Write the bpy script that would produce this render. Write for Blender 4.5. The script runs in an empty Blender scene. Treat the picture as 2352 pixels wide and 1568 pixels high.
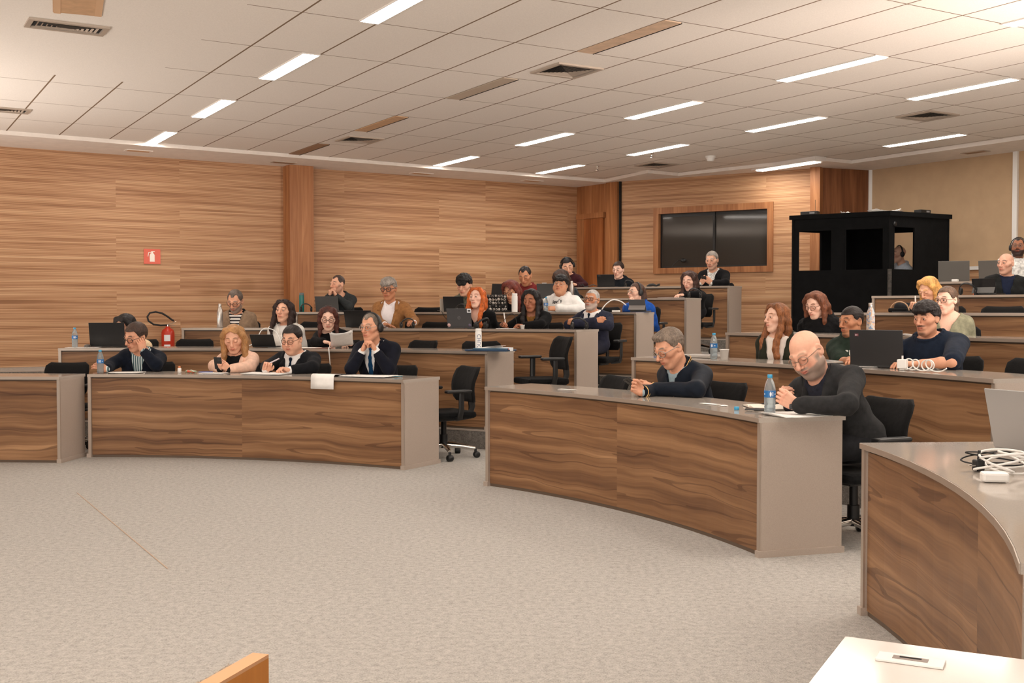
import bpy, bmesh, math, random
import numpy as np
from mathutils import Vector, Matrix
random.seed(7)
SC = bpy.context.scene
COL = SC.collection
PI = math.pi
# ---------------------------------------------------------------- camera model (2352x1568 frame)
CF, CPITCH, CH = 2563.0, 0.0281, 1.335
_cp, _sp = math.cos(CPITCH), math.sin(CPITCH)
def ray(x, y):
    a = (x-1176)/CF; b = -(y-784)/CF
    return np.array([a, _cp+b*_sp, -_sp+b*_cp])
def at_z(x, y, z):
    r = ray(x, y); t = (z-CH)/r[2]
    return np.array([r[0]*t, r[1]*t, z])
def at_d(x, y, Y):
    r = ray(x, y); t = Y/r[1]
    return np.array([r[0]*t, Y, CH+r[2]*t])
ARC = np.array([-3.8, 4.5])            # common centre of all the curved rows
def at_r(x, y, R):
    r = ray(x, y); d = r[:2]
    a = d@d; b = -2*d@ARC; c = ARC@ARC-R*R
    t = (-b+math.sqrt(max(b*b-4*a*c, 0)))/(2*a)
    return np.array([r[0]*t, r[1]*t, CH+r[2]*t])
def px_per_m(P): return CF/(P[1]*_cp-(P[2]-CH)*_sp)
STEP = 0.185
DESK_H = 0.755
def row_R(block, k): return 5.6+1.53*(k-1) if block == 'L' else 5.35+1.5*(k-1)
def row_z(k): return STEP*(k-1)
def ang_of(P): return math.atan2(P[1]-ARC[1], P[0]-ARC[0])
# ---------------------------------------------------------------- colour helpers
def lin(c):
    return tuple((v/255/12.92 if v/255 <= 0.04045 else ((v/255+0.055)/1.055)**2.4) for v in c)
def rgba(c): return (*lin(c), 1.0)
# ---------------------------------------------------------------- mesh builder
class MB:
    def __init__(s): s.v = []; s.f = []; s.m = []; s.uv = []; s.sm = []
    def add(s, vs, fs, m=0, uvs=None, smooth=False, M=None):
        o = len(s.v)
        if M is not None: vs = [tuple(M @ Vector(p)) for p in vs]
        s.v += [tuple(map(float, p)) for p in vs]
        for i, f in enumerate(fs):
            s.f.append(tuple(o+j for j in f)); s.m.append(m); s.sm.append(smooth)
            s.uv.append(uvs[i] if uvs else None)
        return s
    def box(s, c, d, m=0, M=None, bev=0):
        x, y, z = d[0]/2, d[1]/2, d[2]/2
        if bev:
            bm = bmesh.new(); bmesh.ops.create_cube(bm, size=1)
            for v in bm.verts: v.co = Vector((v.co.x*d[0], v.co.y*d[1], v.co.z*d[2]))
            bmesh.ops.bevel(bm, geom=bm.edges[:], offset=bev, segments=2, affect='EDGES', profile=0.5)
            for v in bm.verts: v.co += Vector(c)
            bm.verts.index_update()
            s.add([v.co[:] for v in bm.verts], [[v.index for v in f.verts] for f in bm.faces], m, None, False, M); bm.free()
            return s
        vs = [(c[0]+i*x, c[1]+j*y, c[2]+k*z) for i in (-1, 1) for j in (-1, 1) for k in (-1, 1)]
        fs = [(0, 1, 3, 2), (4, 6, 7, 5), (0, 4, 5, 1), (2, 3, 7, 6), (0, 2, 6, 4), (1, 5, 7, 3)]
        return s.add(vs, fs, m, None, False, M)
    def tube(s, pts, r, m=0, n=8, M=None, closed=False, caps=True, flat=None):
        P = [Vector(p) for p in pts]; k = len(P)
        R = r if isinstance(r, (list, tuple)) else [r]*k
        up = None; vs = []; fs = []
        for i in range(k):
            a = P[(i-1) % k] if (closed or i > 0) else P[i]
            b = P[(i+1) % k] if (closed or i < k-1) else P[i]
            t = (b-a)
            t = t.normalized() if t.length > 1e-9 else Vector((0, 0, 1))
            if up is None:
                up = Vector((0, 0, 1)) if abs(t.z) < .9 else Vector((1, 0, 0))
            u = (up - t*up.dot(t)); u = u.normalized() if u.length > 1e-6 else t.orthogonal().normalized()
            w = t.cross(u); up = u
            for j in range(n):
                q = 2*PI*j/n
                cu, cw = (R[i], R[i]) if flat is None else (R[i]*flat[0], R[i]*flat[1])
                vs.append(P[i]+u*math.cos(q)*cu+w*math.sin(q)*cw)
        for i in range(k if closed else k-1):
            for j in range(n):
                a = i*n+j; b = i*n+(j+1) % n; i2 = (i+1) % k
                fs.append((a, b, i2*n+(j+1) % n, i2*n+j))
        s.add(vs, fs, m, None, True, M)
        if caps and not closed:
            s.add([vs[j] for j in range(n)], [tuple(range(n))[::-1]], m, None, False, M)
            s.add([vs[(k-1)*n+j] for j in range(n)], [tuple(range(n))], m, None, False, M)
        return s
    def lathe(s, prof, m=0, n=20, M=None, smooth=True, ms=None):
        vs = []; k = len(prof)
        for (r, z) in prof:
            for j in range(n):
                q = 2*PI*j/n; vs.append((r*math.cos(q), r*math.sin(q), z))
        for i in range(k-1):
            fs = [(i*n+j, i*n+(j+1) % n, (i+1)*n+(j+1) % n, (i+1)*n+j) for j in range(n)]
            if i == 0: s.add(vs, fs, ms[i] if ms else m, None, smooth, M); base = len(s.v)-len(vs)
            else:
                for f in fs:
                    s.f.append(tuple(base+a for a in f)); s.m.append(ms[i] if ms else m); s.sm.append(smooth); s.uv.append(None)
        return s
    def prism(s, poly, z0, z1, m=0, M=None):
        n = len(poly)
        vs = [(p[0], p[1], z0) for p in poly]+[(p[0], p[1], z1) for p in poly]
        fs = [tuple(range(n))[::-1], tuple(range(n, 2*n))]+[(i, (i+1) % n, n+(i+1) % n, n+i) for i in range(n)]
        return s.add(vs, fs, m, None, False, M)
    def sphere(s, c, r, m=0, M=None, nu=12, nv=8):
        R = r if isinstance(r, (list, tuple)) else (r, r, r)
        vs = [(c[0], c[1], c[2]-R[2])]
        for i in range(1, nv):
            a = PI*i/nv
            for j in range(nu):
                b = 2*PI*j/nu
                vs.append((c[0]+R[0]*math.sin(a)*math.cos(b), c[1]+R[1]*math.sin(a)*math.sin(b), c[2]-R[2]*math.cos(a)))
        vs.append((c[0], c[1], c[2]+R[2])); L = len(vs)-1; fs = []
        for j in range(nu): fs.append((0, 1+(j+1) % nu, 1+j))
        for i in range(nv-2):
            for j in range(nu):
                a = 1+i*nu+j; b = 1+i*nu+(j+1) % nu
                fs.append((a, b, b+nu, a+nu))
        for j in range(nu): fs.append((L, 1+(nv-2)*nu+j, 1+(nv-2)*nu+(j+1) % nu))
        return s.add(vs, fs, m, None, True, M)
    def mesh(s, name, mats):
        me = bpy.data.meshes.new(name)
        me.from_pydata(s.v, [], s.f)
        for mt in (mats if isinstance(mats, (list, tuple)) else [mats]): me.materials.append(mt)
        me.polygons.foreach_set('material_index', s.m)
        me.polygons.foreach_set('use_smooth', s.sm)
        if any(u is not None for u in s.uv):
            ul = me.uv_layers.new(name='UVMap'); i = 0
            for f, u in zip(s.f, s.uv):
                for k in range(len(f)):
                    if u is not None: ul.data[i].uv = u[k]
                    i += 1
        me.update(); return me
    def build(s, name, mats, parent=None, loc=(0, 0, 0), rot=(0, 0, 0), **tags):
        o = bpy.data.objects.new(name, s.mesh(name, mats)); COL.objects.link(o)
        o.parent = parent; o.location = loc; o.rotation_euler = rot
        for k, v in tags.items(): o[k] = v
        return o
def thing(name, label, cat, loc=(0, 0, 0), rz=0.0, group=None):
    o = bpy.data.objects.new(name, None); COL.objects.link(o)
    o.location = tuple(map(float, loc)); o.rotation_euler = (0, 0, rz); o.empty_display_size = .1
    o['label'] = label; o['category'] = cat
    if group: o['group'] = group
    return o
def tag(o, label, cat, group=None):
    o['label'] = label; o['category'] = cat
    if group: o['group'] = group
    return o
def struct(o): o['kind'] = 'structure'; return o
def dup(root, loc, rz, label, group=None):
    r = root.copy(); COL.objects.link(r); r.location = tuple(map(float, loc)); r.rotation_euler = (0, 0, rz)
    r['label'] = label
    if group: r['group'] = group
    for ch in list(root.children):
        c = ch.copy(); COL.objects.link(c); c.parent = r
        for g in ch.children:
            d = g.copy(); COL.objects.link(d); d.parent = c
    return r
# ---------------------------------------------------------------- materials
class NT:
    def __init__(s, name):
        s.mat = bpy.data.materials.new(name); s.mat.use_nodes = True
        s.t = s.mat.node_tree; s.t.nodes.clear()
        s.out = s.n('ShaderNodeOutputMaterial'); s.bsdf = s.n('ShaderNodeBsdfPrincipled')
        s.l(s.bsdf.outputs[0], s.out.inputs[0])
    def n(s, typ, **kw):
        x = s.t.nodes.new(typ)
        for k, v in kw.items(): setattr(x, k, v)
        return x
    def l(s, a, b): s.t.links.new(a, b)
    def set(s, **kw):
        for k, v in kw.items(): s.bsdf.inputs[k.replace('_', ' ')].default_value = v
    def math(s, op, a, b=None, c=None):
        x = s.n('ShaderNodeMath', operation=op)
        for i, v in enumerate((a, b, c)):
            if v is None: continue
            if isinstance(v, (int, float)): x.inputs[i].default_value = v
            else: s.l(v, x.inputs[i])
        return x.outputs[0]
    def noise(s, vec, scale, detail=3, rough=.55, dist=0, dim='3D'):
        x = s.n('ShaderNodeTexNoise', noise_dimensions=dim)
        x.inputs['Scale'].default_value = scale; x.inputs['Detail'].default_value = detail
        x.inputs['Roughness'].default_value = rough; x.inputs['Distortion'].default_value = dist
        if vec is not None: s.l(vec, x.inputs['Vector'])
        return x.outputs[0]
    def ramp(s, fac, stops):
        x = s.n('ShaderNodeValToRGB'); e = x.color_ramp.elements
        while len(e) < len(stops): e.new(.5)
        for i, (p, c) in enumerate(stops): e[i].position = p; e[i].color = rgba(c)
        s.l(fac, x.inputs[0]); return x.outputs[0]
    def mixc(s, fac, a, b, mode='MIX'):
        x = s.n('ShaderNodeMix', data_type='RGBA', blend_type=mode)
        for i, v in ((0, fac), (6, a), (7, b)):
            if isinstance(v, (int, float)): x.inputs[i].default_value = v
            elif isinstance(v, tuple): x.inputs[i].default_value = rgba(v)
            else: s.l(v, x.inputs[i])
        return x.outputs[2]
    def mapv(s, vec, scale=(1, 1, 1), loc=(0, 0, 0), rot=(0, 0, 0)):
        x = s.n('ShaderNodeMapping'); x.inputs['Scale'].default_value = scale
        x.inputs['Location'].default_value = loc; x.inputs['Rotation'].default_value = rot
        s.l(vec, x.inputs[0]); return x.outputs[0]
    def coord(s, k='Object'): return s.n('ShaderNodeTexCoord').outputs[k]
    def bump(s, h, strength=.3, dist=.01):
        x = s.n('ShaderNodeBump'); x.inputs['Strength'].default_value = strength; x.inputs['Distance'].default_value = dist
        s.l(h, x.inputs['Height']); s.l(x.outputs[0], s.bsdf.inputs['Normal'])
    def base(s, c):
        if isinstance(c, tuple): s.bsdf.inputs['Base Color'].default_value = rgba(c)
        else: s.l(c, s.bsdf.inputs['Base Color'])
_mc = {}
def plain(name, c, rough=.5, metal=0, spec=.5, noise=0, scale=60):
    """matte/gloss one-colour surface with a slight procedural mottling"""
    if name in _mc: return _mc[name]
    t = NT(name); t.set(Roughness=rough, Metallic=metal); t.bsdf.inputs['Specular IOR Level'].default_value = spec
    if noise:
        f = t.noise(t.coord('Object'), scale, 3)
        lo = tuple(max(0, v*(1-noise)) for v in c); hi = tuple(min(255, v*(1+noise)) for v in c)
        t.base(t.ramp(f, [(.3, lo), (.7, hi)]))
    else: t.base(c)
    _mc[name] = t.mat; return t.mat
def fabric(name, c, var=.12, scale=30, bump=.25, rough=.9, weave=900):
    if name in _mc: return _mc[name]
    if max(c) < 90: c = tuple(v*.78 for v in c)
    t = NT(name); t.set(Roughness=rough); t.bsdf.inputs['Specular IOR Level'].default_value = .08
    t.bsdf.inputs['Sheen Weight'].default_value = .04
    co = t.coord('Object')
    f = t.noise(co, scale, 4)
    lo = tuple(max(0, v*(1-var)) for v in c); hi = tuple(min(255, v*(1+var)) for v in c)
    t.base(t.ramp(f, [(.3, lo), (.7, hi)]))
    w = t.noise(co, weave, 1); w2 = t.noise(co, 14, 2)
    t.bump(t.math('ADD', t.math('MULTIPLY', w, .15), w2), bump, .02)
    _mc[name] = t.mat; return t.mat
def emis(name, c, s):
    t = NT(name); t.base((240, 240, 240)); t.set(Roughness=.6)
    t.bsdf.inputs['Emission Color'].default_value = rgba(c); t.bsdf.inputs['Emission Strength'].default_value = s
    return t.mat
def wood_desk():
    t = NT('walnut_laminate'); uv = t.coord('UV')
    big = t.noise(t.mapv(uv, (.55, 5, 1)), 1.0, 2, .5, .6)
    warp = t.n('ShaderNodeVectorMath', operation='ADD'); t.l(uv, warp.inputs[0])
    cx = t.n('ShaderNodeCombineXYZ'); t.l(t.math('MULTIPLY', t.math('SUBTRACT', t.noise(t.mapv(uv, (.9, 1.2, 1)), 1.3, 2), .5), .16), cx.inputs[1]); t.l(cx.outputs[0], warp.inputs[1])
    w = warp.outputs[0]
    g1 = t.noise(t.mapv(w, (.35, 9, 1)), 1.0, 5, .62, .25)
    g2 = t.noise(t.mapv(w, (1.2, 55, 1)), 1.0, 4, .6)
    g3 = t.noise(t.mapv(w, (.5, 24, 1)), 1.0, 3, .5, .3)
    f = t.math('ADD', t.math('MULTIPLY', g1, .62), t.math('ADD', t.math('MULTIPLY', g2, .16), t.math('MULTIPLY', g3, .22)))
    c = t.ramp(f, [(.32, (86, 60, 42)), (.42, (114, 81, 56)), (.5, (133, 97, 67)), (.57, (151, 113, 80)), (.68, (182, 141, 103))])
    vn = t.math('ABSOLUTE', t.math('SUBTRACT', t.noise(t.mapv(w, (.3, 7, 4)), 1.0, 2, .5, .4), .5))
    vein = t.math('LESS_THAN', vn, .011)
    c = t.mixc(t.math('MULTIPLY', vein, .45), c, (66, 38, 24))
    t.base(c); t.set(Roughness=.42); t.bsdf.inputs['Specular IOR Level'].default_value = .35
    return t.mat
def wood_slats():
    """horizontal ribbed laminate boards: UV u = metres along the wall, v = height"""
    t = NT('ribbed_wood_boards'); uv = t.coord('UV')
    sp = t.n('ShaderNodeSeparateXYZ'); t.l(uv, sp.inputs[0]); u, v = sp.outputs[0], sp.outputs[1]
    rowi = t.math('FLOOR', t.math('DIVIDE', v, .4))
    rnd = t.n('ShaderNodeTexWhiteNoise', noise_dimensions='1D'); t.l(rowi, rnd.inputs['W'])
    coli = t.math('FLOOR', t.math('DIVIDE', t.math('ADD', u, t.math('MULTIPLY', t.math('MODULO', rowi, 2), .9)), 2.6))
    rn2 = t.n('ShaderNodeTexWhiteNoise', noise_dimensions='2D')
    cb = t.n('ShaderNodeCombineXYZ'); t.l(rowi, cb.inputs[0]); t.l(coli, cb.inputs[1]); t.l(cb.outputs[0], rn2.inputs['Vector'])
    off = t.n('ShaderNodeCombineXYZ'); t.l(t.math('ADD', u, t.math('MULTIPLY', rn2.outputs['Value'], 31)), off.inputs[0]); t.l(v, off.inputs[1])
    w = off.outputs[0]
    g1 = t.noise(t.mapv(w, (.3, 17, 1)), 1.0, 4, .62, .1)
    g2 = t.noise(t.mapv(w, (.7, 70, 1)), 1.0, 3, .6)
    f = t.math('ADD', t.math('MULTIPLY', g1, .6), t.math('MULTIPLY', g2, .4))
    f = t.math('ADD', f, t.math('MULTIPLY', t.math('SUBTRACT', rn2.outputs['Value'], .5), .06))
    c = t.ramp(f, [(.3, (126, 88, 60)), (.42, (164, 120, 86)), (.51, (190, 147, 110)), (.61, (206, 166, 128)), (.72, (222, 188, 152))])
    rib = t.math('FRACT', t.math('DIVIDE', v, .0222))
    gro = t.math('LESS_THAN', rib, .2)
    c = t.mixc(t.math('MULTIPLY', gro, .5), c, (92, 56, 34))
    t.base(c); t.set(Roughness=.5); t.bsdf.inputs['Specular IOR Level'].default_value = .3
    t.bump(t.math('SUBTRACT', 1.0, gro), .5, .004)
    return t.mat
def wood_plank(name, dark, mid, light):
    """plain veneer, grain along the object's z"""
    t = NT(name); co = t.coord('Object')
    g = t.noise(t.mapv(co, (7, 7, .55)), 1.0, 4, .55, .9); g2 = t.noise(t.mapv(co, (60, 60, 1.6)), 1.0, 3)
    f = t.math('ADD', t.math('MULTIPLY', g, .7), t.math('MULTIPLY', g2, .3))
    t.base(t.ramp(f, [(.34, dark), (.5, mid), (.66, light)])); t.set(Roughness=.45); t.bsdf.inputs['Specular IOR Level'].default_value = .35
    return t.mat
def carpet(name, lo, mid, hi):
    t = NT(name); co = t.coord('Object')
    f = t.math('ADD', t.math('MULTIPLY', t.noise(co, 130, 3, .7), .6), t.math('MULTIPLY', t.noise(co, 34, 4), .4))
    c = t.ramp(f, [(.36, lo), (.5, mid), (.62, hi)])
    blot = t.noise(co, .9, 3)
    c = t.mixc(t.math('MULTIPLY', blot, .18), c, lo)
    t.base(c); t.set(Roughness=.95); t.bsdf.inputs['Specular IOR Level'].default_value = .1
    t.bump(t.noise(co, 160, 3), .6, .01)
    return t.mat
GYAW, GH = 0.5356, 2.257
GA, GB, GOX, GOY = .2776*GH, .5529*GH, -2.8756*GH, 6.3488*GH
CEIL_Z = CH+GH
_gc, _gs = math.cos(GYAW), math.sin(GYAW)
def grid(a, b, z=CEIL_Z):
    return np.array([GOX+a*GA*_gc+b*GB*_gs, GOY+a*GA*_gs-b*GB*_gc, z])
def ceiling_tiles():
    t = NT('ceiling_tile'); co = t.coord('Object')
    sp = t.n('ShaderNodeSeparateXYZ'); t.l(co, sp.inputs[0])
    X = t.math('SUBTRACT', sp.outputs[0], GOX); Y = t.math('SUBTRACT', sp.outputs[1], GOY)
    a = t.math('DIVIDE', t.math('ADD', t.math('MULTIPLY', X, _gc), t.math('MULTIPLY', Y, _gs)), GA)
    b = t.math('DIVIDE', t.math('SUBTRACT', t.math('MULTIPLY', X, _gs), t.math('MULTIPLY', Y, _gc)), GB)
    da = t.math('MULTIPLY', t.math('PINGPONG', a, .5), GA)
    db = t.math('MULTIPLY', t.math('PINGPONG', b, .5), GB)
    # smooth plasterboard patch at the left, where the grid stops
    patch = t.math('MULTIPLY', t.math('LESS_THAN', a, 1.32), t.math('GREATER_THAN', b, 3.3))
    odd = t.math('MULTIPLY', t.math('LESS_THAN', t.math('ABSOLUTE', t.math('SUBTRACT', a, 3.0)), .5), t.math('LESS_THAN', a, 2.6))
    la = t.math('LESS_THAN', da, .0085); lb = t.math('LESS_THAN', db, .006)
    ln = t.math('MULTIPLY', t.math('MAXIMUM', la, lb), t.math('SUBTRACT', 1.0, patch))
    n = t.noise(co, 90, 3, .7)
    c = t.ramp(n, [(.35, (226, 219, 211)), (.65, (235, 228, 220))])
    t.base(t.mixc(ln, c, (128, 106, 86))); t.set(Roughness=.85); t.bsdf.inputs['Specular IOR Level'].default_value = .15
    return t.mat
M_WOOD = wood_desk(); M_SLAT = wood_slats()
M_PILLAR = wood_plank('amber_veneer', (132, 84, 50), (160, 106, 66), (184, 130, 86))
M_ORANGE = wood_plank('orange_veneer', (186, 116, 46), (206, 134, 58), (220, 152, 76))
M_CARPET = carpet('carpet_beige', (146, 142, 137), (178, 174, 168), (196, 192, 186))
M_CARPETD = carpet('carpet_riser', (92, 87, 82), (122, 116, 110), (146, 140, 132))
M_CEIL = ceiling_tiles()
M_PLASTER = plain('plaster_white', (232, 224, 216), .8, spec=.2, noise=.02, scale=8)
M_BEIGE = plain('beige_paint', (186, 158, 126), .7, spec=.2, noise=.02, scale=5)
M_PANEL = plain('grey_laminate', (172, 158, 146), .45, spec=.4, noise=.03, scale=220)
M_TOP = plain('grey_laminate_top', (178, 168, 158), .08, spec=.5, noise=.03, scale=260)
M_EDGE = plain('aluminium_edge', (182, 168, 155), .3, metal=.55)
M_EDGED = plain('edge_gap', (96, 80, 66), .5)
M_BLACKPL = plain('black_plastic', (24, 24, 25), .45)
M_BLACKFAB = fabric('black_upholstery', (26, 26, 27), .2, 60, .3)
M_MESHFAB = fabric('black_mesh', (34, 33, 33), .2, 300, .4)
M_CHROME = plain('chrome', (225, 222, 218), .12, metal=1)
M_WHITEPL = plain('white_plastic', (232, 230, 226), .4)
M_PAPER = plain('paper', (236, 233, 229), .8, spec=.2, noise=.02, scale=20)
M_LAMP = emis('lamp_diffuser', (255, 246, 236), 27.0)
M_LAMPBODY = plain('lamp_housing', (228, 222, 216), .5)
M_BOOTH = fabric('booth_black', (17, 17, 18), .2, 8, .2)
M_TAN = plain('tan_cover', (196, 158, 122), .6, noise=.05, scale=12)
M_TAN2 = plain('brown_cover', (150, 118, 92), .6, noise=.05, scale=12)
M_VENT = plain('vent_aluminium', (178, 164, 150), .5, metal=.2)
M_DARK = plain('dark_void', (22, 19, 17), .9)
# ---------------------------------------------------------------- camera
cam = bpy.data.cameras.new('camera'); cam.sensor_width = 36; cam.lens = CF/2352*36; cam.clip_start = .05
camo = bpy.data.objects.new('camera', cam); COL.objects.link(camo)
camo.location = (0, 0, CH); camo.rotation_euler = (PI/2-CPITCH, 0, 0); SC.camera = camo
# ---------------------------------------------------------------- floor and tiers
MB().add([(-18, -6, 0), (16, -6, 0), (16, 24, 0), (-18, 24, 0)], [(0, 1, 2, 3)]).build('floor', M_CARPET)['kind'] = 'structure'
def tier(k, segs, name):
    """one carpeted platform: rings of wedge sectors (block, a0, a1), dark riser in front"""
    z1 = row_z(k); z0 = 0.0
    m = MB()
    for blk, a0, a1 in segs:
        Ri = row_R(blk, k)-.015; Ro = (row_R(blk, k+1)-.015) if k < 6 else 22.0
        n = max(3, int((a1-a0)/math.radians(2.5)))
        for i in range(n):
            q0 = a0+(a1-a0)*i/n; q1 = a0+(a1-a0)*(i+1)/n
            p = [(ARC[0]+r*math.cos(q), ARC[1]+r*math.sin(q)) for r, q in ((Ri, q0), (Ri, q1), (Ro, q1), (Ro, q0))]
            m.add([(*p[0], z1), (*p[1], z1), (*p[2], z1), (*p[3], z1)], [(3, 2, 1, 0)], 0)
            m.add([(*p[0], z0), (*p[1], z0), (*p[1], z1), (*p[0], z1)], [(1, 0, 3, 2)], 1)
            m.add([(*p[0], z1+.001), (*p[1], z1+.001), (*p[1], z1-.014), (*p[0], z1-.014)], [(0, 1, 2, 3)], 2, M=Matrix.Translation((-.003*math.cos(q0), -.003*math.sin(q0), 0)))
        for q, fl in ((a0, 1), (a1, 0)):
            p = [(ARC[0]+r*math.cos(q), ARC[1]+r*math.sin(q)) for r in (Ri, Ro)]
            m.add([(*p[0], z0), (*p[1], z0), (*p[1], z1), (*p[0], z1)], [(0, 1, 2, 3)], 1)
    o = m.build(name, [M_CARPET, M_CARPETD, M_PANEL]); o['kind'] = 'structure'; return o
AM = math.radians(52.3); AM2 = math.radians(9.7)
for k in range(2, 7):
    tier(k, [('L', AM, math.radians(128)), ('R', AM2, AM), ('R', math.radians(-40), AM2)], 'floor_tier_%d' % k)
# ---------------------------------------------------------------- walls
SOF_Z = CEIL_Z-.05
def wxy(x, y, z=SOF_Z): return at_z(x, y, z)[:2]
W0 = wxy(0, 336); W1 = wxy(1325, 430); W2 = wxy(1424, 417); W3 = wxy(1862, 387); W4 = wxy(1997, 391); W5 = wxy(2352, 346)
dW = (W1-W0)/np.linalg.norm(W1-W0); WL = W0-dW*8
dB = (W5-W4)/np.linalg.norm(W5-W4); WR = W5+dB*11
def wall(name, A, B, z0, z1, mat, thick=.12, u0=0.0):
    d = np.array(B)-np.array(A); L = np.linalg.norm(d); d = d/L; n = np.array([-d[1], d[0]])*thick
    m = MB(); A = np.array(A); B = np.array(B)
    f = [(*A, z0), (*B, z0), (*B, z1), (*A, z1)]
    m.add(f, [(0, 1, 2, 3)], 0, [[(u0, z0), (u0+L, z0), (u0+L, z1), (u0, z1)]])
    g = [(*(A+n), z0), (*(B+n), z0), (*(B+n), z1), (*(A+n), z1)]
    m.add(f+g, [(5, 4, 7, 6), (4, 0, 3, 7), (1, 5, 6, 2), (3, 2, 6, 7), (4, 5, 1, 0)], 0, [[(0, 0)]*4]*5)
    o = m.build(name, mat); o['kind'] = 'structure'; return o
wall('wall_left', WL, W1, 0, 3.7, M_SLAT)
wall('wall_right', W4, WR, 0, 3.7, M_BEIGE)
FL = np.array([-15.5, -5.0]); FR = np.array([WR[0], -5.0])
wall('wall_side', FL, WL, 0, 3.7, M_SLAT)
wall('wall_corner', WR, FR, 0, 3.7, M_BEIGE)
def along(A, B, x):
    """point of the plan line A-B seen at picture column x"""
    r = ray(x, 712)[:2]; d = np.array(B)-np.array(A)
    s = np.linalg.solve(np.array([r, -d]).T, np.array(A)); return r*s[0]
# rear wall with the control-room window opening
def wall_hole(name, A, B, z0, z1, ua, ub, za, zb, mat):
    A = np.array(A); B = np.array(B); d = B-A; L = np.linalg.norm(d); d /= L; n = np.array([-d[1], d[0]])
    us = [0, ua, ub, L]; zs = [z0, za, zb, z1]; m = MB()
    for i in range(3):
        for j in range(3):
            if i == 1 and j == 1: continue
            p = [(A+d*us[i]), (A+d*us[i+1])]
            m.add([(*p[0], zs[j]), (*p[1], zs[j]), (*p[1], zs[j+1]), (*p[0], zs[j+1])], [(0, 1, 2, 3)], 0,
                  [[(us[i], zs[j]), (us[i+1], zs[j]), (us[i+1], zs[j+1]), (us[i], zs[j+1])]])
    o = m.build(name, mat); o['kind'] = 'structure'; return d, n, L
wa = along(W2, W3, 1505); wb = along(W2, W3, 1772)
LW = np.linalg.norm(W3-W2); ua = np.linalg.norm(wa-W2); ub = np.linalg.norm(wb-W2)
zt = at_d(1505, 484, wa[1])[2]; zb_ = at_d(1505, 620, wa[1])[2]
dn, nn, _ = wall_hole('wall_rear', W2, W3, 0, 3.7, ua+.06, ub-.06, zb_+.02, zt-.04, M_SLAT)
# window: timber frame, sliding black panes, dark room behind
def wl(u, off, z): p = W2+dn*u+nn*off; return (p[0], p[1], z)
def wbox(m, u0, u1, o0, o1, z0, z1, mi=0):
    vs = [wl(u, o, z) for u in (u0, u1) for o in (o0, o1) for z in (z0, z1)]
    m.add(vs, [(0, 1, 3, 2), (4, 6, 7, 5), (0, 4, 5, 1), (2, 3, 7, 6), (0, 2, 6, 4), (1, 5, 7, 3)], mi)
wz0, wz1 = zb_, zt
win = bpy.data.objects.new('window_1', None); COL.objects.link(win); win['kind'] = 'structure'
fm = MB(); fw = .085
wbox(fm, ua-fw+.06, ub+fw-.06, -.035, .1, wz1-.06, wz1+fw-.04); wbox(fm, ua-fw+.06, ub+fw-.06, -.035, .1, wz0-fw+.02, wz0+.03)
wbox(fm, ua-fw+.06, ua+.07, -.035, .1, wz0+.03, wz1-.06); wbox(fm, ub-.07, ub+fw-.06, -.035, .1, wz0+.03, wz1-.06)
fm.build('window_frame', M_PILLAR, win)
M_GLASS = plain('dark_glass', (58, 54, 50), .05, spec=.5)
M_SASH = plain('black_sash', (20, 19, 18), .3)
um = (ua+ub)/2
for i, (u0, u1, o) in enumerate(((ua+.06, um+.03, .05), (um-.03, ub-.06, .075))):
    s = MB(); b = .035
    wbox(s, u0, u1, o, o+.02, wz1-.115, wz1-.055); wbox(s, u0, u1, o, o+.02, wz0+.02, wz0+.06)
    wbox(s, u0, u0+b, o, o+.02, wz0+.06, wz1-.115); wbox(s, u1-b, u1, o, o+.02, wz0+.06, wz1-.115)
    so = s.build('window_sash', M_SASH, win)
    g = MB(); wbox(g, u0+b, u1-b, o+.008, o+.012, wz0+.06, wz1-.115); g.build('pane', M_GLASS, so)
# angled door bay between the left wall and the rear wall
struct(wall('wall_door_bay', W1, W2, 0, 3.7, M_PILLAR))
dd = (W2-W1); LD = np.linalg.norm(dd); dd = dd/LD; nd = np.array([-dd[1], dd[0]])
def dbox(m, u0, u1, o0, o1, z0, z1, mi=0):
    vs = []
    for u in (u0, u1):
        for o in (o0, o1):
            for z in (z0, z1):
                p = W1+dd*u+nd*o; vs.append((p[0], p[1], z))
    m.add(vs, [(0, 1, 3, 2), (4, 6, 7, 5), (0, 4, 5, 1), (2, 3, 7, 6), (0, 2, 6, 4), (1, 5, 7, 3)], mi)
def du(x): return float(np.linalg.norm(along(W1, W2, x)-W1))
fz = row_z(6)
dtop = at_d(1365, 490, along(W1, W2, 1365)[1])[2]
door = bpy.data.objects.new('door_1', None); COL.objects.link(door); door['kind'] = 'structure'
m = MB(); dbox(m, du(1345), du(1388), -.045, .0, fz, dtop-.09); m.build('door_leaf', wood_plank('door_veneer', (118, 66, 32), (146, 86, 46), (168, 106, 62)), door)
m = MB(); dbox(m, du(1330), du(1392), -.075, 0, dtop-.09, dtop); m.build('door_head', M_PILLAR, door)
m = MB(); dbox(m, du(1331), du(1345), -.06, 0, fz, dtop-.09); m.build('door_jamb', M_PILLAR, door)
def pillar(name, xl, xr, A, B, depth, mat=M_PILLAR, z1=SOF_Z-.002, z0=0.0):
    a = along(A, B, xl); b = along(A, B, xr); d = (b-a)/np.linalg.norm(b-a); n = np.array([d[1], -d[0]])*depth
    m = MB(); P = [a, b, b+n, a+n]
    m.prism([tuple(p) for p in P][::-1], z0, z1); o = m.build(name, mat); o['kind'] = 'structure'; return o
pillar('trim_1', 652, 706, W0, W1, .28)
pillar('trim_2', 1398, 1423, W1, W2, .07)
pillar('trim_3', 1424, 1427, W2, W3, .05, M_DARK)
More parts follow.
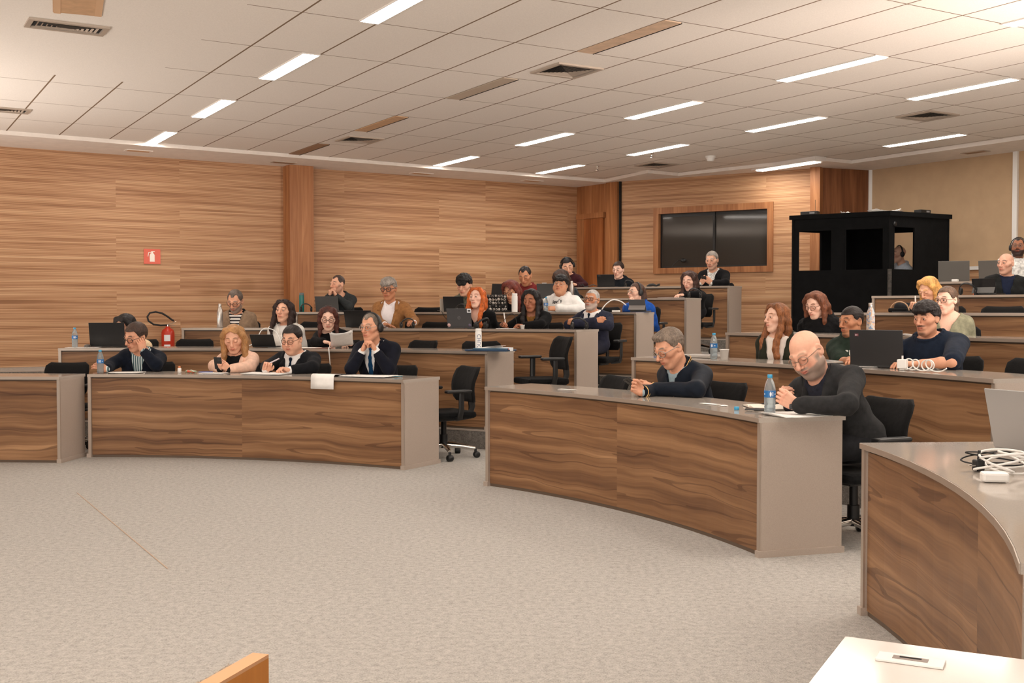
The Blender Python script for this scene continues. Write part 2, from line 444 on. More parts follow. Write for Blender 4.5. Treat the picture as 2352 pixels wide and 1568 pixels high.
# pillar and recess to the right of the window
P3 = along(W2, W3, 1888); P4 = W3+(W3-W2)/LW*.0
pk = at_z(1910, 388, SOF_Z)[:2]
pillar('trim_4', 1866, 1888, W2, W3+(W3-W2), .16)
e3 = along(W2, W3+(W3-W2), 1888)
wall('wall_recess', e3, W4, 0, 3.7, wood_plank('recess_veneer', (96, 56, 34), (122, 76, 48), (142, 94, 62)))
wall('wall_return', W3, e3, 0, 3.7, M_SLAT)
m = MB(); q = (W4+dB*.02); m.prism([tuple(q+np.array(o)) for o in ((-.03, -.03), (.02, -.03), (.02, .02), (-.03, .02))], 0, SOF_Z); m.build('trim_5', M_WHITEPL)['kind'] = 'structure'
q = along(W4, W5, 2331); nb = np.array([dB[1], -dB[0]])*.04; db_ = dB*.035
m = MB(); m.prism([tuple(q-db_), tuple(q+db_), tuple(q+db_+nb), tuple(q-db_+nb)], 0, SOF_Z); m.build('trim_6', M_WHITEPL)['kind'] = 'structure'
# timber dado with white rail on the right wall
qa = along(W4, W5, 2188); qb = WR; nb2 = np.array([dB[1], -dB[0]])*.05
zr = at_d(2230, 612, along(W4, W5, 2230)[1])[2]
wall('wall_dado', qa+nb2, qb+nb2, 0, zr-.05, M_SLAT, .04)
m = MB(); m.prism([tuple(qa), tuple(qa+nb2*1.5), tuple(qb+nb2*1.5), tuple(qb)], zr-.05, zr); m.build('trim_7', M_WHITEPL)['kind'] = 'structure'
# ---------------------------------------------------------------- ceiling: tile field, lip and lowered border
def cz(x, y): return tuple(at_z(x, y, CEIL_Z)[:2])
inner = [cz(0, 299), cz(1388, 412), cz(1488, 390), cz(1558, 397), cz(1886, 361), cz(1956, 368), cz(2352, 311)]
i0 = np.array(inner[0])-dW*7.2; iN = np.array(inner[-1])+dB*10.5
inner = [tuple(i0)]+inner+[tuple(iN), (iN[0], -4.2), (i0[0]-.6, -4.2)]
MB().add([(-18, -6, CEIL_Z), (16, -6, CEIL_Z), (16, 24, CEIL_Z), (-18, 24, CEIL_Z)], [(3, 2, 1, 0)]).build('ceiling', M_CEIL)['kind'] = 'structure'
bm = bmesh.new()
ov = [bm.verts.new((x, y, SOF_Z)) for x, y in [(-17, -6), (15.5, -6), (15.5, 23.5), (-17, 23.5)]]
iv = [bm.verts.new((x, y, SOF_Z)) for x, y in inner]
eo = [bm.edges.new((ov[i], ov[(i+1) % 4])) for i in range(4)]
ei = [bm.edges.new((iv[i], iv[(i+1) % len(iv)])) for i in range(len(iv))]
bmesh.ops.triangle_fill(bm, edges=eo+ei, use_beauty=True)
tv = [bm.verts.new((x, y, CEIL_Z)) for x, y in inner]
for i in range(len(iv)):
    j = (i+1) % len(iv); bm.faces.new((iv[i], iv[j], tv[j], tv[i]))
me = bpy.data.meshes.new('ceiling_border'); bm.to_mesh(me); bm.free(); me.materials.append(M_PLASTER)
o = bpy.data.objects.new('ceiling_border', me); COL.objects.link(o); o['kind'] = 'structure'
# ---------------------------------------------------------------- ceiling fittings
def gmat(a, b, z=CEIL_Z):
    p = grid(a, b, z); return Matrix.Translation(p) @ Matrix.Rotation(GYAW, 4, 'Z')
def lamp(a, b, label, drop=.0, length=1.0):
    """recessed strip light one tile long, right edge on tile line a, between b and b+1"""
    w = .165; L = GB*length
    p = grid(a, b+.5, CEIL_Z-drop)
    r = thing('ceiling_light', label, 'ceiling light', p, GYAW, 'recessed strip lights in the ceiling')
    m = MB(); t = .012
    m.box((-w/2, L/2-.005, -t/2), (w, .01, t)); m.box((-w/2, -L/2+.005, -t/2), (w, .01, t))
    m.box((-w+.004, 0, -t/2), (.008, L-.02, t)); m.box((-.004, 0, -t/2), (.008, L-.02, t))
    if drop: m.box((-w/2, 0, drop/2), (w+.06, L+.1, drop-.004))
    m.build('light_housing', M_LAMPBODY, r)
    d = MB(); d.box((-w/2, 0, -.006), (w-.016, L-.02, .008)); d.build('diffuser', M_LAMP, r)
    return r
LL_ = [(3, 0, 'ceiling strip light over the left wall, touching the plaster border'), (3, 2, 'second ceiling strip light from the left wall, in the leftmost line of lights'),
 (3, 4, 'third ceiling strip light from the left wall, in the leftmost line of lights'), (3, 6, 'ceiling strip light cut by the top edge of the photo, left of centre'),
 (10, 0, 'ceiling strip light ending at the plaster border right of the wall pillar'), (10, 2, 'second strip light from the border in the middle line of lights'),
 (10, 4, 'third strip light from the border in the middle line, within the bright ceiling patch'), (10, 6, 'fourth strip light from the border in the middle line of lights'),
 (10, 8, 'strip light cut by the upper right corner of the photo'),
 (13, 0, 'small far strip light above the corner of the door bay'), (13, 2, 'far strip light just left of the round smoke detector'),
 (13, 4, 'strip light between the bright ceiling patch and the booth, right middle line'), (13, 6, 'long strip light cut by the right edge of the photo'),
 (17, 4, 'strip light nearest the right wall, right of and above the black booth')]
for a, b, l in LL_: lamp(a, b, l)
lamp(17, 2, 'surface mounted strip light with white sides in front of the rear wall', .07)
for a, b in ((3, 8), (3, 10), (10, 10), (13, 8), (13, 10), (17, 6), (17, 8), (-2, 6), (-2, 9), (6, 9), (6, 11), (20, 7), (-5, 8)):
    lamp(a, b, 'strip light in the ceiling outside the photo, behind or beside the camera')
def unlit(a, b, label, mat, w=.16):
    p = grid(a, b+.5); m = MB(); m.box((w/2, 0, -.004), (w, GB-.03, .008)); m.box((w+.004, 0, -.006), (.006, GB-.03, .012), 1)
    tag(m.build('ceiling_cover', [mat, M_DARK], None, tuple(p), (0, 0, GYAW)), label, 'ceiling panel', 'blank covers in the ceiling')
unlit(6, 0, 'dark brown blank cover strip in the ceiling nearest the left wall pillar', M_TAN2)
unlit(6, 2, 'tan blank cover strip in the ceiling beside the small square air vent', M_TAN)
unlit(6, 4, 'grey blank cover strip across the shadow edge on the ceiling', plain('grey_cover', (182, 166, 148), .6))
unlit(6, 6, 'patched blank cover strip with a dark gap at the top of the photo', plain('pale_cover', (200, 172, 146), .6, noise=.06, scale=9))
p = at_z(178, 12, CEIL_Z); m = MB(); m.box((0, 0, -.004), (.34, .5, .006)); m.box((-.14, .02, -.006), (.05, .5, .006), 1); m.box((.15, .0, -.006), (.05, .5, .006), 1)
tag(m.build('ceiling_tape', [M_TAN, plain('tan_tape', (206, 168, 132), .6)], None, tuple(p), (0, 0, GYAW-.15)), 'strips of tan tape on the ceiling above the big left vent', 'tape')
def vent(x, y, w, h, label):
    p = at_z(x, y, CEIL_Z); r = thing('ceiling_vent', label, 'vent', p, GYAW, 'air vents in the ceiling')
    f = MB()
    for s in (-1, 1):
        f.box((s*(w/2-.02), 0, -.008), (.04, h, .016)); f.box((0, s*(h/2-.02), -.008), (w-.08, .04, .016))
    f.build('vent_frame', M_VENT, r)
    b = MB(); b.box((0, 0, -.001), (w-.08, h-.08, .002)); b.build('vent_back', M_DARK, r)
    n = 6
    for i in range(n):
        q = (i+.6)/n; ww = (w-.1)*(1-q*.85); hh = (h-.1)*(1-q*.85); m = MB(); t = .011
        z = -.004-.012*q
        for s in (-1, 1):
            m.add([(s*ww/2, -hh/2, z-.008), (s*ww/2, hh/2, z-.008), (s*(ww/2-t*1.4), hh/2-t, z), (s*(ww/2-t*1.4), -hh/2+t, z)], [(0, 1, 2, 3)])
            m.add([(-ww/2, s*hh/2, z-.008), (ww/2, s*hh/2, z-.008), (ww/2-t, s*(hh/2-t*1.4), z), (-ww/2+t, s*(hh/2-t*1.4), z)], [(0, 1, 2, 3)])
        m.build('louvre', M_VENT, r)
    return r
vent(154, 60, .6, .3, 'large rectangular air vent in the smooth ceiling at upper left')
vent(1302, 161, .5, .5, 'square air vent in the bright ceiling patch')
vent(826, 320, .5, .5, 'small square air vent beside the tan cover strip')
vent(2130, 265, .5, .5, 'square air vent at right, between two long strip lights')
vent(1508, 378, .5, .5, 'dark square air vent near the door bay, left of the smoke detector')
vent(2, 250, .6, .3, 'air vent cut by the left edge of the photo')
for i, (x, y, A, B, l) in enumerate(((318, 346, W0, W1, 'unlit downlight in the border left of the wall pillar, under the strip light'), (652, 373, W0, W1, 'unlit brown downlight in the border right above the wall pillar'),
    (968, 398, W0, W1, 'unlit downlight in the border right of the wall pillar'), (1222, 415, W0, W1, 'unlit downlight in the border near the door bay corner'), (2240, 349, W4, W5, 'dark slot vent in the border above the beige wall'))):
    p = at_z(x, y, SOF_Z); dv = (B-A); m = MB()
    m.box((0, 0, -.004), (.36, .17, .008)); m.box((0, 0, -.007), (.3, .11, .006), 1)
    tag(m.build('downlight', [M_PLASTER if i in (0, 2, 3) else M_VENT, M_TAN if i in (0, 2, 3) else M_TAN2], None, tuple(p), (0, 0, math.atan2(dv[1], dv[0]))), l, 'downlight', 'fittings in the ceiling border')
p = at_z(1632, 358, CEIL_Z); r = thing('smoke_detector', 'round white smoke detector under the ceiling near the rear wall', 'smoke detector', p)
MB().lathe([(.001, 0), (.075, 0), (.075, -.025), (.062, -.035)]).build('detector_base', M_WHITEPL, r)
MB().lathe([(.062, -.035), (.05, -.07), (.03, -.08), (.001, -.08)]).build('detector_cap', M_WHITEPL, r)
for x, y, l in ((1372, 385, 'tiny sprinkler head under the far strip light'), (1497, 355, 'tiny sprinkler head below the strip light left of the smoke detector')):
    p = at_z(x, y-4, CEIL_Z); m = MB(); m.lathe([(.001, 0), (.03, 0), (.03, -.008), (.01, -.012), (.01, -.06), (.024, -.064), (.024, -.07), (.001, -.07)], n=10)
    tag(m.build('sprinkler', M_CHROME, None, tuple(p)), l, 'sprinkler', 'sprinklers in the ceiling')
# fire-extinguisher sign on the left wall
ps = along(W0, W1, 350); s0 = at_d(350, 589, ps[1]); nw = np.array([dW[1], -dW[0]])
sg = thing('wall_sign', 'small red square sign with white extinguisher symbol on the left wood wall', 'sign', (ps[0]+nw[0]*.012, ps[1]+nw[1]*.012, s0[2]), math.atan2(dW[1], dW[0]))
MB().box((0, 0, 0), (.235, .01, .215)).build('sign_plate', plain('sign_red', (222, 104, 84), .5), sg)
m = MB(); y = -.0065
m.add([(-.035, y, -.075), (.035, y, -.075), (.035, y, .02), (.022, y, .045), (-.022, y, .045), (-.035, y, .02)], [(0, 1, 2, 3, 4, 5)])
m.box((0, y, .055), (.026, .001, .02)); m.box((.012, y, .072), (.05, .001, .01)); m.tube([(-.01, y, .06), (-.05, y, .055), (-.06, y, .0)], .006, n=6)
m.build('sign_symbol', plain('sign_white', (246, 238, 228), .5), sg)
def desk(name_label, block, k, a0, a1, endL=True, endR=True, depth=.5, R=None, z=None, seam=None, grp='curved conference desks', C=ARC):
    """curved desk: a0 > a1 are the plan angles (radians) of its left and right ends as seen from the floor"""
    R = row_R(block, k) if R is None else R; z = row_z(k) if z is None else z
    am = (a0+a1)/2; org = np.array([C[0]+R*math.cos(am), C[1]+R*math.sin(am), z])
    root = thing('conference_desk', name_label, 'desk', org, 0, grp)
    def P(r, q, h): return (C[0]+r*math.cos(q)-org[0], C[1]+r*math.sin(q)-org[1], h)
    n = max(4, int(abs(a0-a1)/math.radians(2.0)))
    qs = [a0+(a1-a0)*i/n for i in range(n+1)]
    def sweep(m, r0, r1, h0, h1, qq, mi=0, cap=True):
        for i in range(len(qq)-1):
            p, q = qq[i], qq[i+1]
            m.add([P(r0, p, h0), P(r0, q, h0), P(r0, q, h1), P(r0, p, h1), P(r1, p, h0), P(r1, q, h0), P(r1, q, h1), P(r1, p, h1)],
                  [(0, 1, 2, 3), (5, 4, 7, 6), (3, 2, 6, 7), (4, 5, 1, 0)]+([(4, 0, 3, 7)] if cap and i == 0 else [])+([(1, 5, 6, 2)] if cap and i == len(qq)-2 else []), mi)
    T = .026; H = DESK_H
    top = MB(); sweep(top, R-.012, R+depth+.02, H-T, H, qs); top.build('desk_top', M_TOP, root)
    ed = MB(); sweep(ed, R-.016, R-.0125, H-T+.001, H-.001, qs); ed.build('edge_band', M_EDGE, root)
    fp = MB(); off = random.uniform(0, 40); e = .03/R
    qf = [a0-e+(a1-a0+2*e)*i/n for i in range(n+1)]
    for i in range(n):
        p, q = qf[i], qf[i+1]
        if seam is not None and i == int(n*seam): off += 3.7
        u0, u1 = off+(a0-p)*R, off+(a0-q)*R
        r0 = R+.012
        fp.add([P(r0, p, .022), P(r0, q, .022), P(r0, q, H-T-.012), P(r0, p, H-T-.012)], [(0, 1, 2, 3)], 0, [[(u0, .022), (u1, .022), (u1, H), (u0, H)]])
        fp.add([P(r0+.02, p, .022), P(r0+.02, q, .022), P(r0+.02, q, H-T), P(r0+.02, p, H-T)], [(1, 0, 3, 2)], 0, [[(u0, .022), (u1, .022), (u1, H), (u0, H)]])
    fp.build('front_panel', M_WOOD, root)
    gp = MB(); sweep(gp, R+.02, R+.03, H-T-.014, H-T, qf); gp.build('shadow_gap', M_EDGED, root)
    kp = MB(); sweep(kp, R+.016, R+.03, .0, .024, qf); kp.build('kick_strip', M_EDGED, root)
    for a, s, on in ((a0, -1, endL), (a1, 1, endR)):
        if not on: continue
        w = .028/R*(-s)*-1
        m = MB(); q = [a, a-s*-.0-(.028/R)*(-s)] if False else sorted([a, a+(.028/R)*s])[::-1]
        sweep(m, R+.004, R+depth, .035, H-T, q); m.build('end_panel', M_PANEL, root)
        b = MB(); sweep(b, R-.006, R+.004, .035, H-T, q); b.build('corner_trim', M_EDGE, root)
        c = MB(); q2 = sorted([a-(.012/R)*s, a+(.03/R)*s])[::-1]; sweep(c, R-.016, R+depth+.01, 0, .035, q2); c.build('plinth', M_PANEL, root)
    return root
RAD = math.radians
def qx(x, R): return ang_of(at_r(x, 712, R))
DESK_ENDS = {}
DL = {1: (200, 928), 2: (133, 1120), 3: (417, 1325), 4: (678, 1462), 5: (1112, 1577), 6: (1225, 1675)}
ORD = ['', 'front', 'second', 'third', 'fourth', 'fifth', 'topmost']
for k, (x0, x1) in DL.items():
    R = row_R('L', k); DESK_ENDS['L', k] = (qx(x0, R), qx(x1, R))
    desk('curved walnut desk with grey ends, %s row of the left block' % ORD[k], 'L', k, qx(x0, R), qx(x1, R), seam=.5 if k == 1 else .6)
DR = {1: 1116, 2: 1452, 3: 1668, 4: 1905, 5: 2003, 6: 2150}
for k, x0 in DR.items():
    R = row_R('R', k); DESK_ENDS['R', k] = (qx(x0, R), RAD(16.15))
    desk('curved walnut desk with grey ends, %s row of the right block' % ORD[k], 'R', k, qx(x0, R), RAD(16.15 if k < 3 else 16.2), seam=.48)
R = row_R('R', 1); desk('curved walnut desk cut by the right edge of the photo, silver laptop on top', 'R', 1, qx(1985, R), RAD(-21.5), seam=.6, depth=.62)
# desk at the far left: its own gentle arc
pL = at_z(140, 1063, 0)[:2]; pLL = at_z(-160, 1061, 0)[:2]
dv = (pL-pLL); 
mid = (pL+pLL)/2; nrm = np.array([dv[1], -dv[0]])/np.linalg.norm(dv)
CLL = pL+np.array([-.08, -1])/np.linalg.norm([.08, 1])*9.0
aR = math.atan2(pL[1]-CLL[1], pL[0]-CLL[0])
desk('curved walnut desk with one grey end, cut by the left edge of the photo', 'L', 1, aR+.3, aR, R=9.0, C=CLL, depth=.46, endL=False)
# ---------------------------------------------------------------- implicit surfaces for people
def V3(*a): return np.array(a, float)
def nrm(v): v = np.asarray(v, float); l = np.linalg.norm(v); return v/l if l > 1e-9 else v
class Field:
    """ordered list of blended primitives, evaluated on a grid and skinned with surface nets"""
    def __init__(s): s.p = []; s.disp = None
    def _add(s, fn, lo, hi, k, op): s.p.append((fn, np.array(lo, float), np.array(hi, float), k, op)); return s
    def cone(s, a, b, ra, rb=None, k=.012, op=0, flat=None):
        a = np.array(a, float); b = np.array(b, float); rb = ra if rb is None else rb
        ba = b-a; L2 = max(float(ba@ba), 1e-12)
        if flat is not None: fn_n = nrm(flat[0]); fs = flat[1]
        def fn(x, y, z):
            px, py, pz = x-a[0], y-a[1], z-a[2]
            t = np.clip((px*ba[0]+py*ba[1]+pz*ba[2])/L2, 0, 1)
            qx, qy, qz = px-t*ba[0], py-t*ba[1], pz-t*ba[2]
            if flat is None: return np.sqrt(qx*qx+qy*qy+qz*qz)-(ra+(rb-ra)*t)
            dn = (qx*fn_n[0]+qy*fn_n[1]+qz*fn_n[2])*(fs-1)
            qx, qy, qz = qx+dn*fn_n[0], qy+dn*fn_n[1], qz+dn*fn_n[2]
            r = ra+(rb-ra)*t; d = np.sqrt(qx*qx+qy*qy+qz*qz)
            return np.where(d < r, (d-r)/fs, (d-r)/(1+(fs-1)*.6))
        R = max(ra, rb)
        return s._add(fn, np.minimum(a, b)-R, np.maximum(a, b)+R, k, op)
    def chain(s, pts, rs, k=.012, op=0, flat=None):
        for i in range(len(pts)-1):
            r0, r1 = (rs[i], rs[i+1]) if isinstance(rs, (list, tuple)) else (rs, rs)
            s.cone(pts[i], pts[i+1], r0, r1, k, op, flat)
        return s
    def ell(s, c, r, k=.012, op=0, R=None):
        c = np.array(c, float); r = np.array(r if isinstance(r, (list, tuple, np.ndarray)) else (r, r, r), float)
        def fn(x, y, z):
            px, py, pz = x-c[0], y-c[1], z-c[2]
            if R is not None:
                px, py, pz = (px*R[0, 0]+py*R[1, 0]+pz*R[2, 0], px*R[0, 1]+py*R[1, 1]+pz*R[2, 1], px*R[0, 2]+py*R[1, 2]+pz*R[2, 2])
            k0 = np.sqrt((px/r[0])**2+(py/r[1])**2+(pz/r[2])**2)
            k1 = np.sqrt((px/r[0]**2)**2+(py/r[1]**2)**2+(pz/r[2]**2)**2)
            return k0*(k0-1.0)/np.maximum(k1, 1e-6)
        m = r.max() if R is not None else r
        return s._add(fn, c-m, c+m, k, op)
    def fun(s, fn, k=.004, op=1, lo=(-9, -9, -9), hi=(9, 9, 9)): return s._add(fn, lo, hi, k, op)
    @staticmethod
    def _comb(D, d, k, op):
        if op == 0:
            h = np.clip(.5+.5*(D-d)/k, 0, 1); return D*(1-h)+d*h-k*h*(1-h)
        if op == 1:  # subtract
            d = -d
        h = np.clip(.5-.5*(D-d)/k, 0, 1)      # op 2: intersect with d
        return D*(1-h)+d*h+k*h*(1-h)
    def at(s, P):
        P = np.atleast_2d(np.asarray(P, float)); x, y, z = P[:, 0], P[:, 1], P[:, 2]
        D = np.full(len(P), 1.0)
        for fn, lo, hi, k, op in s.p: D = s._comb(D, fn(x, y, z), k, op)
        if s.disp: D = D+s.disp(x, y, z)
        return D
    def bounds(s):
        L = [p for p in s.p if p[4] == 0]
        return np.min([p[1] for p in L], 0), np.max([p[2] for p in L], 0)
    def skin(s, h, lo=None, hi=None, pad=.02):
        a, b = s.bounds()
        a = a-pad if lo is None else np.maximum(a-pad, lo); b = b+pad if hi is None else np.minimum(b+pad, hi)
        n = np.maximum(np.ceil((b-a)/h).astype(int)+1, 4)
        ax = [a[i]+h*np.arange(n[i]) for i in range(3)]
        D = np.full(n, .2, np.float32)
        for fn, lo_, hi_, k, op in s.p:
            m = k+2*h
            i0 = np.clip(np.floor((lo_-m-a)/h).astype(int), 0, n-1); i1 = np.clip(np.ceil((hi_+m-a)/h).astype(int)+1, 1, n)
            if np.any(i1 <= i0): continue
            sl = tuple(slice(i0[i], i1[i]) for i in range(3))
            x = ax[0][sl[0]][:, None, None]; y = ax[1][sl[1]][None, :, None]; z = ax[2][sl[2]][None, None, :]
            D[sl] = s._comb(D[sl], fn(x, y, z), k, op)
        if s.disp:
            I = np.nonzero(np.abs(D) < .035)
            D[I] += s.disp(ax[0][I[0]], ax[1][I[1]], ax[2][I[2]]).astype(np.float32)
        D[0] = D[-1] = .2; D[:, 0] = D[:, -1] = .2; D[:, :, 0] = D[:, :, -1] = .2
        return nets(D, a, h)
def nets(D, a, h):
    ins = D < 0
    c = [D[i:D.shape[0]-1+i, j:D.shape[1]-1+j, k:D.shape[2]-1+k] for i in (0, 1) for j in (0, 1) for k in (0, 1)]
    cnt = np.zeros(c[0].shape, np.int8)
    for q in c: cnt += (q < 0)
    act = (cnt > 0) & (cnt < 8)
    I = np.argwhere(act)
    if len(I) == 0: return np.zeros((0, 3)), np.zeros((0, 4), int)
    idx = np.full(act.shape, -1, np.int32); idx[act] = np.arange(len(I))
    vals = np.stack([q[act] for q in c], 1)
    cor = np.array([(i, j, k) for i in (0, 1) for j in (0, 1) for k in (0, 1)], float)
    acc = np.zeros((len(I), 3)); num = np.zeros(len(I))
    for p in range(8):
        for q in range(p+1, 8):
            if abs(cor[p]-cor[q]).sum() != 1: continue
            m = (vals[:, p] < 0) != (vals[:, q] < 0)
            t = vals[m, p]/(vals[m, p]-vals[m, q])
            acc[m] += cor[p]+(cor[q]-cor[p])*t[:, None]; num[m] += 1
    V = a+h*(I+acc/num[:, None])
    F = []
    for ax in range(3):
        s0 = [slice(None)]*3; s1 = [slice(None)]*3; s0[ax] = slice(0, -1); s1[ax] = slice(1, None)
        u, w = [(1, 2), (2, 0), (0, 1)][ax]
        E = ins[tuple(s0)] != ins[tuple(s1)]
        P = np.argwhere(E)
        P = P[(P[:, u] > 0) & (P[:, w] > 0) & (P[:, u] < ins.shape[u]-1) & (P[:, w] < ins.shape[w]-1)]
        if len(P) == 0: continue
        fl = ins[P[:, 0], P[:, 1], P[:, 2]]
        def at(du, dw):
            Q = P.copy(); Q[:, u] += du; Q[:, w] += dw; return idx[Q[:, 0], Q[:, 1], Q[:, 2]]
        q = np.stack([at(-1, -1), at(0, -1), at(0, 0), at(-1, 0)], 1)
        q[~fl] = q[~fl][:, ::-1]; F.append(q)
    return V, np.concatenate(F)
def np_mesh(name, parts, mats):
    """parts: list of (verts, quads/polys array, colours or None, material index)"""
    me = bpy.data.meshes.new(name); off = 0; VV = []; loops = []; starts = []; tot = []; mi = []; CC = []; ls = 0
    for V, F, Cc, m in parts:
        VV.append(V); n = F.shape[1]; loops.append((F+off).ravel()); starts.append(ls+n*np.arange(len(F))); ls += n*len(F)
        mi.append(np.full(len(F), m)); off += len(V); CC.append(Cc if Cc is not None else np.full((len(V), 3), .5))
    V = np.concatenate(VV); L = np.concatenate(loops); S = np.concatenate(starts); Mi = np.concatenate(mi)
    me.vertices.add(len(V)); me.vertices.foreach_set('co', V.astype(np.float32).ravel())
    me.loops.add(len(L)); me.loops.foreach_set('vertex_index', L.astype(np.int32))
    me.polygons.add(len(S)); me.polygons.foreach_set('loop_start', S.astype(np.int32))
    me.polygons.foreach_set('material_index', Mi.astype(np.int32)); me.polygons.foreach_set('use_smooth', np.ones(len(S), bool))
    for mt in mats: me.materials.append(mt)
    if any(p[2] is not None for p in parts):
        at = me.color_attributes.new('Col', 'FLOAT_COLOR', 'POINT')
        C4 = np.concatenate([np.concatenate(CC), np.ones((len(V), 1))], 1); at.data.foreach_set('color', C4.astype(np.float32).ravel())
    me.update(calc_edges=True); me.validate(); return me
def np_obj(name, parts, mats, parent):
    o = bpy.data.objects.new(name, np_mesh(name, parts, mats)); COL.objects.link(o); o.parent = parent; return o
def xf(V, R, t, s=1.0): return (np.asarray(V)*s)@R.T+t
def skin_mat():
    t = NT('skin'); at = t.n('ShaderNodeAttribute'); at.attribute_name = 'Col'
    f = t.noise(t.coord('Object'), 70, 3)
    c = t.mixc(t.math('MULTIPLY', t.math('SUBTRACT', f, .42), .35), at.outputs['Color'], (150, 84, 66))
    t.base(c); t.set(Roughness=.5); t.bsdf.inputs['Specular IOR Level'].default_value = .35
    t.bsdf.inputs['Subsurface Weight'].default_value = .0
    return t.mat
M_SKIN = skin_mat()
M_EYEW = plain('eye_white', (196, 184, 174), .35)
_iris = {}
def iris(c):
    if c not in _iris: _iris[c] = plain('iris_%02d' % len(_iris), c, .2)
    return _iris[c]
_hm = {}
def hair_mat(c, streak=.36):
    if c in _hm: return _hm[c]
    t = NT('hair_%02d' % len(_hm)); co = t.coord('Object')
    f = t.math('ADD', t.math('MULTIPLY', t.noise(t.mapv(co, (150, 150, 10)), 1.0, 3, .6, 1.2), .6), t.math('MULTIPLY', t.noise(co, 14, 3), .4))
    lo = tuple(v*(1-streak) for v in c); hi = tuple(min(255, v*(1+streak*.75)+4) for v in c)
    t.base(t.ramp(f, [(.36, lo), (.5, c), (.64, hi)])); t.set(Roughness=.5); t.bsdf.inputs['Specular IOR Level'].default_value = .3
    t.bump(t.noise(t.mapv(co, (260, 260, 22)), 1.0, 3), .35, .004)
    _hm[c] = t.mat; return t.mat
def sn(x, y, z, f, ph=0.0):
    return (np.sin(f*x+1.3*np.sin(f*.7*y+ph)+ph)+np.sin(f*y+1.7*np.sin(f*.6*z+ph*2))+np.sin(f*z+1.1*np.sin(f*.8*x)))/3
# ---------------------------------------------------------------- head (unit frame: x right, y forward, z up, 0.235 m chin to crown)
def head_field(o, neck_t, fine=True):
    """o: options; neck_t: neck base in head units"""
    F = Field(); fem = o.get('fem', False); jw = o.get('jaw', 1.0)*(.92 if fem else 1.0); fat = o.get('fat', 0.0)
    F.ell((0, -.014, .034), (.073, .093, .083), .02)
    F.ell((0, .024, -.03), (.06+.006*fat, .06, .08), .03)
    F.cone((0, .058, -.094), (0, .062, -.098), .021*jw, .02*jw, .03)
    for s in (-1, 1):
        F.cone((s*.052*jw, .0, -.052), (s*.02*jw, .055, -.096), .021+.006*fat, .017+.004*fat, .026)
        F.cone((s*.047, .05, -.012), (s*.06, .02, .0), .021, .018, .022)
        F.cone((s*.012, .083, .03), (s*.045, .07, .032), .011, .009, .016)
        F.ell((s*.033, .098, .012), (.017, .02, .0125), .012, 1)
        if fat: F.ell((s*.042, .045, -.05), .028+.012*fat, .03)
    nl = o.get('nose', 1.0)
    F.cone((0, .086, .022), (0, .1+.01*nl, -.02), .0085, .0105, .011)
    F.ell((0, .103+.01*nl, -.024), (.0115, .011, .0095), .008)
    for s in (-1, 1): F.ell((s*.0125, .097, -.028), (.0085, .011, .0075), .007)
    F.ell((0, .072, -.054), (.034, .025, .024), .014)
    ly = .0935 if not o.get('flatlip') else .09
    F.cone((-.019, .083, -.0525), (0, ly, -.0515), .0055, .007, .006); F.cone((.019, .083, -.0525), (0, ly, -.0515), .0055, .007, .006)
    F.cone((-.016, .083, -.0605), (0, ly-.002, -.062), .0055, .0078, .006); F.cone((.016, .083, -.0605), (0, ly-.002, -.062), .0055, .0078, .006)
    F.cone((-.022, .092, -.0568), (.022, .092, -.0568), .0018, .0018, .004, 1)
    for s in (-1, 1):
        F.ell((s*.032, .077, .012), (.0155, .0135, .0125), .005)
        if o.get('eyes', 'open') == 'open':
            F.ell((s*.032, .093, .0105), (.0122, .011, .0040), .002, 1)
        c, q = math.cos(.35*s), math.sin(.35*s)
        R = np.array([[c, -q, 0], [q, c, 0], [0, 0, 1]])
        F.ell((s*.077, -.014, .0), (.009, .02, .033), .006, 0, R)
        F.ell((s*.085, -.008, .004), (.006, .012, .02), .006, 1, R)
    nr = .052 if not fem else .046
    nr *= 1+.25*fat
    F.cone((0, -.022, -.07), neck_t, nr, nr*1.06, .035)
    if fat: F.ell((0, .02, -.1), (.05, .045, .03), .03)
    tr = o.get('_ax')
    if tr is not None: F.cone(np.array(neck_t), np.array(neck_t)-tr[2]*.035-tr[1]*.008, nr*1.04, nr*.95, .02)
    return F
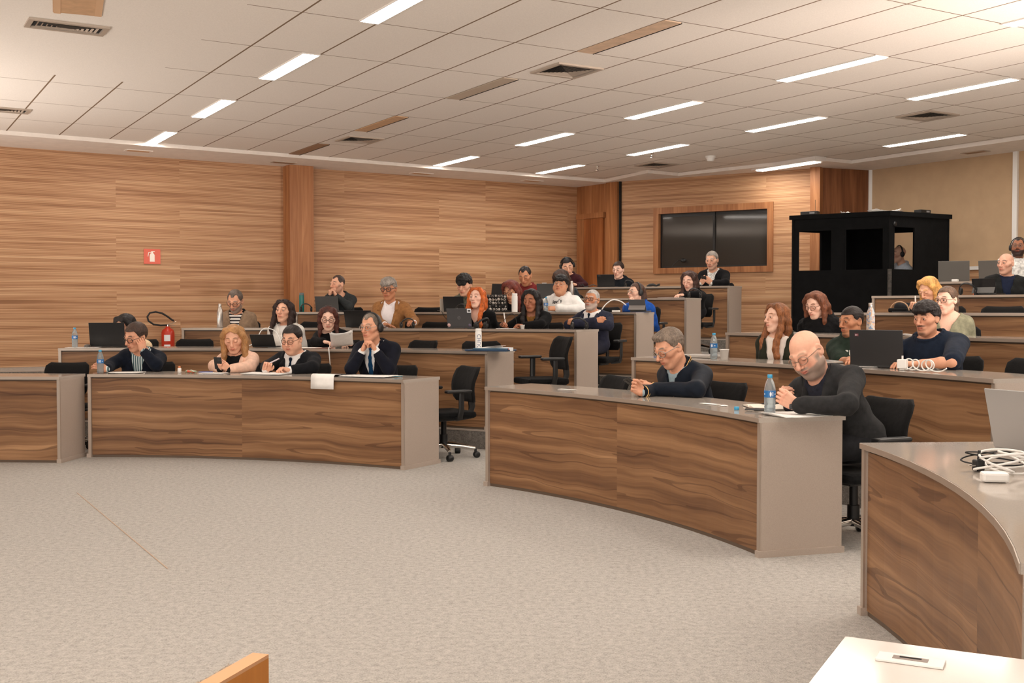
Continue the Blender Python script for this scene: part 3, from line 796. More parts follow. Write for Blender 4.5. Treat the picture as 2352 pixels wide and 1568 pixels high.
def head_cols(V, o):
    x, y, z = V[:, 0], V[:, 1], V[:, 2]; ax = np.abs(x)
    base = np.array(lin(o['skin'])); C = np.tile(base, (len(V), 1))
    def mix(m, c, a=1.0):
        m = np.clip(m*a, 0, 1)[:, None]; C[:] = C*(1-m)+np.array(lin(c))*m
    dk = tuple(v*f for v, f in zip(o['skin'], (.86, .66, .62)))
    mix(np.exp(-(((ax-.042)/.022)**2+((z+.03)/.02)**2))*(y > .03), dk, .4)
    mix(np.exp(-((x/.014)**2+((z+.024)/.012)**2))*(y > .09), dk, .4)
    hc = o.get('brow', o.get('haircol', (60, 40, 30))); bc = o.get('beardcol', hc)
    sh = o.get('shave')          # stubble on the scalp sides
    if sh: mix(np.clip((z-.012)/.012, 0, 1)*np.clip((.062-y-np.maximum(z-.03, 0)*.2)/.02, 0, 1)*np.clip((.085-z)/.02, 0, 1) if o.get('bald') else np.clip((z+.0)/.012, 0, 1)*np.clip((.05-y)/.02, 0, 1), hc, sh)
    b = o.get('beard')
    if b:
        jawm = np.clip((-.028-z-.9*np.maximum(y-.055, 0)*.5)/.012, 0, 1)*np.clip((z+.14)/.02, 0, 1)*np.clip((y+.0+.9*(z+.14))/.05, 0, 1)
        side = np.clip((.01-z)/.02, 0, 1)*np.clip((ax-.056)/.008, 0, 1)*np.clip((y+.0)/.02, 0, 1)*np.clip((.06-y)/.02, 0, 1)
        mu = np.exp(-(((ax-.012)/.024)**4+((z+.0415)/.0075)**4))*(y > .06)
        go = np.exp(-((x/.027)**4+((z+.088)/.022)**4))*(y > .03)
        if b == 'full': mix(np.maximum(np.maximum(jawm, side), mu), bc, o.get('bden', .85))
        elif b == 'goatee': mix(np.maximum(mu, go), bc, o.get('bden', .9)); mix(jawm, bc, .3)
        elif b == 'must': mix(mu, bc, o.get('bden', .8)); mix(np.exp(-((x/.03)**4+((z+.1)/.012)**4))*(y > .02), bc, .75)
        elif b == 'stubble': mix(np.maximum(np.maximum(jawm, side), mu), bc, o.get('bden', .4))
    lipm = np.exp(-((x/.0215)**4+((z+.0568)/.0095)**4))*(y > .068)
    mix(lipm, o.get('lip', tuple(v*f for v, f in zip(o['skin'], (.86, .58, .56)))), .8)
    mix(np.exp(-((x/.02)**4+((z+.0568)/.0018)**2))*(y > .07), (70, 30, 26), .7)
    zb = .036+.005*(1-((ax-.03)/.02)**2)
    mix(np.exp(-(((z-zb)/.0046)**4+((ax-.033)/.0195)**6))*(y > .04), hc, o.get('bw', .96))
    if o.get('eyes', 'open') == 'open': mix(np.exp(-(((z-.0175)/.0022)**2+((ax-.032)/.013)**6))*(y > .06), (40, 26, 22), .75)
    else: mix(np.exp(-(((z-.0035-.1*np.abs(ax-.032))/.0026)**2+((ax-.032)/.013)**6))*(y > .06), (40, 26, 22), .85)
    mix(np.exp(-(((ax-.032)/.02)**2+((z-.0)/.006)**2))*(y > .06), dk, .25)
    return C
def eyeballs(o, gaze=(0, 0)):
    out = []
    if o.get('eyes', 'open') != 'open': return out
    for s in (-1, 1):
        b = MB(); b.sphere((0, 0, 0), .0122, nu=14, nv=10)
        V = np.array(b.v); c = V3(s*.032, .0772, .0112)
        d = nrm(V3(gaze[0]-s*.04, 1, gaze[1]))
        q = np.array([f for f in b.f if len(f) == 4]); t = np.array([f for f in b.f if len(f) == 3])
        out.append((V+c, q, None, 1)); out.append((V+c, t, None, 1))
        b = MB(); b.sphere((0, 0, 0), .0091, nu=12, nv=8); W = np.array(b.v)+c+d*.0038
        q = np.array([f for f in b.f if len(f) == 4]); t = np.array([f for f in b.f if len(f) == 3])
        out.append((W, q, None, 2)); out.append((W, t, None, 2))
    return out
# ---------------------------------------------------------------- hair, in head units
def hair_field(o, fall=None):
    st = o.get('hair', 'short')
    if st in (None, 'none', 'bald'): return None
    F = Field(); th = o.get('hth', {'buzz': .004, 'short': .011, 'crop': .009, 'wavy': .018, 'curly': .02, 'mop': .022, 'slick': .008, 'thin': .007}.get(st, .012))
    F.ell((0, -.016, .036), (.0735+th, .094+th, .0835+th*1.15), .02)
    hl = o.get('hline', .072)      # forward reach of the hairline
    up = o.get('hrise', .078)      # height of the hairline above the eyes centre
    def cut(x, y, z):
        a1 = (y-.012)-.62*(z-.0)                    # side edge running up and forward
        a2 = np.maximum((y-hl+.9*np.abs(x)*.25), (up-z))  # forehead
        front = np.where(z > up, y-hl-.009, (y-.016-.35*np.clip(z, 0, 1)))*.9
        return front
    def nape(x, y, z): return -(z+.055+.35*np.minimum(y+.02, 0)*-1*.0)
    long = st in ('long', 'bob', 'wavylong', 'pony', 'half')
    F.fun(cut, .008, 2)
    if not long: F.fun(lambda x, y, z: -(z+o.get('nape', .06))*.8-.15*np.maximum(y+.05, 0), .01, 2)
    else: F.fun(lambda x, y, z: -(z+.08), .01, 2)
    # ear clearance
    if not long or st == 'pony':
        for s in (-1, 1): F.ell((s*.085, .0, -.01), (.022, .03, .032), .006, 1)
    if st in ('mop', 'fringe', 'wavy', 'curly') or o.get('fringe'):
        w = o.get('fringe', .5)
        F.chain([(-.06, .05, .075), (-.03, .083, .078-.03*w), (.02, .088, .074-.03*w), (.058, .058, .066)], [.018, .019, .019, .017], .016)
        F.ell((0, .02, .09), (.072, .075, .045), .03)
    if st == 'quiff': F.ell((0.008, .034, .1), (.056, .044, .02), .02)
    if o.get('recede'):
        for s in (-1, 1): F.ell((s*.045, .075, .09), (.028, .045, .045), .012, 1)
    if o.get('crown'):           # bald on top, hair ring on the sides
        F.ell((0, .012, .105), (.062, .1, .062), .012, 1)
    part = o.get('part', 0.0)
    if long:
        L = o.get('hlen', .3); w = o.get('hvol', 1.0); fwd = o.get('hfwd', .02)
        for s in (-1, 1):
            P = [(s*.05+part*.01, .03, .1), (s*.078*w, .02, .045), (s*.086*w, .012, -.02), (s*.084*w, .014+fwd*.6, -.09), (s*.088*w, .016+fwd*1.6, -.14)]
            R = [.026, .026, .026, .028, .026]
            zz = -.14
            while zz > .08-L:
                zz -= .06; P.append((s*(.086*w+.012*math.sin(zz*30+s)), .02+fwd*(2.4 if zz > -.22 else 3.0), zz)); R.append(.027)
            for q_ in range(1, min(4, len(R))): R[-q_] = (.009, .017, .023)[q_-1]
            F.chain(P, R, .02)
            Pb = [(s*.06, -.05, .06), (s*.07*w, -.055, -.03), (s*.066*w, -.06, -.1), (s*.06*w, -.07, max(.08-L, -.2))]
            F.chain(Pb, [.035, .036, .036, .03], .02)
        F.chain([(0, -.08, .05), (0, -.085, -.05), (0, -.085, max(.08-L, -.2))], [.04, .04, .034], .03)
        hw = o.get('face_w', .054)
        def facewin(x, y, z):
            q = np.clip((z-.015)/o.get('face_h', .08), 0, 1.3)
            return np.maximum(np.abs(x-part*.012)-hw*np.sqrt(np.maximum(1-q*q, 0))+np.maximum(q-1, 0)*.2, .02-y)
        F.fun(facewin, .012, 1, (-.12, 0, -.5), (.12, .2, .12))
    f1 = o.get('hfreq', 42)*1.5; am = o.get('hamp', .0013 if st in ('long', 'bob') else .0022 if st not in ('curly', 'wavy', 'mop', 'wavylong') else .0034)
    if long:
        def disp(x, y, z):
            th_ = np.arctan2(x, y+.02); return am*(np.sin(f1*th_+3.0*np.sin(22*z+x*30))+.6*np.sin(f1*2.3*th_+2*np.sin(30*z)))*np.clip(1.2-np.clip(z, 0, .1)*3, .4, 1)
    elif st in ('curly', 'wavy', 'mop'):
        def disp(x, y, z): return am*1.3*sn(x, y, z, 150, 1.0)+am*.6*sn(x, y, z, 330, 2.0)
    else:
        def disp(x, y, z): return am*.6*(np.sin(190*x+9*np.sin(31*z+3*x*20)+30*y)*.6+.6*sn(x, y, z, 310, .7))
    F.disp = disp
    return F
# ---------------------------------------------------------------- hand (frame: x along fingers, y thumb side, z back of hand), right hand
HP = {'flat': ([8, 10, 6], [8, 10, 6], [8, 10, 6], [10, 12, 8], (35, 10, 10)),
      'relaxed': ([22, 28, 14], [26, 32, 16], [30, 36, 18], [34, 40, 20], (38, 15, 15)),
      'type': ([18, 34, 20], [20, 38, 22], [22, 38, 22], [24, 36, 22], (30, 12, 12)),
      'fist': ([75, 95, 55], [78, 98, 58], [80, 98, 58], [82, 98, 58], (30, 40, 45)),
      'grip': ([42, 46, 28], [46, 48, 30], [50, 50, 30], [54, 52, 32], (52, 18, 12)),
      'phone': ([40, 55, 30], [44, 58, 32], [48, 60, 34], [52, 62, 36], (20, 18, 20)),
      'pen': ([48, 48, 22], [56, 60, 30], [66, 74, 40], [72, 78, 44], (44, 30, 20)),
      'lock': ([58, 62, 24], [60, 64, 24], [60, 64, 26], [62, 66, 28], (24, 22, 20)),
      'curl': ([50, 70, 40], [54, 74, 40], [58, 76, 42], [60, 76, 42], (30, 25, 25))}
def hand_field(pose, fore_to, fr, th=1.0, fem=False):
    """fore_to: elbow in hand units; fr: (wrist radius, elbow radius)"""
    F = Field(); P = HP[pose]; t = .9 if fem else 1.0; t *= th
    w = .034*t
    F.cone((-.01, 0, 0), (.035, .0, 0), .026*t, .03*t, .012, 0, ((0, 0, 1), 1.75))
    for i, yy in enumerate((.030, .0105, -.0095, -.028)):
        yy *= t
        F.cone((.012, yy*.62, .0), (.084-.003*abs(i-1), yy, .001), .0135*t, .0112*t, .012)
    F.cone((.02, .025*t, -.006), (.055, .0315*t, -.008), .016*t, .012*t, .014)
    F.cone((.02, -.02*t, -.008), (.05, -.024*t, -.008), .014*t, .01*t, .014)
    Ls = ((.041, .025, .02), (.045, .029, .022), (.042, .027, .021), (.033, .02, .018))
    for i, yy in enumerate((.030, .0105, -.0095, -.028)):
        yy *= t; p = V3(.084-.003*abs(i-1), yy, .001); a = 0.0; sp = math.radians((5, 1, -3, -8)[i])
        r = (.0092, .0094, .009, .008)[i]*t
        for j, (L, b) in enumerate(zip(Ls[i], P[i])):
            a += math.radians(b)
            d = V3(math.cos(a)*math.cos(sp), math.cos(a)*math.sin(sp), -math.sin(a)); q = p+d*L*(.95 if fem else 1.0)
            F.cone(p, q, r, r*.9, .004); p = q; r *= .91
    tb = P[4]; a = math.radians(tb[0]); p = V3(.018, .024*t, -.006); r = .0125*t
    dn = math.radians(22)
    for j, (L, b) in enumerate(zip((.042, .032, .026), (0, tb[1], tb[2]))):
        a -= math.radians(b); d = nrm(V3(math.cos(a)*math.cos(dn), math.sin(a)*math.cos(dn), -math.sin(dn))); q = p+d*L
        F.cone(p, q, r, r*.88, .006); p = q; r *= .86
    e = np.array(fore_to, float)
    F.cone((.0, 0, 0), e*.25, fr[0]*1.0, fr[0]*1.12, .012, 0, ((0, 0, 1), 1.25))
    F.cone(e*.25, e*.72, fr[0]*1.1, fr[1], .02); F.cone(e*.72, e, fr[1], fr[1]*.95, .02)
    return F
# ---------------------------------------------------------------- things on the desks
def desk_at(blk, k, x, r, y=712):
    """point on the desk top of a row under picture column x, r metres behind its front edge; yaw so that +y faces the room"""
    P = at_r(x, y, row_R(blk, k)+r); z = row_z(k)+DESK_H+.0015
    a = ang_of(P); return V3(P[0], P[1], z), a+PI/2
M_WATER = None
def clear_plastic():
    t = NT('clear_plastic'); t.base((226, 236, 240)); t.set(Roughness=.08, IOR=1.2); t.bsdf.inputs['Transmission Weight'].default_value = .82
    return t.mat
M_CLEAR = clear_plastic()
def water_mat():
    t = NT('water'); t.base((214, 224, 230)); t.set(Roughness=.06, IOR=1.15); t.bsdf.inputs['Transmission Weight'].default_value = .8
    return t.mat
M_WATER = water_mat()
M_CAPBLUE = plain('cap_blue', (64, 160, 204), .35); M_LABEL = plain('label_blue', (34, 106, 170), .5); M_LABELW = plain('label_white', (236, 240, 244), .5)
def water_bottle(pos, label, hgt=.225, water=.62, rz=0):
    s = hgt/.225
    r = thing('water_bottle', label, 'bottle', pos, rz, 'blue capped water bottles on the desks')
    b = MB(); b.lathe([(a*s, z*s) for a, z in ((.001, .004), (.024, .0), (.031, .006), (.032, .03), (.0295, .036), (.032, .042), (.0295, .05), (.032, .056), (.032, .135), (.03, .155), (.022, .185), (.0135, .2), (.0125, .206))], n=20); b.build('bottle_body', M_CLEAR, r)
    w = MB(); h = .2*water; w.lathe([(.001, .006*s), (.028*s, .006*s), (.029*s, .03*s), (.0285*s, h*s), (.001, h*s)], n=16); w.build('water', M_WATER, r)
    l = MB(); l.lathe([(.0327*s, .096*s), (.0327*s, .134*s)], n=20); lb = l.build('bottle_label', M_LABEL, r)
    g = MB()
    def mark(a0, a1, z0, z1):
        n = 3; q = [a0+(a1-a0)*i/n for i in range(n+1)]
        for i in range(n): g.add([(.0331*s*math.sin(q[i]), .0331*s*math.cos(q[i]), z0*s), (.0331*s*math.sin(q[i+1]), .0331*s*math.cos(q[i+1]), z0*s), (.0331*s*math.sin(q[i+1]), .0331*s*math.cos(q[i+1]), z1*s), (.0331*s*math.sin(q[i]), .0331*s*math.cos(q[i]), z1*s)], [(3, 2, 1, 0)])
    for off in (-2.6, -.5, 1.6):
        mark(off, off+.14, .104, .127); mark(off+.3, off+.62, .108, .123); mark(off+.38, off+.54, .102, .129); mark(off-.6, off-.3, .112, .118)
    g.build('label_print', M_LABELW, lb)
    c = MB(); c.lathe([(.001, .224*s), (.0135*s, .224*s), (.0145*s, .22*s), (.0145*s, .207*s), (.0135*s, .2055*s)], n=16); c.build('bottle_cap', M_CAPBLUE, r)
    return r
def flask(pos, label, mat, hgt=.26, rad=.033, cap=None, style='swell', group=None, rz=0):
    r = thing('flask', label, 'flask', pos, rz, group)
    if style == 'swell': prof = [(.001, 0), (rad*.94, 0), (rad, .006), (rad, hgt*.62), (rad*.9, hgt*.7), (rad*.58, hgt*.82), (rad*.52, hgt*.86)]
    elif style == 'tube': prof = [(.001, 0), (rad*.96, 0), (rad, .006), (rad, hgt*.84), (rad*.9, hgt*.87)]
    else: prof = [(.001, 0), (rad*.96, 0), (rad, .005), (rad, hgt*.74), (rad*.7, hgt*.82), (rad*.62, hgt*.84)]
    b = MB(); b.lathe(prof, n=20); b.build('flask_body', mat, r)
    c = MB(); z0 = prof[-1][1]; rr = prof[-1][0]
    c.lathe([(rr*.98, z0), (rr*1.02, z0+.004), (rr*1.02, hgt-.004), (rr*.9, hgt), (.001, hgt)], n=18); c.build('flask_cap', cap or mat, r)
    return r
def laptop(pos, rz, label, w=.34, d=.235, tilt=20, mat=None, logo=None, name='laptop', screen=True, group='laptops on the desks', extra=None, keyb=True):
    """open laptop used from the -y side; its lid back faces the room"""
    mat = mat or plain('laptop_black', (22, 22, 23), .4)
    r = thing(name, label, 'laptop', pos, rz, group)
    b = MB(); b.box((0, -d/2, .009), (w, d, .014), 0, None, .003); b.build('laptop_base', mat, r)
    if keyb:
        q = MB(); q.box((0, -d*.38, .0167), (w*.9, d*.48, .0012)); q.build('keyboard', plain('keys_black', (26, 26, 27), .6), r)
    M = Matrix.Translation((0, 0, .016)) @ Matrix.Rotation(math.radians(-tilt), 4, 'X')
    l = MB(); l.box((0, 0, d/2), (w, .008, d), 0, M, .003); lo = l.build('lid', mat, r)
    s = MB(); s.box((0, -.0046, d/2), (w*.94, .0006, d*.88), 0, M); s.build('screen', plain('screen_dark', (26, 30, 36), .15), lo)
    if logo: logo(lo, M, w, d)
    return r, lo, M
def text_mesh(txt, size, mat, parent, M, name='lettering', ext=.0006, bold=0, proj=None, shear=0, align='CENTER'):
    cu = bpy.data.curves.new('tmp', 'FONT'); cu.body = txt; cu.size = size; cu.align_x = align; cu.align_y = 'CENTER'; cu.extrude = ext; cu.offset = bold; cu.shear = shear; cu.resolution_u = 3
    ob = bpy.data.objects.new('tmp', cu); COL.objects.link(ob); dg = bpy.context.evaluated_depsgraph_get(); dg.update()
    me = bpy.data.meshes.new_from_object(ob.evaluated_get(dg)); bpy.data.objects.remove(ob); bpy.data.curves.remove(cu)
    if proj:
        bm = bmesh.new(); bm.from_mesh(me); bmesh.ops.subdivide_edges(bm, edges=[e for e in bm.edges if e.calc_length() > size*.2], cuts=2)
        for v in bm.verts: v.co = Vector(proj(v.co.x, v.co.y, v.co.z))
        bm.to_mesh(me); bm.free()
    else: me.transform(M)
    me.materials.clear(); me.materials.append(mat)
    o = bpy.data.objects.new(name, me); COL.objects.link(o); o.parent = parent; return o
LIDM = lambda M, x, z, y=.0044: M @ Matrix.Translation((x, y, z)) @ Matrix.Rotation(PI, 4, 'Z') @ Matrix.Rotation(PI/2, 4, 'X')
def sheet(pos, rz, w, d, label, n=1, mat=None, curl=.0, name='paper', cat='paper', group=None, jit=.01):
    r = thing(name, label, cat, pos, rz, group)
    for i in range(n):
        m = MB(); z = .0015+.0016*i; nx, ny = 6, 8; vs = []; fs = []; dx, dy, da = random.uniform(-jit, jit), random.uniform(-jit, jit), random.uniform(-.1, .1)*(n > 1)
        for th in (0, .0012):
            for a in range(nx+1):
                for b in range(ny+1):
                    x = w*(a/nx-.5); y = d*(b/ny-.5); zz = z+th+curl*(abs(2*a/nx-1)**3)*(.5+.5*math.sin(3+b*.5+i))
                    vs.append((x*math.cos(da)-y*math.sin(da)+dx, x*math.sin(da)+y*math.cos(da)+dy, zz))
        o = (nx+1)*(ny+1)
        for a in range(nx):
            for b in range(ny):
                q = a*(ny+1)+b; fs.append((o+q, o+q+ny+1, o+q+ny+2, o+q+1)); fs.append((q+1, q+ny+2, q+ny+1, q))
        for a in range(nx):
            for b in (0, ny):
                q = a*(ny+1)+b; fs.append((q, q+ny+1, o+q+ny+1, o+q) if b == 0 else (q+ny+1, q, o+q, o+q+ny+1))
        for b in range(ny):
            for a in (0, nx):
                q = a*(ny+1)+b; fs.append((q+1, q, o+q, o+q+1) if a == 0 else (q, q+1, o+q+1, o+q))
        m.add(vs, fs, 0, None, True); m.build('page', mat or M_PAPER, r)
    return r
def cup(pos, label, h=.075, r0=.026, r1=.036):
    m = MB(); m.lathe([(.001, .001), (r0, .0), (r1, h), (r1+.002, h), (r1+.002, h-.004), (r1-.002, h-.002), (r0-.001, .003), (.001, .003)], n=20)
    return tag(m.build('cup', M_WHITEPL, None, tuple(pos)), label, 'cup', 'white plastic cups')
def cable(pts, r, mat, label, name='cable', cat='cable', sm=4):
    P = [Vector(p) for p in pts]; out = []
    for i in range(len(P)-1):
        p0, p1, p2, p3 = P[max(i-1, 0)], P[i], P[i+1], P[min(i+2, len(P)-1)]
        for j in range(sm):
            t = j/sm; out.append(.5*((2*p1)+(-p0+p2)*t+(2*p0-5*p1+4*p2-p3)*t*t+(-p0+3*p1-3*p2+p3)*t**3))
    out.append(P[-1]); c = Vector(np.mean([tuple(p) for p in out], 0)); c.z = min(p.z for p in out)-r
    m = MB(); m.tube([p-c for p in out], r, n=6)
    return tag(m.build(name, mat, None, tuple(c)), label, cat)
def phone(pos, R, label, name='phone'):
    """R: 3x3 columns width, length, screen normal"""
    r = thing(name, label, 'phone', pos); r.matrix_world = Matrix.Translation(pos) @ Matrix([list(R[0]), list(R[1]), list(R[2])]).to_4x4()
    b = MB(); b.box((0, 0, 0), (.074, .15, .008), 0, None, .003); b.build('phone_case', plain('phone_black', (18, 18, 20), .35), r)
    s = MB(); s.box((0, 0, .0045), (.068, .143, .0008)); s.build('screen', plain('phone_screen', (30, 34, 40), .1), r)
    c = MB(); c.box((.016, .05, -.0055), (.028, .03, .003), 0, None, .001); c.build('camera_bump', plain('camera_bump', (40, 40, 42), .3), r)
    return r
def pen(pos, d, label, mat, L=.14, rr=.0042, group='pens in hands and on desks'):
    d = Vector(d).normalized(); r = thing('pen', label, 'pen', pos, 0, group)
    a = -d*L*.4; b = d*L*.6
    MB().tube([a+d*.015, b], rr, n=8).build('pen_barrel', mat, r); MB().tube([a, a+d*.016], [.0008, rr*.9], n=8).build('pen_tip', M_BLACKPL, r)
    return r
def desk_headset(pos, rz, label, s=1.0):
    """headphones lying on the desk"""
    r = thing('headset', label, 'headphones', pos, rz, 'headphones lying on the desks')
    ca, sa = math.cos(.75), math.sin(.75)
    m = MB(); pts = [(.088*math.cos(a)*s, (-.02+.125*math.sin(a)*ca)*s, (.04+.125*math.sin(a)*sa)*s) for a in np.linspace(-.1, PI+.1, 20)]
    m.tube(pts, .0085*s, n=8, flat=(1.5, .7)); m.build('headband', M_BLACKPL, r)
    for q in (-1, 1):
        e = MB(); e.lathe([(.001, -.012), (.03, -.012), (.039, -.004), (.04, .01), (.034, .02), (.001, .02)], n=18, M=Matrix.Translation((q*.074*s, -.025*s, .0415*s)) @ Matrix.Rotation(q*PI/2, 4, 'Y') @ Matrix.Scale(s, 4)); e.build('ear_cup', M_BLACKPL, r)
    return r
# ---------------------------------------------------------------- office chair (sitter faces +y)
def make_chair(label):
    t = thing('office_chair', label, 'chair', (0, 0, 0), 0, 'black office chairs')
    def shell(w, h, r0, rtop, x_of, th, nx=12, ny=9):
        vs = []; fs = []
        for s in (0, 1):
            for j in range(ny+1):
                v = j/ny
                for i in range(nx+1):
                    u = i/nx*2-1; hw = w/2*(1-.1*(1-v))
                    if v > .8: hw *= math.sqrt(max(0, 1-((v-.8)/.2)**2*.42))
                    if v < .2: hw *= math.sqrt(max(0, 1-((.2-v)/.2)**2*.3))
                    vs.append(x_of(u*hw, v, s))
        n = (nx+1)*(ny+1)
        for j in range(ny):
            for i in range(nx):
                a = j*(nx+1)+i; fs.append((a, a+1, a+nx+2, a+nx+1)); fs.append((n+a+nx+1, n+a+nx+2, n+a+1, n+a))
        for i in range(nx): fs.append((n+i, n+i+1, i+1, i)); q = ny*(nx+1)+i; fs.append((q, q+1, n+q+1, n+q))
        for j in range(ny): a = j*(nx+1); fs.append((a, a+nx+1, n+a+nx+1, n+a)); b = a+nx; fs.append((b+nx+1, b, n+b, n+b+nx+1))
        return vs, fs
    bz0, bh = .50, .315
    vs, fs = shell(.43, bh, 0, 0, lambda x, v, s: (x, -.225+.55*x*x-.06*v+.05*math.sin(v*3)-(.03 if s else 0), bz0+bh*v+.25*x*x*(v > .85)), .03)
    m = MB(); m.add(vs, fs, 0, None, True); m.build('backrest', M_MESHFAB, t)
    m = MB(); m.box((0, 0, .395), (.46, .45, .062), 0, None, .028); m.build('seat', M_BLACKFAB, t)
    m = MB(); m.tube([(0, -.12, .355), (0, -.27, .37), (0, -.29, .45), (0, -.27, .6)], .022, n=8, flat=(1.6, .7)); m.box((0, 0, .355), (.2, .24, .04), 0, None, .01); m.build('back_support', M_BLACKPL, t)
    for q in (-1, 1):
        a = MB(); a.tube([(q*.18, -.02, .365), (q*.28, -.02, .375), (q*.292, -.03, .45), (q*.292, -.03, .6)], .02, n=8, flat=(.8, 1.5)); ar = a.build('armrest', M_BLACKPL, t)
        p = MB(); p.box((q*.292, .0, .615), (.07, .25, .028), 0, None, .012); p.build('arm_pad', M_BLACKPL, ar)
    m = MB(); m.tube([(0, 0, .345), (0, 0, .2)], .025, n=12); m.tube([(0, 0, .21), (0, 0, .09)], .036, n=12); m.build('gas_column', M_BLACKPL, t)
    for i in range(5):
        a = 2*PI*i/5+.35; c, s = math.cos(a), math.sin(a)
        m = MB(); m.tube([(c*.03, s*.03, .115), (c*.17, s*.17, .105), (c*.29, s*.29, .085)], [.026, .022, .016], n=8); lg = m.build('leg', M_CHROME, t)
        w = MB(); w.lathe([(.001, -.026), (.024, -.026), (.029, -.02), (.029, .02), (.024, .026), (.001, .026)], n=14, M=Matrix.Translation((c*.3, s*.3, .0295)) @ Matrix.Rotation(a+PI/2+.5, 4, 'Z') @ Matrix.Rotation(PI/2, 4, 'Y'))
        w.tube([(c*.29, s*.29, .08), (c*.29, s*.29, .05)], .012, n=8); w.build('caster', M_BLACKPL, lg)
    return t
_ch = [None]
def chair_at(x, y, z, rz, label):
    if _ch[0] is None:
        _ch[0] = make_chair(label); r = _ch[0]; r.location = (float(x), float(y), float(z)); r.rotation_euler = (0, 0, rz); return r
    return dup(_ch[0], (x, y, z), rz, label)
def empty_chair(blk, k, x, r, label, turn=0.0, y=712):
    P = at_r(x, y, row_R(blk, k)+r); a = ang_of(P)
    return chair_at(P[0], P[1], row_z(k), a+PI/2+math.radians(turn), label)
def chair_for(key, label, back=0.0, turn=0.0):
    p = PEOPLE[key]; f = p['Rw']@V3(0, 1, 0); o = p['org']-f*back
    return chair_at(o[0], o[1], p['fz'], p['rz']+math.radians(turn), label)
# ---------------------------------------------------------------- person builder
CAMP = V3(0, 0, CH)
def img_basis(P):
    """picture-like axes at world point P: image right, up, toward camera"""
    t = nrm(V3(-P[0], -P[1], 0)); return V3(-t[1], t[0], 0)*1.0 if False else nrm(np.cross(V3(0, 0, 1), t)), V3(0, 0, 1), t
def rot_head(P, yaw, pitch, roll):
    r, u, t = img_basis(P); a = math.radians(yaw); b = math.radians(pitch); c = math.radians(roll)
    f = t*math.cos(a)-r*math.sin(a)                       # yaw > 0 turns to the picture's left
    side = nrm(np.cross(f, u))                            # person's right-hand side
    f2 = f*math.cos(b)-u*math.sin(b); u2 = np.cross(side, f2)
    # roll > 0 leans the crown to the picture's right
    k = 1 if side@r > 0 else -1
    u3 = u2*math.cos(c)+side*k*math.sin(c); s3 = np.cross(f2, u3)
    return np.stack([s3, f2, u3], 1)                      # columns: x right, y forward, z up
def front_of(F, c, f, start=.45):
    """first surface point met when marching from c+f*start back along -f"""
    ts = np.linspace(start, -.05, 160); P = c[None]+f[None]*ts[:, None]; d = F.at(P)
    i = np.argmax(d < 0); return P[i] if (d < 0).any() else c+f*.1
def glasses_mesh(o, parent, R, t, s, col=(30, 28, 27), rnd=True, thick=.0024, clear=False):
    b = MB(); M = Matrix(((R[0][0]*s, R[0][1]*s, R[0][2]*s, t[0]), (R[1][0]*s, R[1][1]*s, R[1][2]*s, t[1]), (R[2][0]*s, R[2][1]*s, R[2][2]*s, t[2]), (0, 0, 0, 1)))
    for q in (-1, 1):
        pts = []
        for i in range(18):
            a = 2*PI*i/18; e = 1.0 if rnd else .72
            cx = abs(math.cos(a))**e*(1 if math.cos(a) > 0 else -1); cz = abs(math.sin(a))**e*(1 if math.sin(a) > 0 else -1)
            pts.append((q*.0335+.0245*cx, .103-.012*abs(cx*.5+q*.25)*2*(.5 if cx*q < 0 else 1), .008+(.021 if rnd else .0175)*cz))
        b.tube(pts, thick, n=6, M=M, closed=True)
        b.tube([(q*.058, .092, .013), (q*.071, .07, .014), (q*.08, .0, .012), (q*.082, -.015, .0)], thick*.85, n=5, M=M)
    b.tube([(-.0095, .105, .012), (0, .109, .014), (.0095, .105, .012)], thick, n=5, M=M)
    b.build('glasses', plain('frame_%d_%d_%d' % col, col, .3, .0 if not clear else .6), parent)
def headphones_mesh(parent, R, t, s, lift=.0):
    M = Matrix(((R[0][0]*s, R[0][1]*s, R[0][2]*s, t[0]), (R[1][0]*s, R[1][1]*s, R[1][2]*s, t[1]), (R[2][0]*s, R[2][1]*s, R[2][2]*s, t[2]), (0, 0, 0, 1)))
    b = MB(); pts = [(.098*math.cos(a), -.012, .01+.122*math.sin(a)) for a in np.linspace(.05, PI-.05, 18)]
    b.tube(pts, .009, n=8, M=M, flat=(.55, 1.5))
    h = b.build('headphones', M_BLACKPL, parent)
    for q in (-1, 1):
        e = MB(); prof = [(.001, -.004), (.03, -.004), (.037, .002), (.037, .014), (.032, .026), (.024, .03), (.001, .031)]
        e.lathe(prof, n=18, M=M @ Matrix.Translation((q*.082, -.012, -.002)) @ Matrix.Rotation(q*PI/2, 4, 'Y') @ Matrix.Diagonal((1.1, .85, 1, 1)))
        e.build('ear_cup', M_BLACKPL, h)
    return h
def bez(a, b, t): return a*(1-t)+b*t
PEOPLE = {}
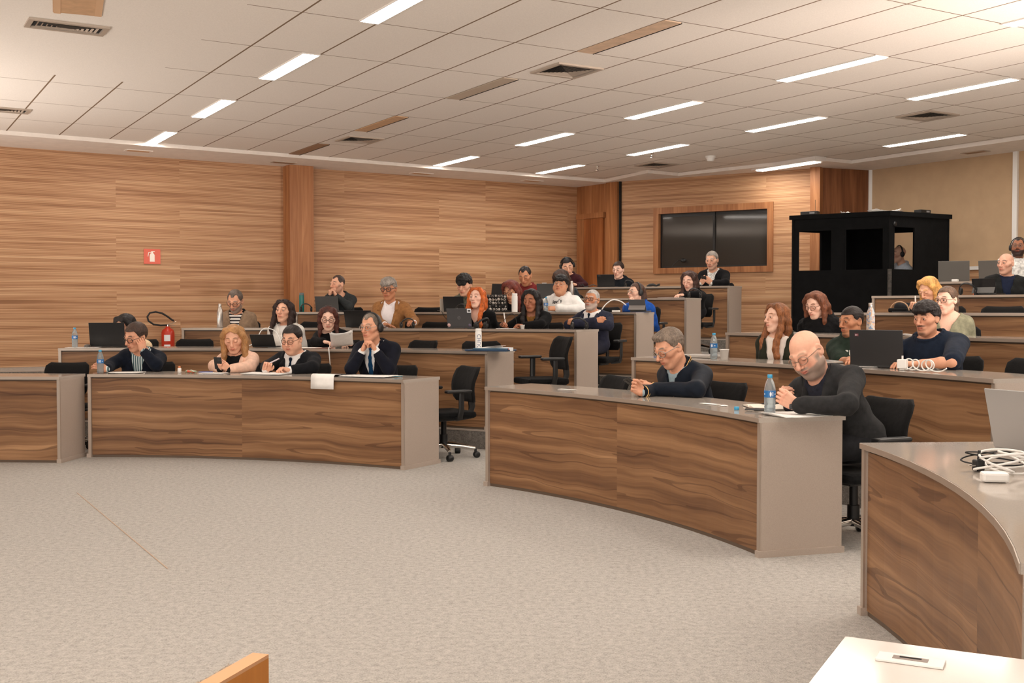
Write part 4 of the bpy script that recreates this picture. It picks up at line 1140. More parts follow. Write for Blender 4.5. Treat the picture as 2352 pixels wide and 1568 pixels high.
def person(key, label, row, px, hh, o, wear, hands=None, legq=0.0, hg=.1, byaw=0.0, hyaw=0.0, pitch=5, roll=0, sw=1.0, chair=True, blk='L', floor_z=None, RH=None, base_gap=.24, shoulders=0.0, dz=0.0, lean_x=0.0, group=None, legs=True):
    k = row; Rr = row_R(blk, k); fz = row_z(k) if floor_z is None else floor_z
    Rh = Rr+.5+hg if RH is None else RH
    Hw = at_r(px[0], px[1], Rh)                            # head centre in the room
    Hw[2] += dz
    ppm = px_per_m(Hw); s = min(max(hh/ppm/.235, .96), 1.13); o = dict(o); s *= o.get('hs', 1.0)
    rad = nrm(np.append(Hw[:2]-ARC, 0))                    # outward
    hip = np.append(Hw[:2], 0)+rad*(base_gap-hg)
    fw = -rad; a = math.radians(byaw); fw = V3(fw[0]*math.cos(a)-fw[1]*math.sin(a), fw[0]*math.sin(a)+fw[1]*math.cos(a), 0)
    rz = math.atan2(fw[1], fw[0])-PI/2
    Rw = np.array([[math.cos(rz), -math.sin(rz), 0], [math.sin(rz), math.cos(rz), 0], [0, 0, 1]])   # local -> world
    org = V3(hip[0], hip[1], fz)
    L = lambda P: Rw.T@(np.asarray(P, float)-org)
    root = thing('person', label, 'person', org, rz, group)
    PEOPLE[key] = dict(root=root, org=org, rz=rz, Rw=Rw, R=Rr, fz=fz)
    RHw = rot_head(Hw, hyaw, pitch, roll); Rl = Rw.T@RHw; H = L(Hw)
    dist = Hw[1]; hstep = max(.0027, min(.0042, dist*.00036))/max(s, .7)
    # neck and torso frame
    piv = H+Rl@V3(0, -.022, -.085)*s
    hipc = V3(lean_x, 0, .575)
    N = piv+(V3(0, -.028, -.072)+.25*nrm(hipc-piv)*.0)*s
    up = nrm(N-hipc); X = nrm(np.cross(V3(0, 1, 0), up)); X = V3(1, 0, 0) if abs(X[0]) < .3 else X*np.sign(X[0])
    f = nrm(np.cross(up, X)); f = f if f[1] > 0 else -f
    T = np.stack([X, f, up], 1); Ls = np.linalg.norm(N-hipc)
    tp = lambda x, y, z: N+X*x+f*y+up*z                    # torso coordinates, origin at the neck base
    fem = o.get('fem', False); fat = o.get('fat', 0.0); W = (.142 if fem else .164)*sw
    Sh = [tp(q*W, -.02, -.055+shoulders) for q in (-1, 1)]
    # ---- arms
    arm = []
    la, lf = .30*(.93 if fem else 1), .262*(.93 if fem else 1)
    hands = hands or {}
    for i, sd in enumerate(('r', 'l')):
        q = -1 if i else 1; S = Sh[1] if q > 0 else Sh[0]
        h = hands.get(sd)
        if h is None:                                      # arm hanging, hand in the lap
            h = dict(w=(q*.12, .115, .69), pose='relaxed', fd=(-q*.85, .45, -.08), pn=(0, 0, -1), loc=True, pole=(q*.18, -.5, -.8))
        if 'px' in h:
            w = at_r(h['px'][0], h['px'][1], Rr+h.get('r', .3)); wl_ = L(w)
        else: wl_ = np.array(h['w'], float)
        if 'e' in h: e = np.array(h['e'], float)
        elif 'epx' in h: e = L(at_r(h['epx'][0], h['epx'][1], Rr+h.get('er', .4)))
        else:
            d = wl_-S; D = np.linalg.norm(d); D2 = min(D, (la+lf)*.985)
            if D > D2: wl_ = S+d/D*D2; d = wl_-S; D = D2
            x = (la*la-lf*lf+D*D)/(2*D); hgt = math.sqrt(max(la*la-x*x, 0)); pole = np.array(h.get('pole', (q*.6, -.2, -.8)), float)
            dn_ = d/D; pv = pole-dn_*(pole@dn_); e = S+dn_*x+nrm(pv)*hgt
        def over(P): return np.linalg.norm((Rw@P+org)[:2]-ARC) < Rr+.52
        if over(wl_) and wl_[2] > DESK_H-.12: wl_[2] = max(wl_[2], DESK_H+.034)
        if over(e) and e[2] > DESK_H-.16: e = np.array(e); e[2] = max(e[2], DESK_H+.052)
        if h.get('loc'): fd = np.array(h['fd'], float); pn = np.array(h['pn'], float)
        else:
            b = img_basis(Hw); cv = lambda v: Rw.T@(b[0]*v[0]+b[1]*v[1]+b[2]*v[2])
            fd = cv(h['fd']); pn = cv(h.get('pn', (0, -1, 0)))
        fd = nrm(fd); zb = -nrm(pn-fd*(pn@fd)); yb = np.cross(zb, fd)
        # right hand: thumb on +y when palm faces -z ; mirror for the left
        arm.append(dict(S=S, E=e, W=wl_, fd=fd, zb=zb, q=q, pose=h.get('pose', 'relaxed'), hide=h.get('hide', False), th=h.get('th', 1.0)))
    lq = math.radians((-byaw if abs(byaw) > 12 else 0)+legq); LR = lambda P: np.array([hipc[0]+(P[0]-hipc[0])*math.cos(lq)-(P[1]-hipc[1])*math.sin(lq), hipc[1]+(P[0]-hipc[0])*math.sin(lq)+(P[1]-hipc[1])*math.cos(lq), P[2]])
    PEOPLE[key]['arm'] = arm
    # ---- body mesh (skin)
    parts = []
    nb = Rl.T@(N-H)/s; o['_ax'] = (Rl.T@X, Rl.T@f, Rl.T@up)
    HF = head_field(o, nb, True)
    V, Fq = HF.skin(hstep, lo=(-.2, -.17, nb[2]-.19)); Cc = head_cols(V, o)
    parts.append((xf(V, Rl, H, s), Fq, Cc, 0))
    for (V, Fq, c_, m) in eyeballs(o, o.get('gaze', (0, -.15))): parts.append((xf(V, Rl, H, s), Fq, None, m))
    sk = np.array(lin(o['skin']))
    slv = wear.get('sleeve', 'long')
    for A in arm:
        if A['hide']: continue
        hs = .97 if not fem else .9
        B = np.stack([A['fd'], np.cross(A['zb'], A['fd']), A['zb']], 1)
        if A['q'] < 0: B[:, 1] *= -1                       # mirrored hand
        e = B.T@(A['E']-A['W'])/hs
        F = hand_field(A['pose'], e, (.026 if not fem else .0225, .037 if not fem else .032), A['th'], fem)
        if slv == 'long': lim = .06
        else: lim = 9
        V, Fq = F.skin(max(hstep*s/hs*1.02, .0026), pad=.012, lo=np.minimum(nrm(e)*lim, 0)-.06 if lim < 1 else None, hi=np.maximum(nrm(e)*lim, .19)+.06 if lim < 1 else None)
        if A['q'] < 0: Fq = Fq[:, ::-1]
        Cc = np.tile(sk, (len(V), 1)); kn = np.exp(-((V[:, 0]-.088)/.012)**2)*(V[:, 2] > 0)*.25+np.clip((V[:, 0]-.15)/.03, 0, 1)*.25
        Cc = Cc*(1-kn[:, None])+np.array(lin(tuple(v*m for v, m in zip(o['skin'], (.9, .68, .62)))))*kn[:, None]
        parts.append((xf(V, B, A['W'], hs), Fq, Cc, 0))
    # torso under the clothes, so that head and hands belong to one figure
    TF = Field(); torso_prims(TF, tp, T, Ls, W, fat, fem, hipc, X, f, up, -.009)
    for A in arm: TF.cone(A['S'], A['E'], .042, .036, .03); TF.cone(A['E'], bez(A['E'], A['W'], .7), .034, .026, .02)
    if legs:
        for q in (-1, 1):
            hp = hipc+X*q*.095+V3(0, 0, -.03); kn = hp+V3(q*.02, .40, 0); kn[2] = .52; ft = V3(kn[0], kn[1]+.0, .1)
            hp, kn, ft = LR(hp), LR(kn), LR(ft); TF.cone(hp, kn, .06, .042, .03); TF.cone(kn, ft, .04, .028, .02)
    V, Fq = TF.skin(.0085 if wear.get('neck') in ('v', 'crew') or wear.get('sleeve') == 'short' else .016); parts.append((V, Fq, np.tile(sk, (len(V), 1)), 0))
    np_obj('body', parts, [M_SKIN, M_EYEW, iris(o.get('iris', (52, 34, 24)))], root)
    # ---- hair
    hf = hair_field(o)
    if hf:
        V, Fq = hf.skin(hstep*1.08)
        if len(V): np_obj('hair', [(xf(V, Rl, H, s), Fq, None, 0)], [hair_mat(o['haircol'], o.get('streak', .36))], root)
    for nm, fn in (o.get('extra_hair') or {}).items():
        F2 = Field(); fn(F2); V, Fq = F2.skin(hstep*1.1); np_obj(nm, [(xf(V, Rl, H, s), Fq, None, 0)], [hair_mat(o['haircol'], .45)], root)
    if o.get('glasses'): glasses_mesh(o, root, Rl, H, s, **o['glasses'])
    if o.get('headphones'): headphones_mesh(root, Rl, H, s)
    # ---- clothes
    dress(root, wear, o, arm, tp, T, N, X, f, up, Ls, W, fat, fem, hipc, max(.006, min(.0105, dist*.0008)), Rl, H, s)
    # ---- legs
    if legs:
        F = Field()
        for q in (-1, 1):
            hp = hipc+X*q*.095+V3(0, 0, -.02); kn = hp+V3(q*.02, .40, .0); kn[2] = .52; ft = V3(kn[0], kn[1]+.0, .11)
            hp, kn, ft = LR(hp), LR(kn), LR(ft); F.cone(hp, kn, .088, .066, .04); F.cone(kn, ft, .064, .05, .03)
        F.ell(hipc+V3(0, -.02, 0), (.17, .13, .1), .04); F.ell(tp(0, -.01, -Ls*.98), (.19, .148, .13), .04, 0, T)
        V, Fq = F.skin(.013); np_obj('trousers', [(V, Fq, None, 0)], [wear.get('trousers', fabric('trousers_dark', (38, 38, 42)))], root)
        for q in (-1, 1):
            F = Field(); c = V3(hipc[0]+q*.115, .40, .0); F.cone(LR(c+V3(0, -.02, .06)), LR(c+V3(0, .14, .035)), .042, .034, .03); F.cone(LR(c+V3(0, -.03, .03)), LR(c+V3(0, .16, .025)), .04, .036, .02)
            V, Fq = F.skin(.012); V[:, 2] = np.maximum(V[:, 2], .002); np_obj('shoe', [(V, Fq, None, 0)], [plain('shoe_black', (28, 24, 22), .35)], root)
    # what rests on the desk lies flat against it
    ends = DESK_ENDS.get((blk, k))
    for ob in root.children:
        if ob.type != 'MESH' or ob.name.split('.')[0] in ('trousers', 'shoe'): continue
        n = len(ob.data.vertices); co = np.empty(n*3, np.float32); ob.data.vertices.foreach_get('co', co); co = co.reshape(-1, 3)
        Wc = co@Rw.T.astype(np.float32)+org; rr = np.hypot(Wc[:, 0]-ARC[0], Wc[:, 1]-ARC[1]); an = np.arctan2(Wc[:, 1]-ARC[1], Wc[:, 0]-ARC[0])
        z0 = DESK_H+.0025; m = (rr < Rr+.525) & (rr > Rr-.02) & (co[:, 2] < z0) & (co[:, 2] > DESK_H-.1)
        if ends: m &= (an < ends[0]+.004) & (an > ends[1]-.004)
        if m.any(): co[m, 2] = z0; ob.data.vertices.foreach_set('co', co.ravel()); ob.data.update()
    return PEOPLE[key]
def torso_prims(F, tp, T, Ls, W, fat, fem, hipc, X, f, up, g):
    c = lambda t, y=0.0: tp(0, y, -Ls*(1-t))
    F.ell(c(.04, -.01), (.178+g+.01*fat, .135+g+.02*fat, .12+g), .05, 0, T)
    F.ell(c(.32, .012), ((.15 if fem else .163)+g+.025*fat, .115+g+.045*fat, .17+g), .06, 0, T)
    F.ell(c(.64, .008), ((.15 if fem else .172)+g+.012*fat, .112+g+.02*fat, .19+g), .06, 0, T)
    F.cone(tp(-W*.86, -.018, -.07), tp(W*.86, -.018, -.07), .058+g, .058+g, .05)
    for q in (-1, 1):
        F.cone(tp(q*.03, -.028, .01), tp(q*W*.8, -.025, -.045), .048+g, .046+g, .05)
        F.ell(tp(q*.08, .055, -.17), (.07+g, .06+g, .06+g) if not fem else (.062+g, .07+g, .062+g), .05, 0, T)
def sleeves(F, arm, g, full=True, stop=.93, big=1.0):
    for A in arm:
        S, E, Wt = A['S'], A['E'], A['W']
        F.cone(S, bez(S, E, .95), (.053+g)*big, (.044+g)*big, .035)
        if full: F.cone(E, bez(E, Wt, stop), (.044+g)*big, (.032+g)*big, .02)
        else: F.cone(S, bez(S, E, stop), (.055+g)*big, (.05+g)*big, .03)
def wrinkles(amp, seed):
    def d(x, y, z): return amp*(np.sin(38*x+22*z+2.5*np.sin(17*y+seed)+seed)*.5+np.sin(55*z-31*x+2*np.sin(23*x+seed*2))*.5)
    return d
def dress(root, wear, o, arm, tp, T, N, X, f, up, Ls, W, fat, fem, hipc, h, Rl, H, s):
    kind = wear['kind']; mat = wear['mat']; seed = hash_(wear.get('seed', 1))
    def tors(g, sleeve=None, **kw):
        F = Field(); torso_prims(F, tp, T, Ls, W, fat, fem, hipc, X, f, up, g)
        if sleeve: sleeves(F, arm, g, **sleeve)
        return F
    def q_of(x, y, z):
        x, y, z = x-N[0], y-N[1], z-N[2]
        return (x*X[0]+y*X[1]+z*X[2], x*f[0]+y*f[1]+z*f[2], x*up[0]+y*up[1]+z*up[2])
    def wedge(w0, depth, shift=0.0):
        def fn(x, y, z):
            a, b, c = q_of(x, y, z); w = w0*(1+c/depth)
            return np.maximum(np.maximum(np.abs(a-shift)-np.minimum(w, w0*1.25), .0-b), b-.155-.05*fat)*.9
        return fn
    def crew(r, drop=.02):
        def fn(x, y, z):
            a, b, c = q_of(x, y, z); b = b-.012
            return np.maximum(np.sqrt(a*a+(b*1.0)**2)-(r+np.clip(c+.02, -.08, .1)*.5), -(c+.055+drop-np.clip(-b, 0, 1)*.8))
        return fn
    zlo = .50
    def neck_ring(F, base, r, rad=.0095, drop=0.0):
        pts = []
        for i in range(21):
            th = 2*PI*i/20; cs = np.linspace(.1, -.2, 120); rc = r-.009+np.clip(cs+.02, -.08, .1)*.5+.003
            P = N[None]+X[None]*(rc*math.sin(th))[:, None]+f[None]*(.012+rc*math.cos(th))[:, None]+up[None]*cs[:, None]; d = base.at(P); j = int(np.argmax(d < 0))
            pts.append((P[j] if (d < 0).any() else tp(r*math.sin(th), .012+r*math.cos(th), -.05))+up*.001)
        F.chain(pts, rad, .008)
    def v_edge(F, base, w0, depth, rad=.005):
        for q in (-1, 1):
            pts = [surf(base, q*w0*(1+c_/depth), c_) for c_ in np.linspace(-.02, -depth*.98, 7)]
            F.chain(pts, rad, .005)
    def emit(name, F, mats, hh=h, lo=None, wr=.0022):
        if F.disp is None: F.disp = wrinkles(wr, seed)
        V, Fq = F.skin(hh, lo=(-2, -2, wear.get('hem', zlo)) if lo is None else lo)
        return np_obj(name, [(V, Fq, None, 0)], mats if isinstance(mats, list) else [mats], root)
    def surf(F, x, z): return front_of(F, tp(x, 0, z), f)
    if kind in ('suit', 'blazer', 'openjacket', 'cardigan'):
        vd = wear.get('vdepth', .27); vw = wear.get('vw', .085)
        sm = wear.get('shirt')
        SF = tors(-.002); SF.fun(crew(.05 if wear.get('collar', True) else .066, 0.0 if wear.get('collar', True) else .03), .006, 1)
        if wear.get('collar', True):
            cn = (.0551*(1+.25*fat)*s*(1 if not fem else .9)+.012)/.068
            for q in (-1, 1):
                SF.chain([tp(0, -.078*cn, .036), tp(q*.056*cn, -.05*cn, .038), tp(q*.068*cn, -.005, .03), tp(q*.056*cn, .048*cn, .004), tp(q*.016, .08*cn, -.022)], [.011, .012, .012, .012, .009], .006)
                SF.cone(tp(q*.052*cn, .058*cn, .0), tp(q*.046*cn, .092*cn, -.062), .015, .006, .004, 0, (f, 2.2))
        for A in arm:
            a0 = bez(A['E'], A['W'], .25); SF.cone(a0, bez(A['E'], A['W'], .97), .046, .0345, .01)
        if sm is not None:
            emit('shirt' if not wear.get('shirtname') else wear['shirtname'], SF, sm, h, None, .0012)
        if wear.get('tie') is not None:
            TFd = Field(); SB = tors(-.002); pts = [surf(SB, 0, z)+f*.008 for z in (-.02, -.08, -.15, -.22, -.3)]
            TFd.ell(surf(SB, 0, -.008)+f*.012, (.017, .013, .018), .006, 0, T); TFd.chain(pts, [.011, .016, .02, .023, .026], .008, 0, (f, 3.2))
            V, Fq = TFd.skin(h*.62); np_obj('tie', [(V, Fq, None, 0)], [wear['tie']], root)
        JF = tors(.014, dict(stop=wear.get('stop', .88)))
        if wear.get('padded'): JF.disp = lambda x, y, z: wrinkles(.0035, seed)(x, y, z)
        JF.fun(crew(.068, -.01), .006, 1)
        base = tors(.014)
        JF.fun(wedge(vw, vd), .004, 1)
        if kind in ('suit', 'blazer'):
            for q in (-1, 1):
                LF = Field()
                a = tp(q*.074, .0, .024); b = surf(base, q*vw*.95, -vd*.25)+f*.008; c = surf(base, q*(vw*.5+.012), -vd*.62)+f*.009; e = surf(base, q*.012, -vd*.99)+f*.007
                LF.chain([a, b, c, e], [.017, .027, .024, .01], .006, 0, (f, 4.0))
                LF.chain([tp(0, -.078, .034), tp(q*.06, -.048, .036), tp(q*.074, .0, .026), b+up*.03], [.014, .016, .017, .022], .008)
                V, Fq = LF.skin(h*.75); np_obj('lapel', [(V, Fq, None, 0)], [mat], root)
        else:
            for q in (-1, 1): JF.chain([tp(0, -.075, .03), tp(q*.06, -.045, .03), tp(q*.07, .01, .012), tp(q*.066, .05, -.02)], [.014, .014, .014, .012], .008)
            v_edge(JF, base, vw, vd, .007)
        emit('jacket', JF, mat, h, None, wear.get('wr', .0028))
        if wear.get('fur') is not None:
            C = Field(); 
            for q in (-1, 1): C.chain([tp(0, -.075, .035), tp(q*.062, -.04, .04), tp(q*.075, .02, .012), tp(q*.06, .085, -.05)], [.024, .025, .026, .018], .01)
            C.disp = lambda x, y, z: .004*sn(x, y, z, 210)
            V, Fq = C.skin(h*.8); np_obj('collar', [(V, Fq, None, 0)], [wear['fur']], root)
    else:
        g = wear.get('g', .008); full = wear.get('sleeve', 'long') == 'long'
        F = tors(g, dict(full=full, stop=wear.get('stop', .9 if full else .82), big=wear.get('big', 1.0)))
        nk = wear.get('neck', 'crew')
        B0 = tors(g)
        if nk == 'crew':
            nr_ = wear.get('nr', .064); F.fun(crew(nr_, wear.get('nd', .012)), .006, 1); neck_ring(F, B0, nr_+.009)
        elif nk == 'v': F.fun(crew(.064, 0), .006, 1); F.fun(wedge(wear.get('vw', .075), wear.get('vdepth', .17)), .006, 1); v_edge(F, B0, wear.get('vw', .075), wear.get('vdepth', .17))
        elif nk == 'turtle': F.cone(tp(0, -.02, -.02), tp(0, -.006, .05), .066, .06, .02); F.fun(lambda x, y, z: np.maximum(np.hypot(q_of(x, y, z)[0], q_of(x, y, z)[1]+.01)-.05, .02-q_of(x, y, z)[2]), .004, 1)
        elif nk in ('collar', 'standup'):
            F.fun(crew(.06, .0), .006, 1); neck_ring(F, B0, .07, .011)
            for q in (-1, 1):
                F.chain([tp(0, -.066, .035), tp(q*.056, -.03, .036), tp(q*.058, .03, .01), tp(q*.03, .066, -.02)], [.014, .014, .014, .012], .006)
                if nk == 'collar': F.cone(tp(q*.055, .035, .005), tp(q*.05, .085, -.06), .018, .008, .004, 0, (f, 2.2))
                else: F.chain([tp(0, -.07, .065), tp(q*.062, -.03, .068), tp(q*.066, .035, .03), tp(q*.03, .075, -.01)], [.012, .012, .012, .012], .01)
        elif nk == 'hood':
            F.fun(crew(.06, -.01), .006, 1)
            for q in (-1, 1): F.chain([tp(0, -.09, .0), tp(q*.075, -.05, .03), tp(q*.085, .02, .02), tp(q*.04, .085, -.03)], [.045, .04, .032, .026], .03)
        elif nk == 'fluffy':
            F.fun(crew(.06, 0), .006, 1)
            for q in (-1, 1): F.chain([tp(0, -.08, .05), tp(q*.075, -.04, .06), tp(q*.095, .03, .0), tp(q*.06, .1, -.1), tp(q*.045, .12, -.24)], [.045, .048, .05, .046, .04], .02)
        wr = wear.get('wr', .003)
        if nk == 'fluffy': F.disp = lambda x, y, z: .004*sn(x, y, z, 120)+.002*sn(x, y, z, 260)
        emit(wear.get('name', {'hood': 'hoodie', 'fluffy': 'coat', 'collar': 'shirt'}.get(nk, 'top')), F, mat, h, None, wr)
        if wear.get('under') is not None:
            U = tors(-.004); U.fun(crew(.064, .03), .006, 1); emit('undershirt', U, wear['under'])
    if wear.get('extra'): wear['extra'](root, tp, surf, tors, arm, h, X, f, up)
def hash_(v): return float(v)*1.7
# ---------------------------------------------------------------- the audience
SK1, SK2, SK3, SK4, SK5 = (224, 172, 144), (212, 156, 126), (190, 132, 98), (162, 106, 78), (206, 150, 116)
WSH = fabric('shirt_white', (224, 222, 220), .03, 12, .15)
DARKTR = fabric('trousers_dark', (38, 38, 42))
def suit(c, name, shirt=WSH, tie=None, **k): return dict(kind='suit', mat=fabric(name, c, .1), shirt=shirt, tie=tie, trousers=fabric(name+'_trousers', c, .1), **k)
def top(c, mname, **k): return dict(kind='top', mat=fabric(mname, c, k.pop('var', .1)), **k)
G_DK = dict(col=(34, 30, 30)); G_BR = dict(col=(92, 62, 46)); G_CL = dict(col=(170, 160, 150), clear=True); G_SQ = dict(col=(28, 26, 26), rnd=False)
def stripes(name, a, b, f, axis=2):
    t = NT(name); sp = t.n('ShaderNodeSeparateXYZ'); t.l(t.coord('Object'), sp.inputs[0])
    w = t.math('GREATER_THAN', t.math('FRACT', t.math('MULTIPLY', sp.outputs[axis], f)), .5)
    t.base(t.mixc(w, a, b)); t.set(Roughness=.85); return t.mat
def lapdown(q): return dict(w=(q*.16, .3, .64), pose='relaxed', fd=(-q*.4, 1, -.1), pn=(0, 0, -1), loc=True)
def chest_text(txt, size, u, v, mat, bold=0.0, shear=0.0, slant=0.0, g=.016):
    def ex(root, tp, surf, tors, arm, h, X, f, up):
        base = tors(g); ob = next(c for c in root.children if c.name.split('.')[0] in ('hoodie', 'top', 'jacket'))
        def pr(x, y, z):
            c, s = math.cos(slant), math.sin(slant); x, y = x*c-y*s, x*s+y*c
            return tuple(surf(base, u-x, v+y)+f*(.004+z))
        text_mesh(txt, size, mat, ob, None, 'lettering', .0006, bold, pr, shear)
    return ex
def chest_badge(polys, u, v, mat, name='emblem', g=.014):
    def ex(root, tp, surf, tors, arm, h, X, f, up):
        base = tors(g); ob = next(c for c in root.children if c.name.split('.')[0] in ('hoodie', 'top', 'jacket')); m = MB()
        for poly in polys: m.add([tuple(surf(base, u-x, v+z)+f*.005) for x, z in poly], [tuple(range(len(poly)))])
        m.build(name, mat, ob)
    return ex
LOGO_TEE = [[(-.018, -.004), (.004, -.006), (.004, .006), (-.006, .009), (-.018, .003)], [(.004, -.005), (.017, -.003), (.017, .001), (.004, .004)], [(-.012, -.009), (.012, -.009), (.012, -.006), (-.012, -.006)]]
BADGE = [[(-.02, -.03), (-.008, -.03), (-.004, .0), (-.016, .004)], [(.006, -.03), (.018, -.03), (.012, .0), (.0, .0)], [(-.014, .002), (.012, .0), (.018, .024), (-.004, .028)], [(.0, .03), (.016, .026), (.018, .04), (.004, .044)]]
GRP = 'seated audience'
FWD = (-.25, -.12, .9)
# --- left block, front row
person('P1', 'person in navy jacket and striped shirt, left hand on head, holding water bottle', 1, (312, 774), 62,
       dict(skin=SK2, haircol=(62, 46, 38), hair='short', hline=.078, eyes='down', glasses=G_DK), dict(kind='openjacket', mat=fabric('navy_knit', (25, 32, 46), .15), shirt=stripes('teal_stripes', (64, 92, 98), (196, 208, 208), 46, 0), vdepth=.32, vw=.07),
       dict(r=dict(px=(244, 848), r=.2, pose='grip', fd=(-.75, .45, .5), pn=(-.8, .1, -.3), pole=(.5, -.3, -1)), l=dict(px=(329, 806), r=.46, pose='relaxed', fd=(-.25, 1, .1), pn=(-.5, .0, -.9), epx=(358, 838), er=.4)), hg=.02, hyaw=52, pitch=20, roll=6, sw=1.0)
person('P2', 'person with wavy blonde hair in pale pink blazer looking at a phone', 1, (537, 779), 61,
       dict(skin=SK1, fem=True, haircol=(168, 124, 80), hair='long', hlen=.31, hvol=1.06, eyes='down', hfreq=34, face_w=.05, streak=.22, hamp=.0009, brow=(120, 84, 56), part=.6), dict(kind='blazer', mat=fabric('pink_wool', (224, 186, 164), .05), shirt=fabric('black_top', (28, 30, 32)), collar=False, vdepth=.34, vw=.1, shirtname='blouse', extra=None),
       dict(r=dict(px=(505, 850), r=.3, pose='phone', fd=(-.1, .55, .6), pn=(.5, .3, -.75)), l=dict(px=(527, 852), r=.32, pose='phone', fd=(-.75, .45, .35), pn=(-.1, .4, -.9))), hg=.1, hyaw=12, pitch=20, roll=-3, base_gap=.2, shoulders=.01)
person('P3', 'person in dark suit and navy tie with glasses, writing with a silver pen', 1, (671, 780), 61,
       dict(skin=SK1, haircol=(34, 26, 24), hair='short', hline=.074, eyes='down', fat=.6, glasses=G_BR, jaw=1.1), suit((33, 34, 38), 'charcoal_suit', tie=fabric('tie_navy', (24, 40, 62), .1, 90), vdepth=.36, vw=.085, stop=.8),
       dict(r=dict(px=(610, 851), r=.24, pose='pen', fd=(.25, .75, .5), pn=(.1, .2, .95), pole=(.4, -.5, -.7)), l=dict(px=(664, 850), r=.3, pose='curl', fd=(-.85, .25, .4), pn=(-.2, -.9, .3))), hg=.05, hyaw=30, pitch=16, sw=1.04, shoulders=.02, base_gap=.17)
person('P4', 'person in navy suit and blue tie with headphones, hands clasped at the mouth', 1, (852, 752), 62,
       dict(skin=SK2, haircol=(104, 92, 82), hair='short', hth=.008, recede=True, glasses=G_CL, headphones=True, iris=(60, 44, 34), nose=1.3), suit((28, 30, 42), 'navy_suit', tie=fabric('tie_blue', (22, 62, 98), .1, 90), vdepth=.36, vw=.085, stop=.76),
       dict(r=dict(px=(832, 806), r=.34, pose='lock', fd=(.35, .9, .2), pn=(.9, -.2, .2), epx=(806, 848), er=.3), l=dict(px=(862, 803), r=.36, pose='lock', fd=(-.45, .85, .3), pn=(-.9, -.1, .2), epx=(893, 852), er=.42)), hg=-.02, hyaw=36, pitch=6, sw=1.06, base_gap=.18)
# --- left block, second row
person('P5', 'person with black hair in cream puffer jacket, half hidden behind the black laptop', 2, (288, 752), 58,
       dict(skin=SK1, fem=True, haircol=(26, 22, 22), hair='bob', hlen=.2, eyes='down', streak=.3), top((226, 200, 164), 'cream_puffer', neck='standup', wr=.007, big=1.2, g=.016, name='puffer_jacket'), None, hg=.02, hyaw=42, pitch=24, byaw=-5)
person('P6', 'person with long dark curly hair in a white buttoned jacket', 2, (652, 715), 50,
       dict(skin=SK1, fem=True, haircol=(44, 28, 24), hair='wavylong', hlen=.34, hvol=1.12, iris=(50, 34, 26), hline=.07), dict(kind='cardigan', mat=fabric('white_denim', (226, 221, 214), .04), shirt=WSH, vdepth=.13, vw=.05, wr=.003, name='jacket'),
       None, hg=.22, hyaw=26, pitch=-3, roll=2)
person('P7', 'person in black sweater with auburn bob, glasses and headphones, turning pages', 2, (754, 731), 52,
       dict(skin=(232, 190, 168), fem=True, haircol=(76, 40, 32), hair='bob', hlen=.27, hvol=.98, glasses=G_DK, headphones=True, eyes='down', face_w=.044), top((24, 23, 25), 'black_sweater', nr=.07, nd=.03),
       dict(r=dict(px=(745, 784), r=.36, pose='relaxed', fd=(.75, -.15, .55), pn=(.1, -.9, .2)), l=dict(px=(806, 793), r=.38, pose='curl', fd=(-.6, .1, .6), pn=(-.3, -.7, .3))), hg=.08, hyaw=2, pitch=17)
# --- left block, third row
person('P8', 'person with grey beard in olive jacket with dark collar and striped shirt', 3, (540, 692), 49,
       dict(skin=SK2, haircol=(96, 84, 76), hair='crop', beard='full', beardcol=(126, 116, 108), eyes='down', glasses=G_DK, recede=True), dict(kind='openjacket', mat=fabric('olive_canvas', (134, 112, 92), .08), shirt=stripes('breton_stripes', (232, 226, 220), (40, 38, 42), 26), collar=False, vdepth=.36, vw=.085, fur=fabric('dark_collar', (34, 28, 26)), wr=.004), None, hg=.12, hyaw=22, pitch=26, roll=3)
person('P9', 'person in brown corduroy blazer and open white shirt with round glasses', 3, (893, 664), 49,
       dict(skin=SK3, haircol=(138, 130, 122), hair='curly', hth=.013, glasses=dict(col=(40, 34, 32), thick=.0036), jaw=.95, nose=1.2), dict(kind='blazer', mat=fabric('brown_cord', (150, 106, 66), .08), shirt=fabric('shirt_lilac', (226, 220, 222), .03, 12, .15), vdepth=.44, vw=.12, stop=.86),
       dict(r=dict(px=(884, 744), r=.34, pose='flat', fd=(.6, -.1, .6), pn=(-.2, -.9, .2)), l=dict(px=(951, 741), r=.36, pose='curl', fd=(-.45, .15, .7), pn=(0, -.9, .4))), hg=.18, hyaw=22, pitch=8, sw=1.05)
person('P10', 'person with long ginger hair in black cardigan behind a grey laptop', 3, (1095, 684), 46,
       dict(skin=(236, 194, 172), fem=True, haircol=(186, 92, 36), hair='long', hlen=.42, hvol=1.06, hfreq=26, brow=(150, 90, 60), hfwd=.03, part=-.6), top((24, 24, 26), 'black_cardigan', neck='v', vw=.09, vdepth=.15), None, hg=.16, hyaw=26, pitch=-2, roll=-2)
person('P11', 'person with long straight black hair in black blazer, writing with a white pen', 3, (1220, 690), 48,
       dict(skin=SK4, fem=True, haircol=(26, 22, 22), hair='long', hlen=.44, hvol=1.0, eyes='down', streak=.3, part=-.8), top((22, 22, 23), 'black_blazer', neck='v', vw=.06, vdepth=.2, under=fabric('ochre_top', (120, 84, 44))),
       dict(r=dict(px=(1152, 751), r=.3, pose='pen', fd=(.5, .35, .7), pn=(-.3, -.7, .4), pole=(.7, 0, -.5)), l=dict(px=(1200, 750), r=.3, pose='curl', fd=(-.85, .1, .4), pn=(0, -.9, .3))), hg=.06, hyaw=26, pitch=14)
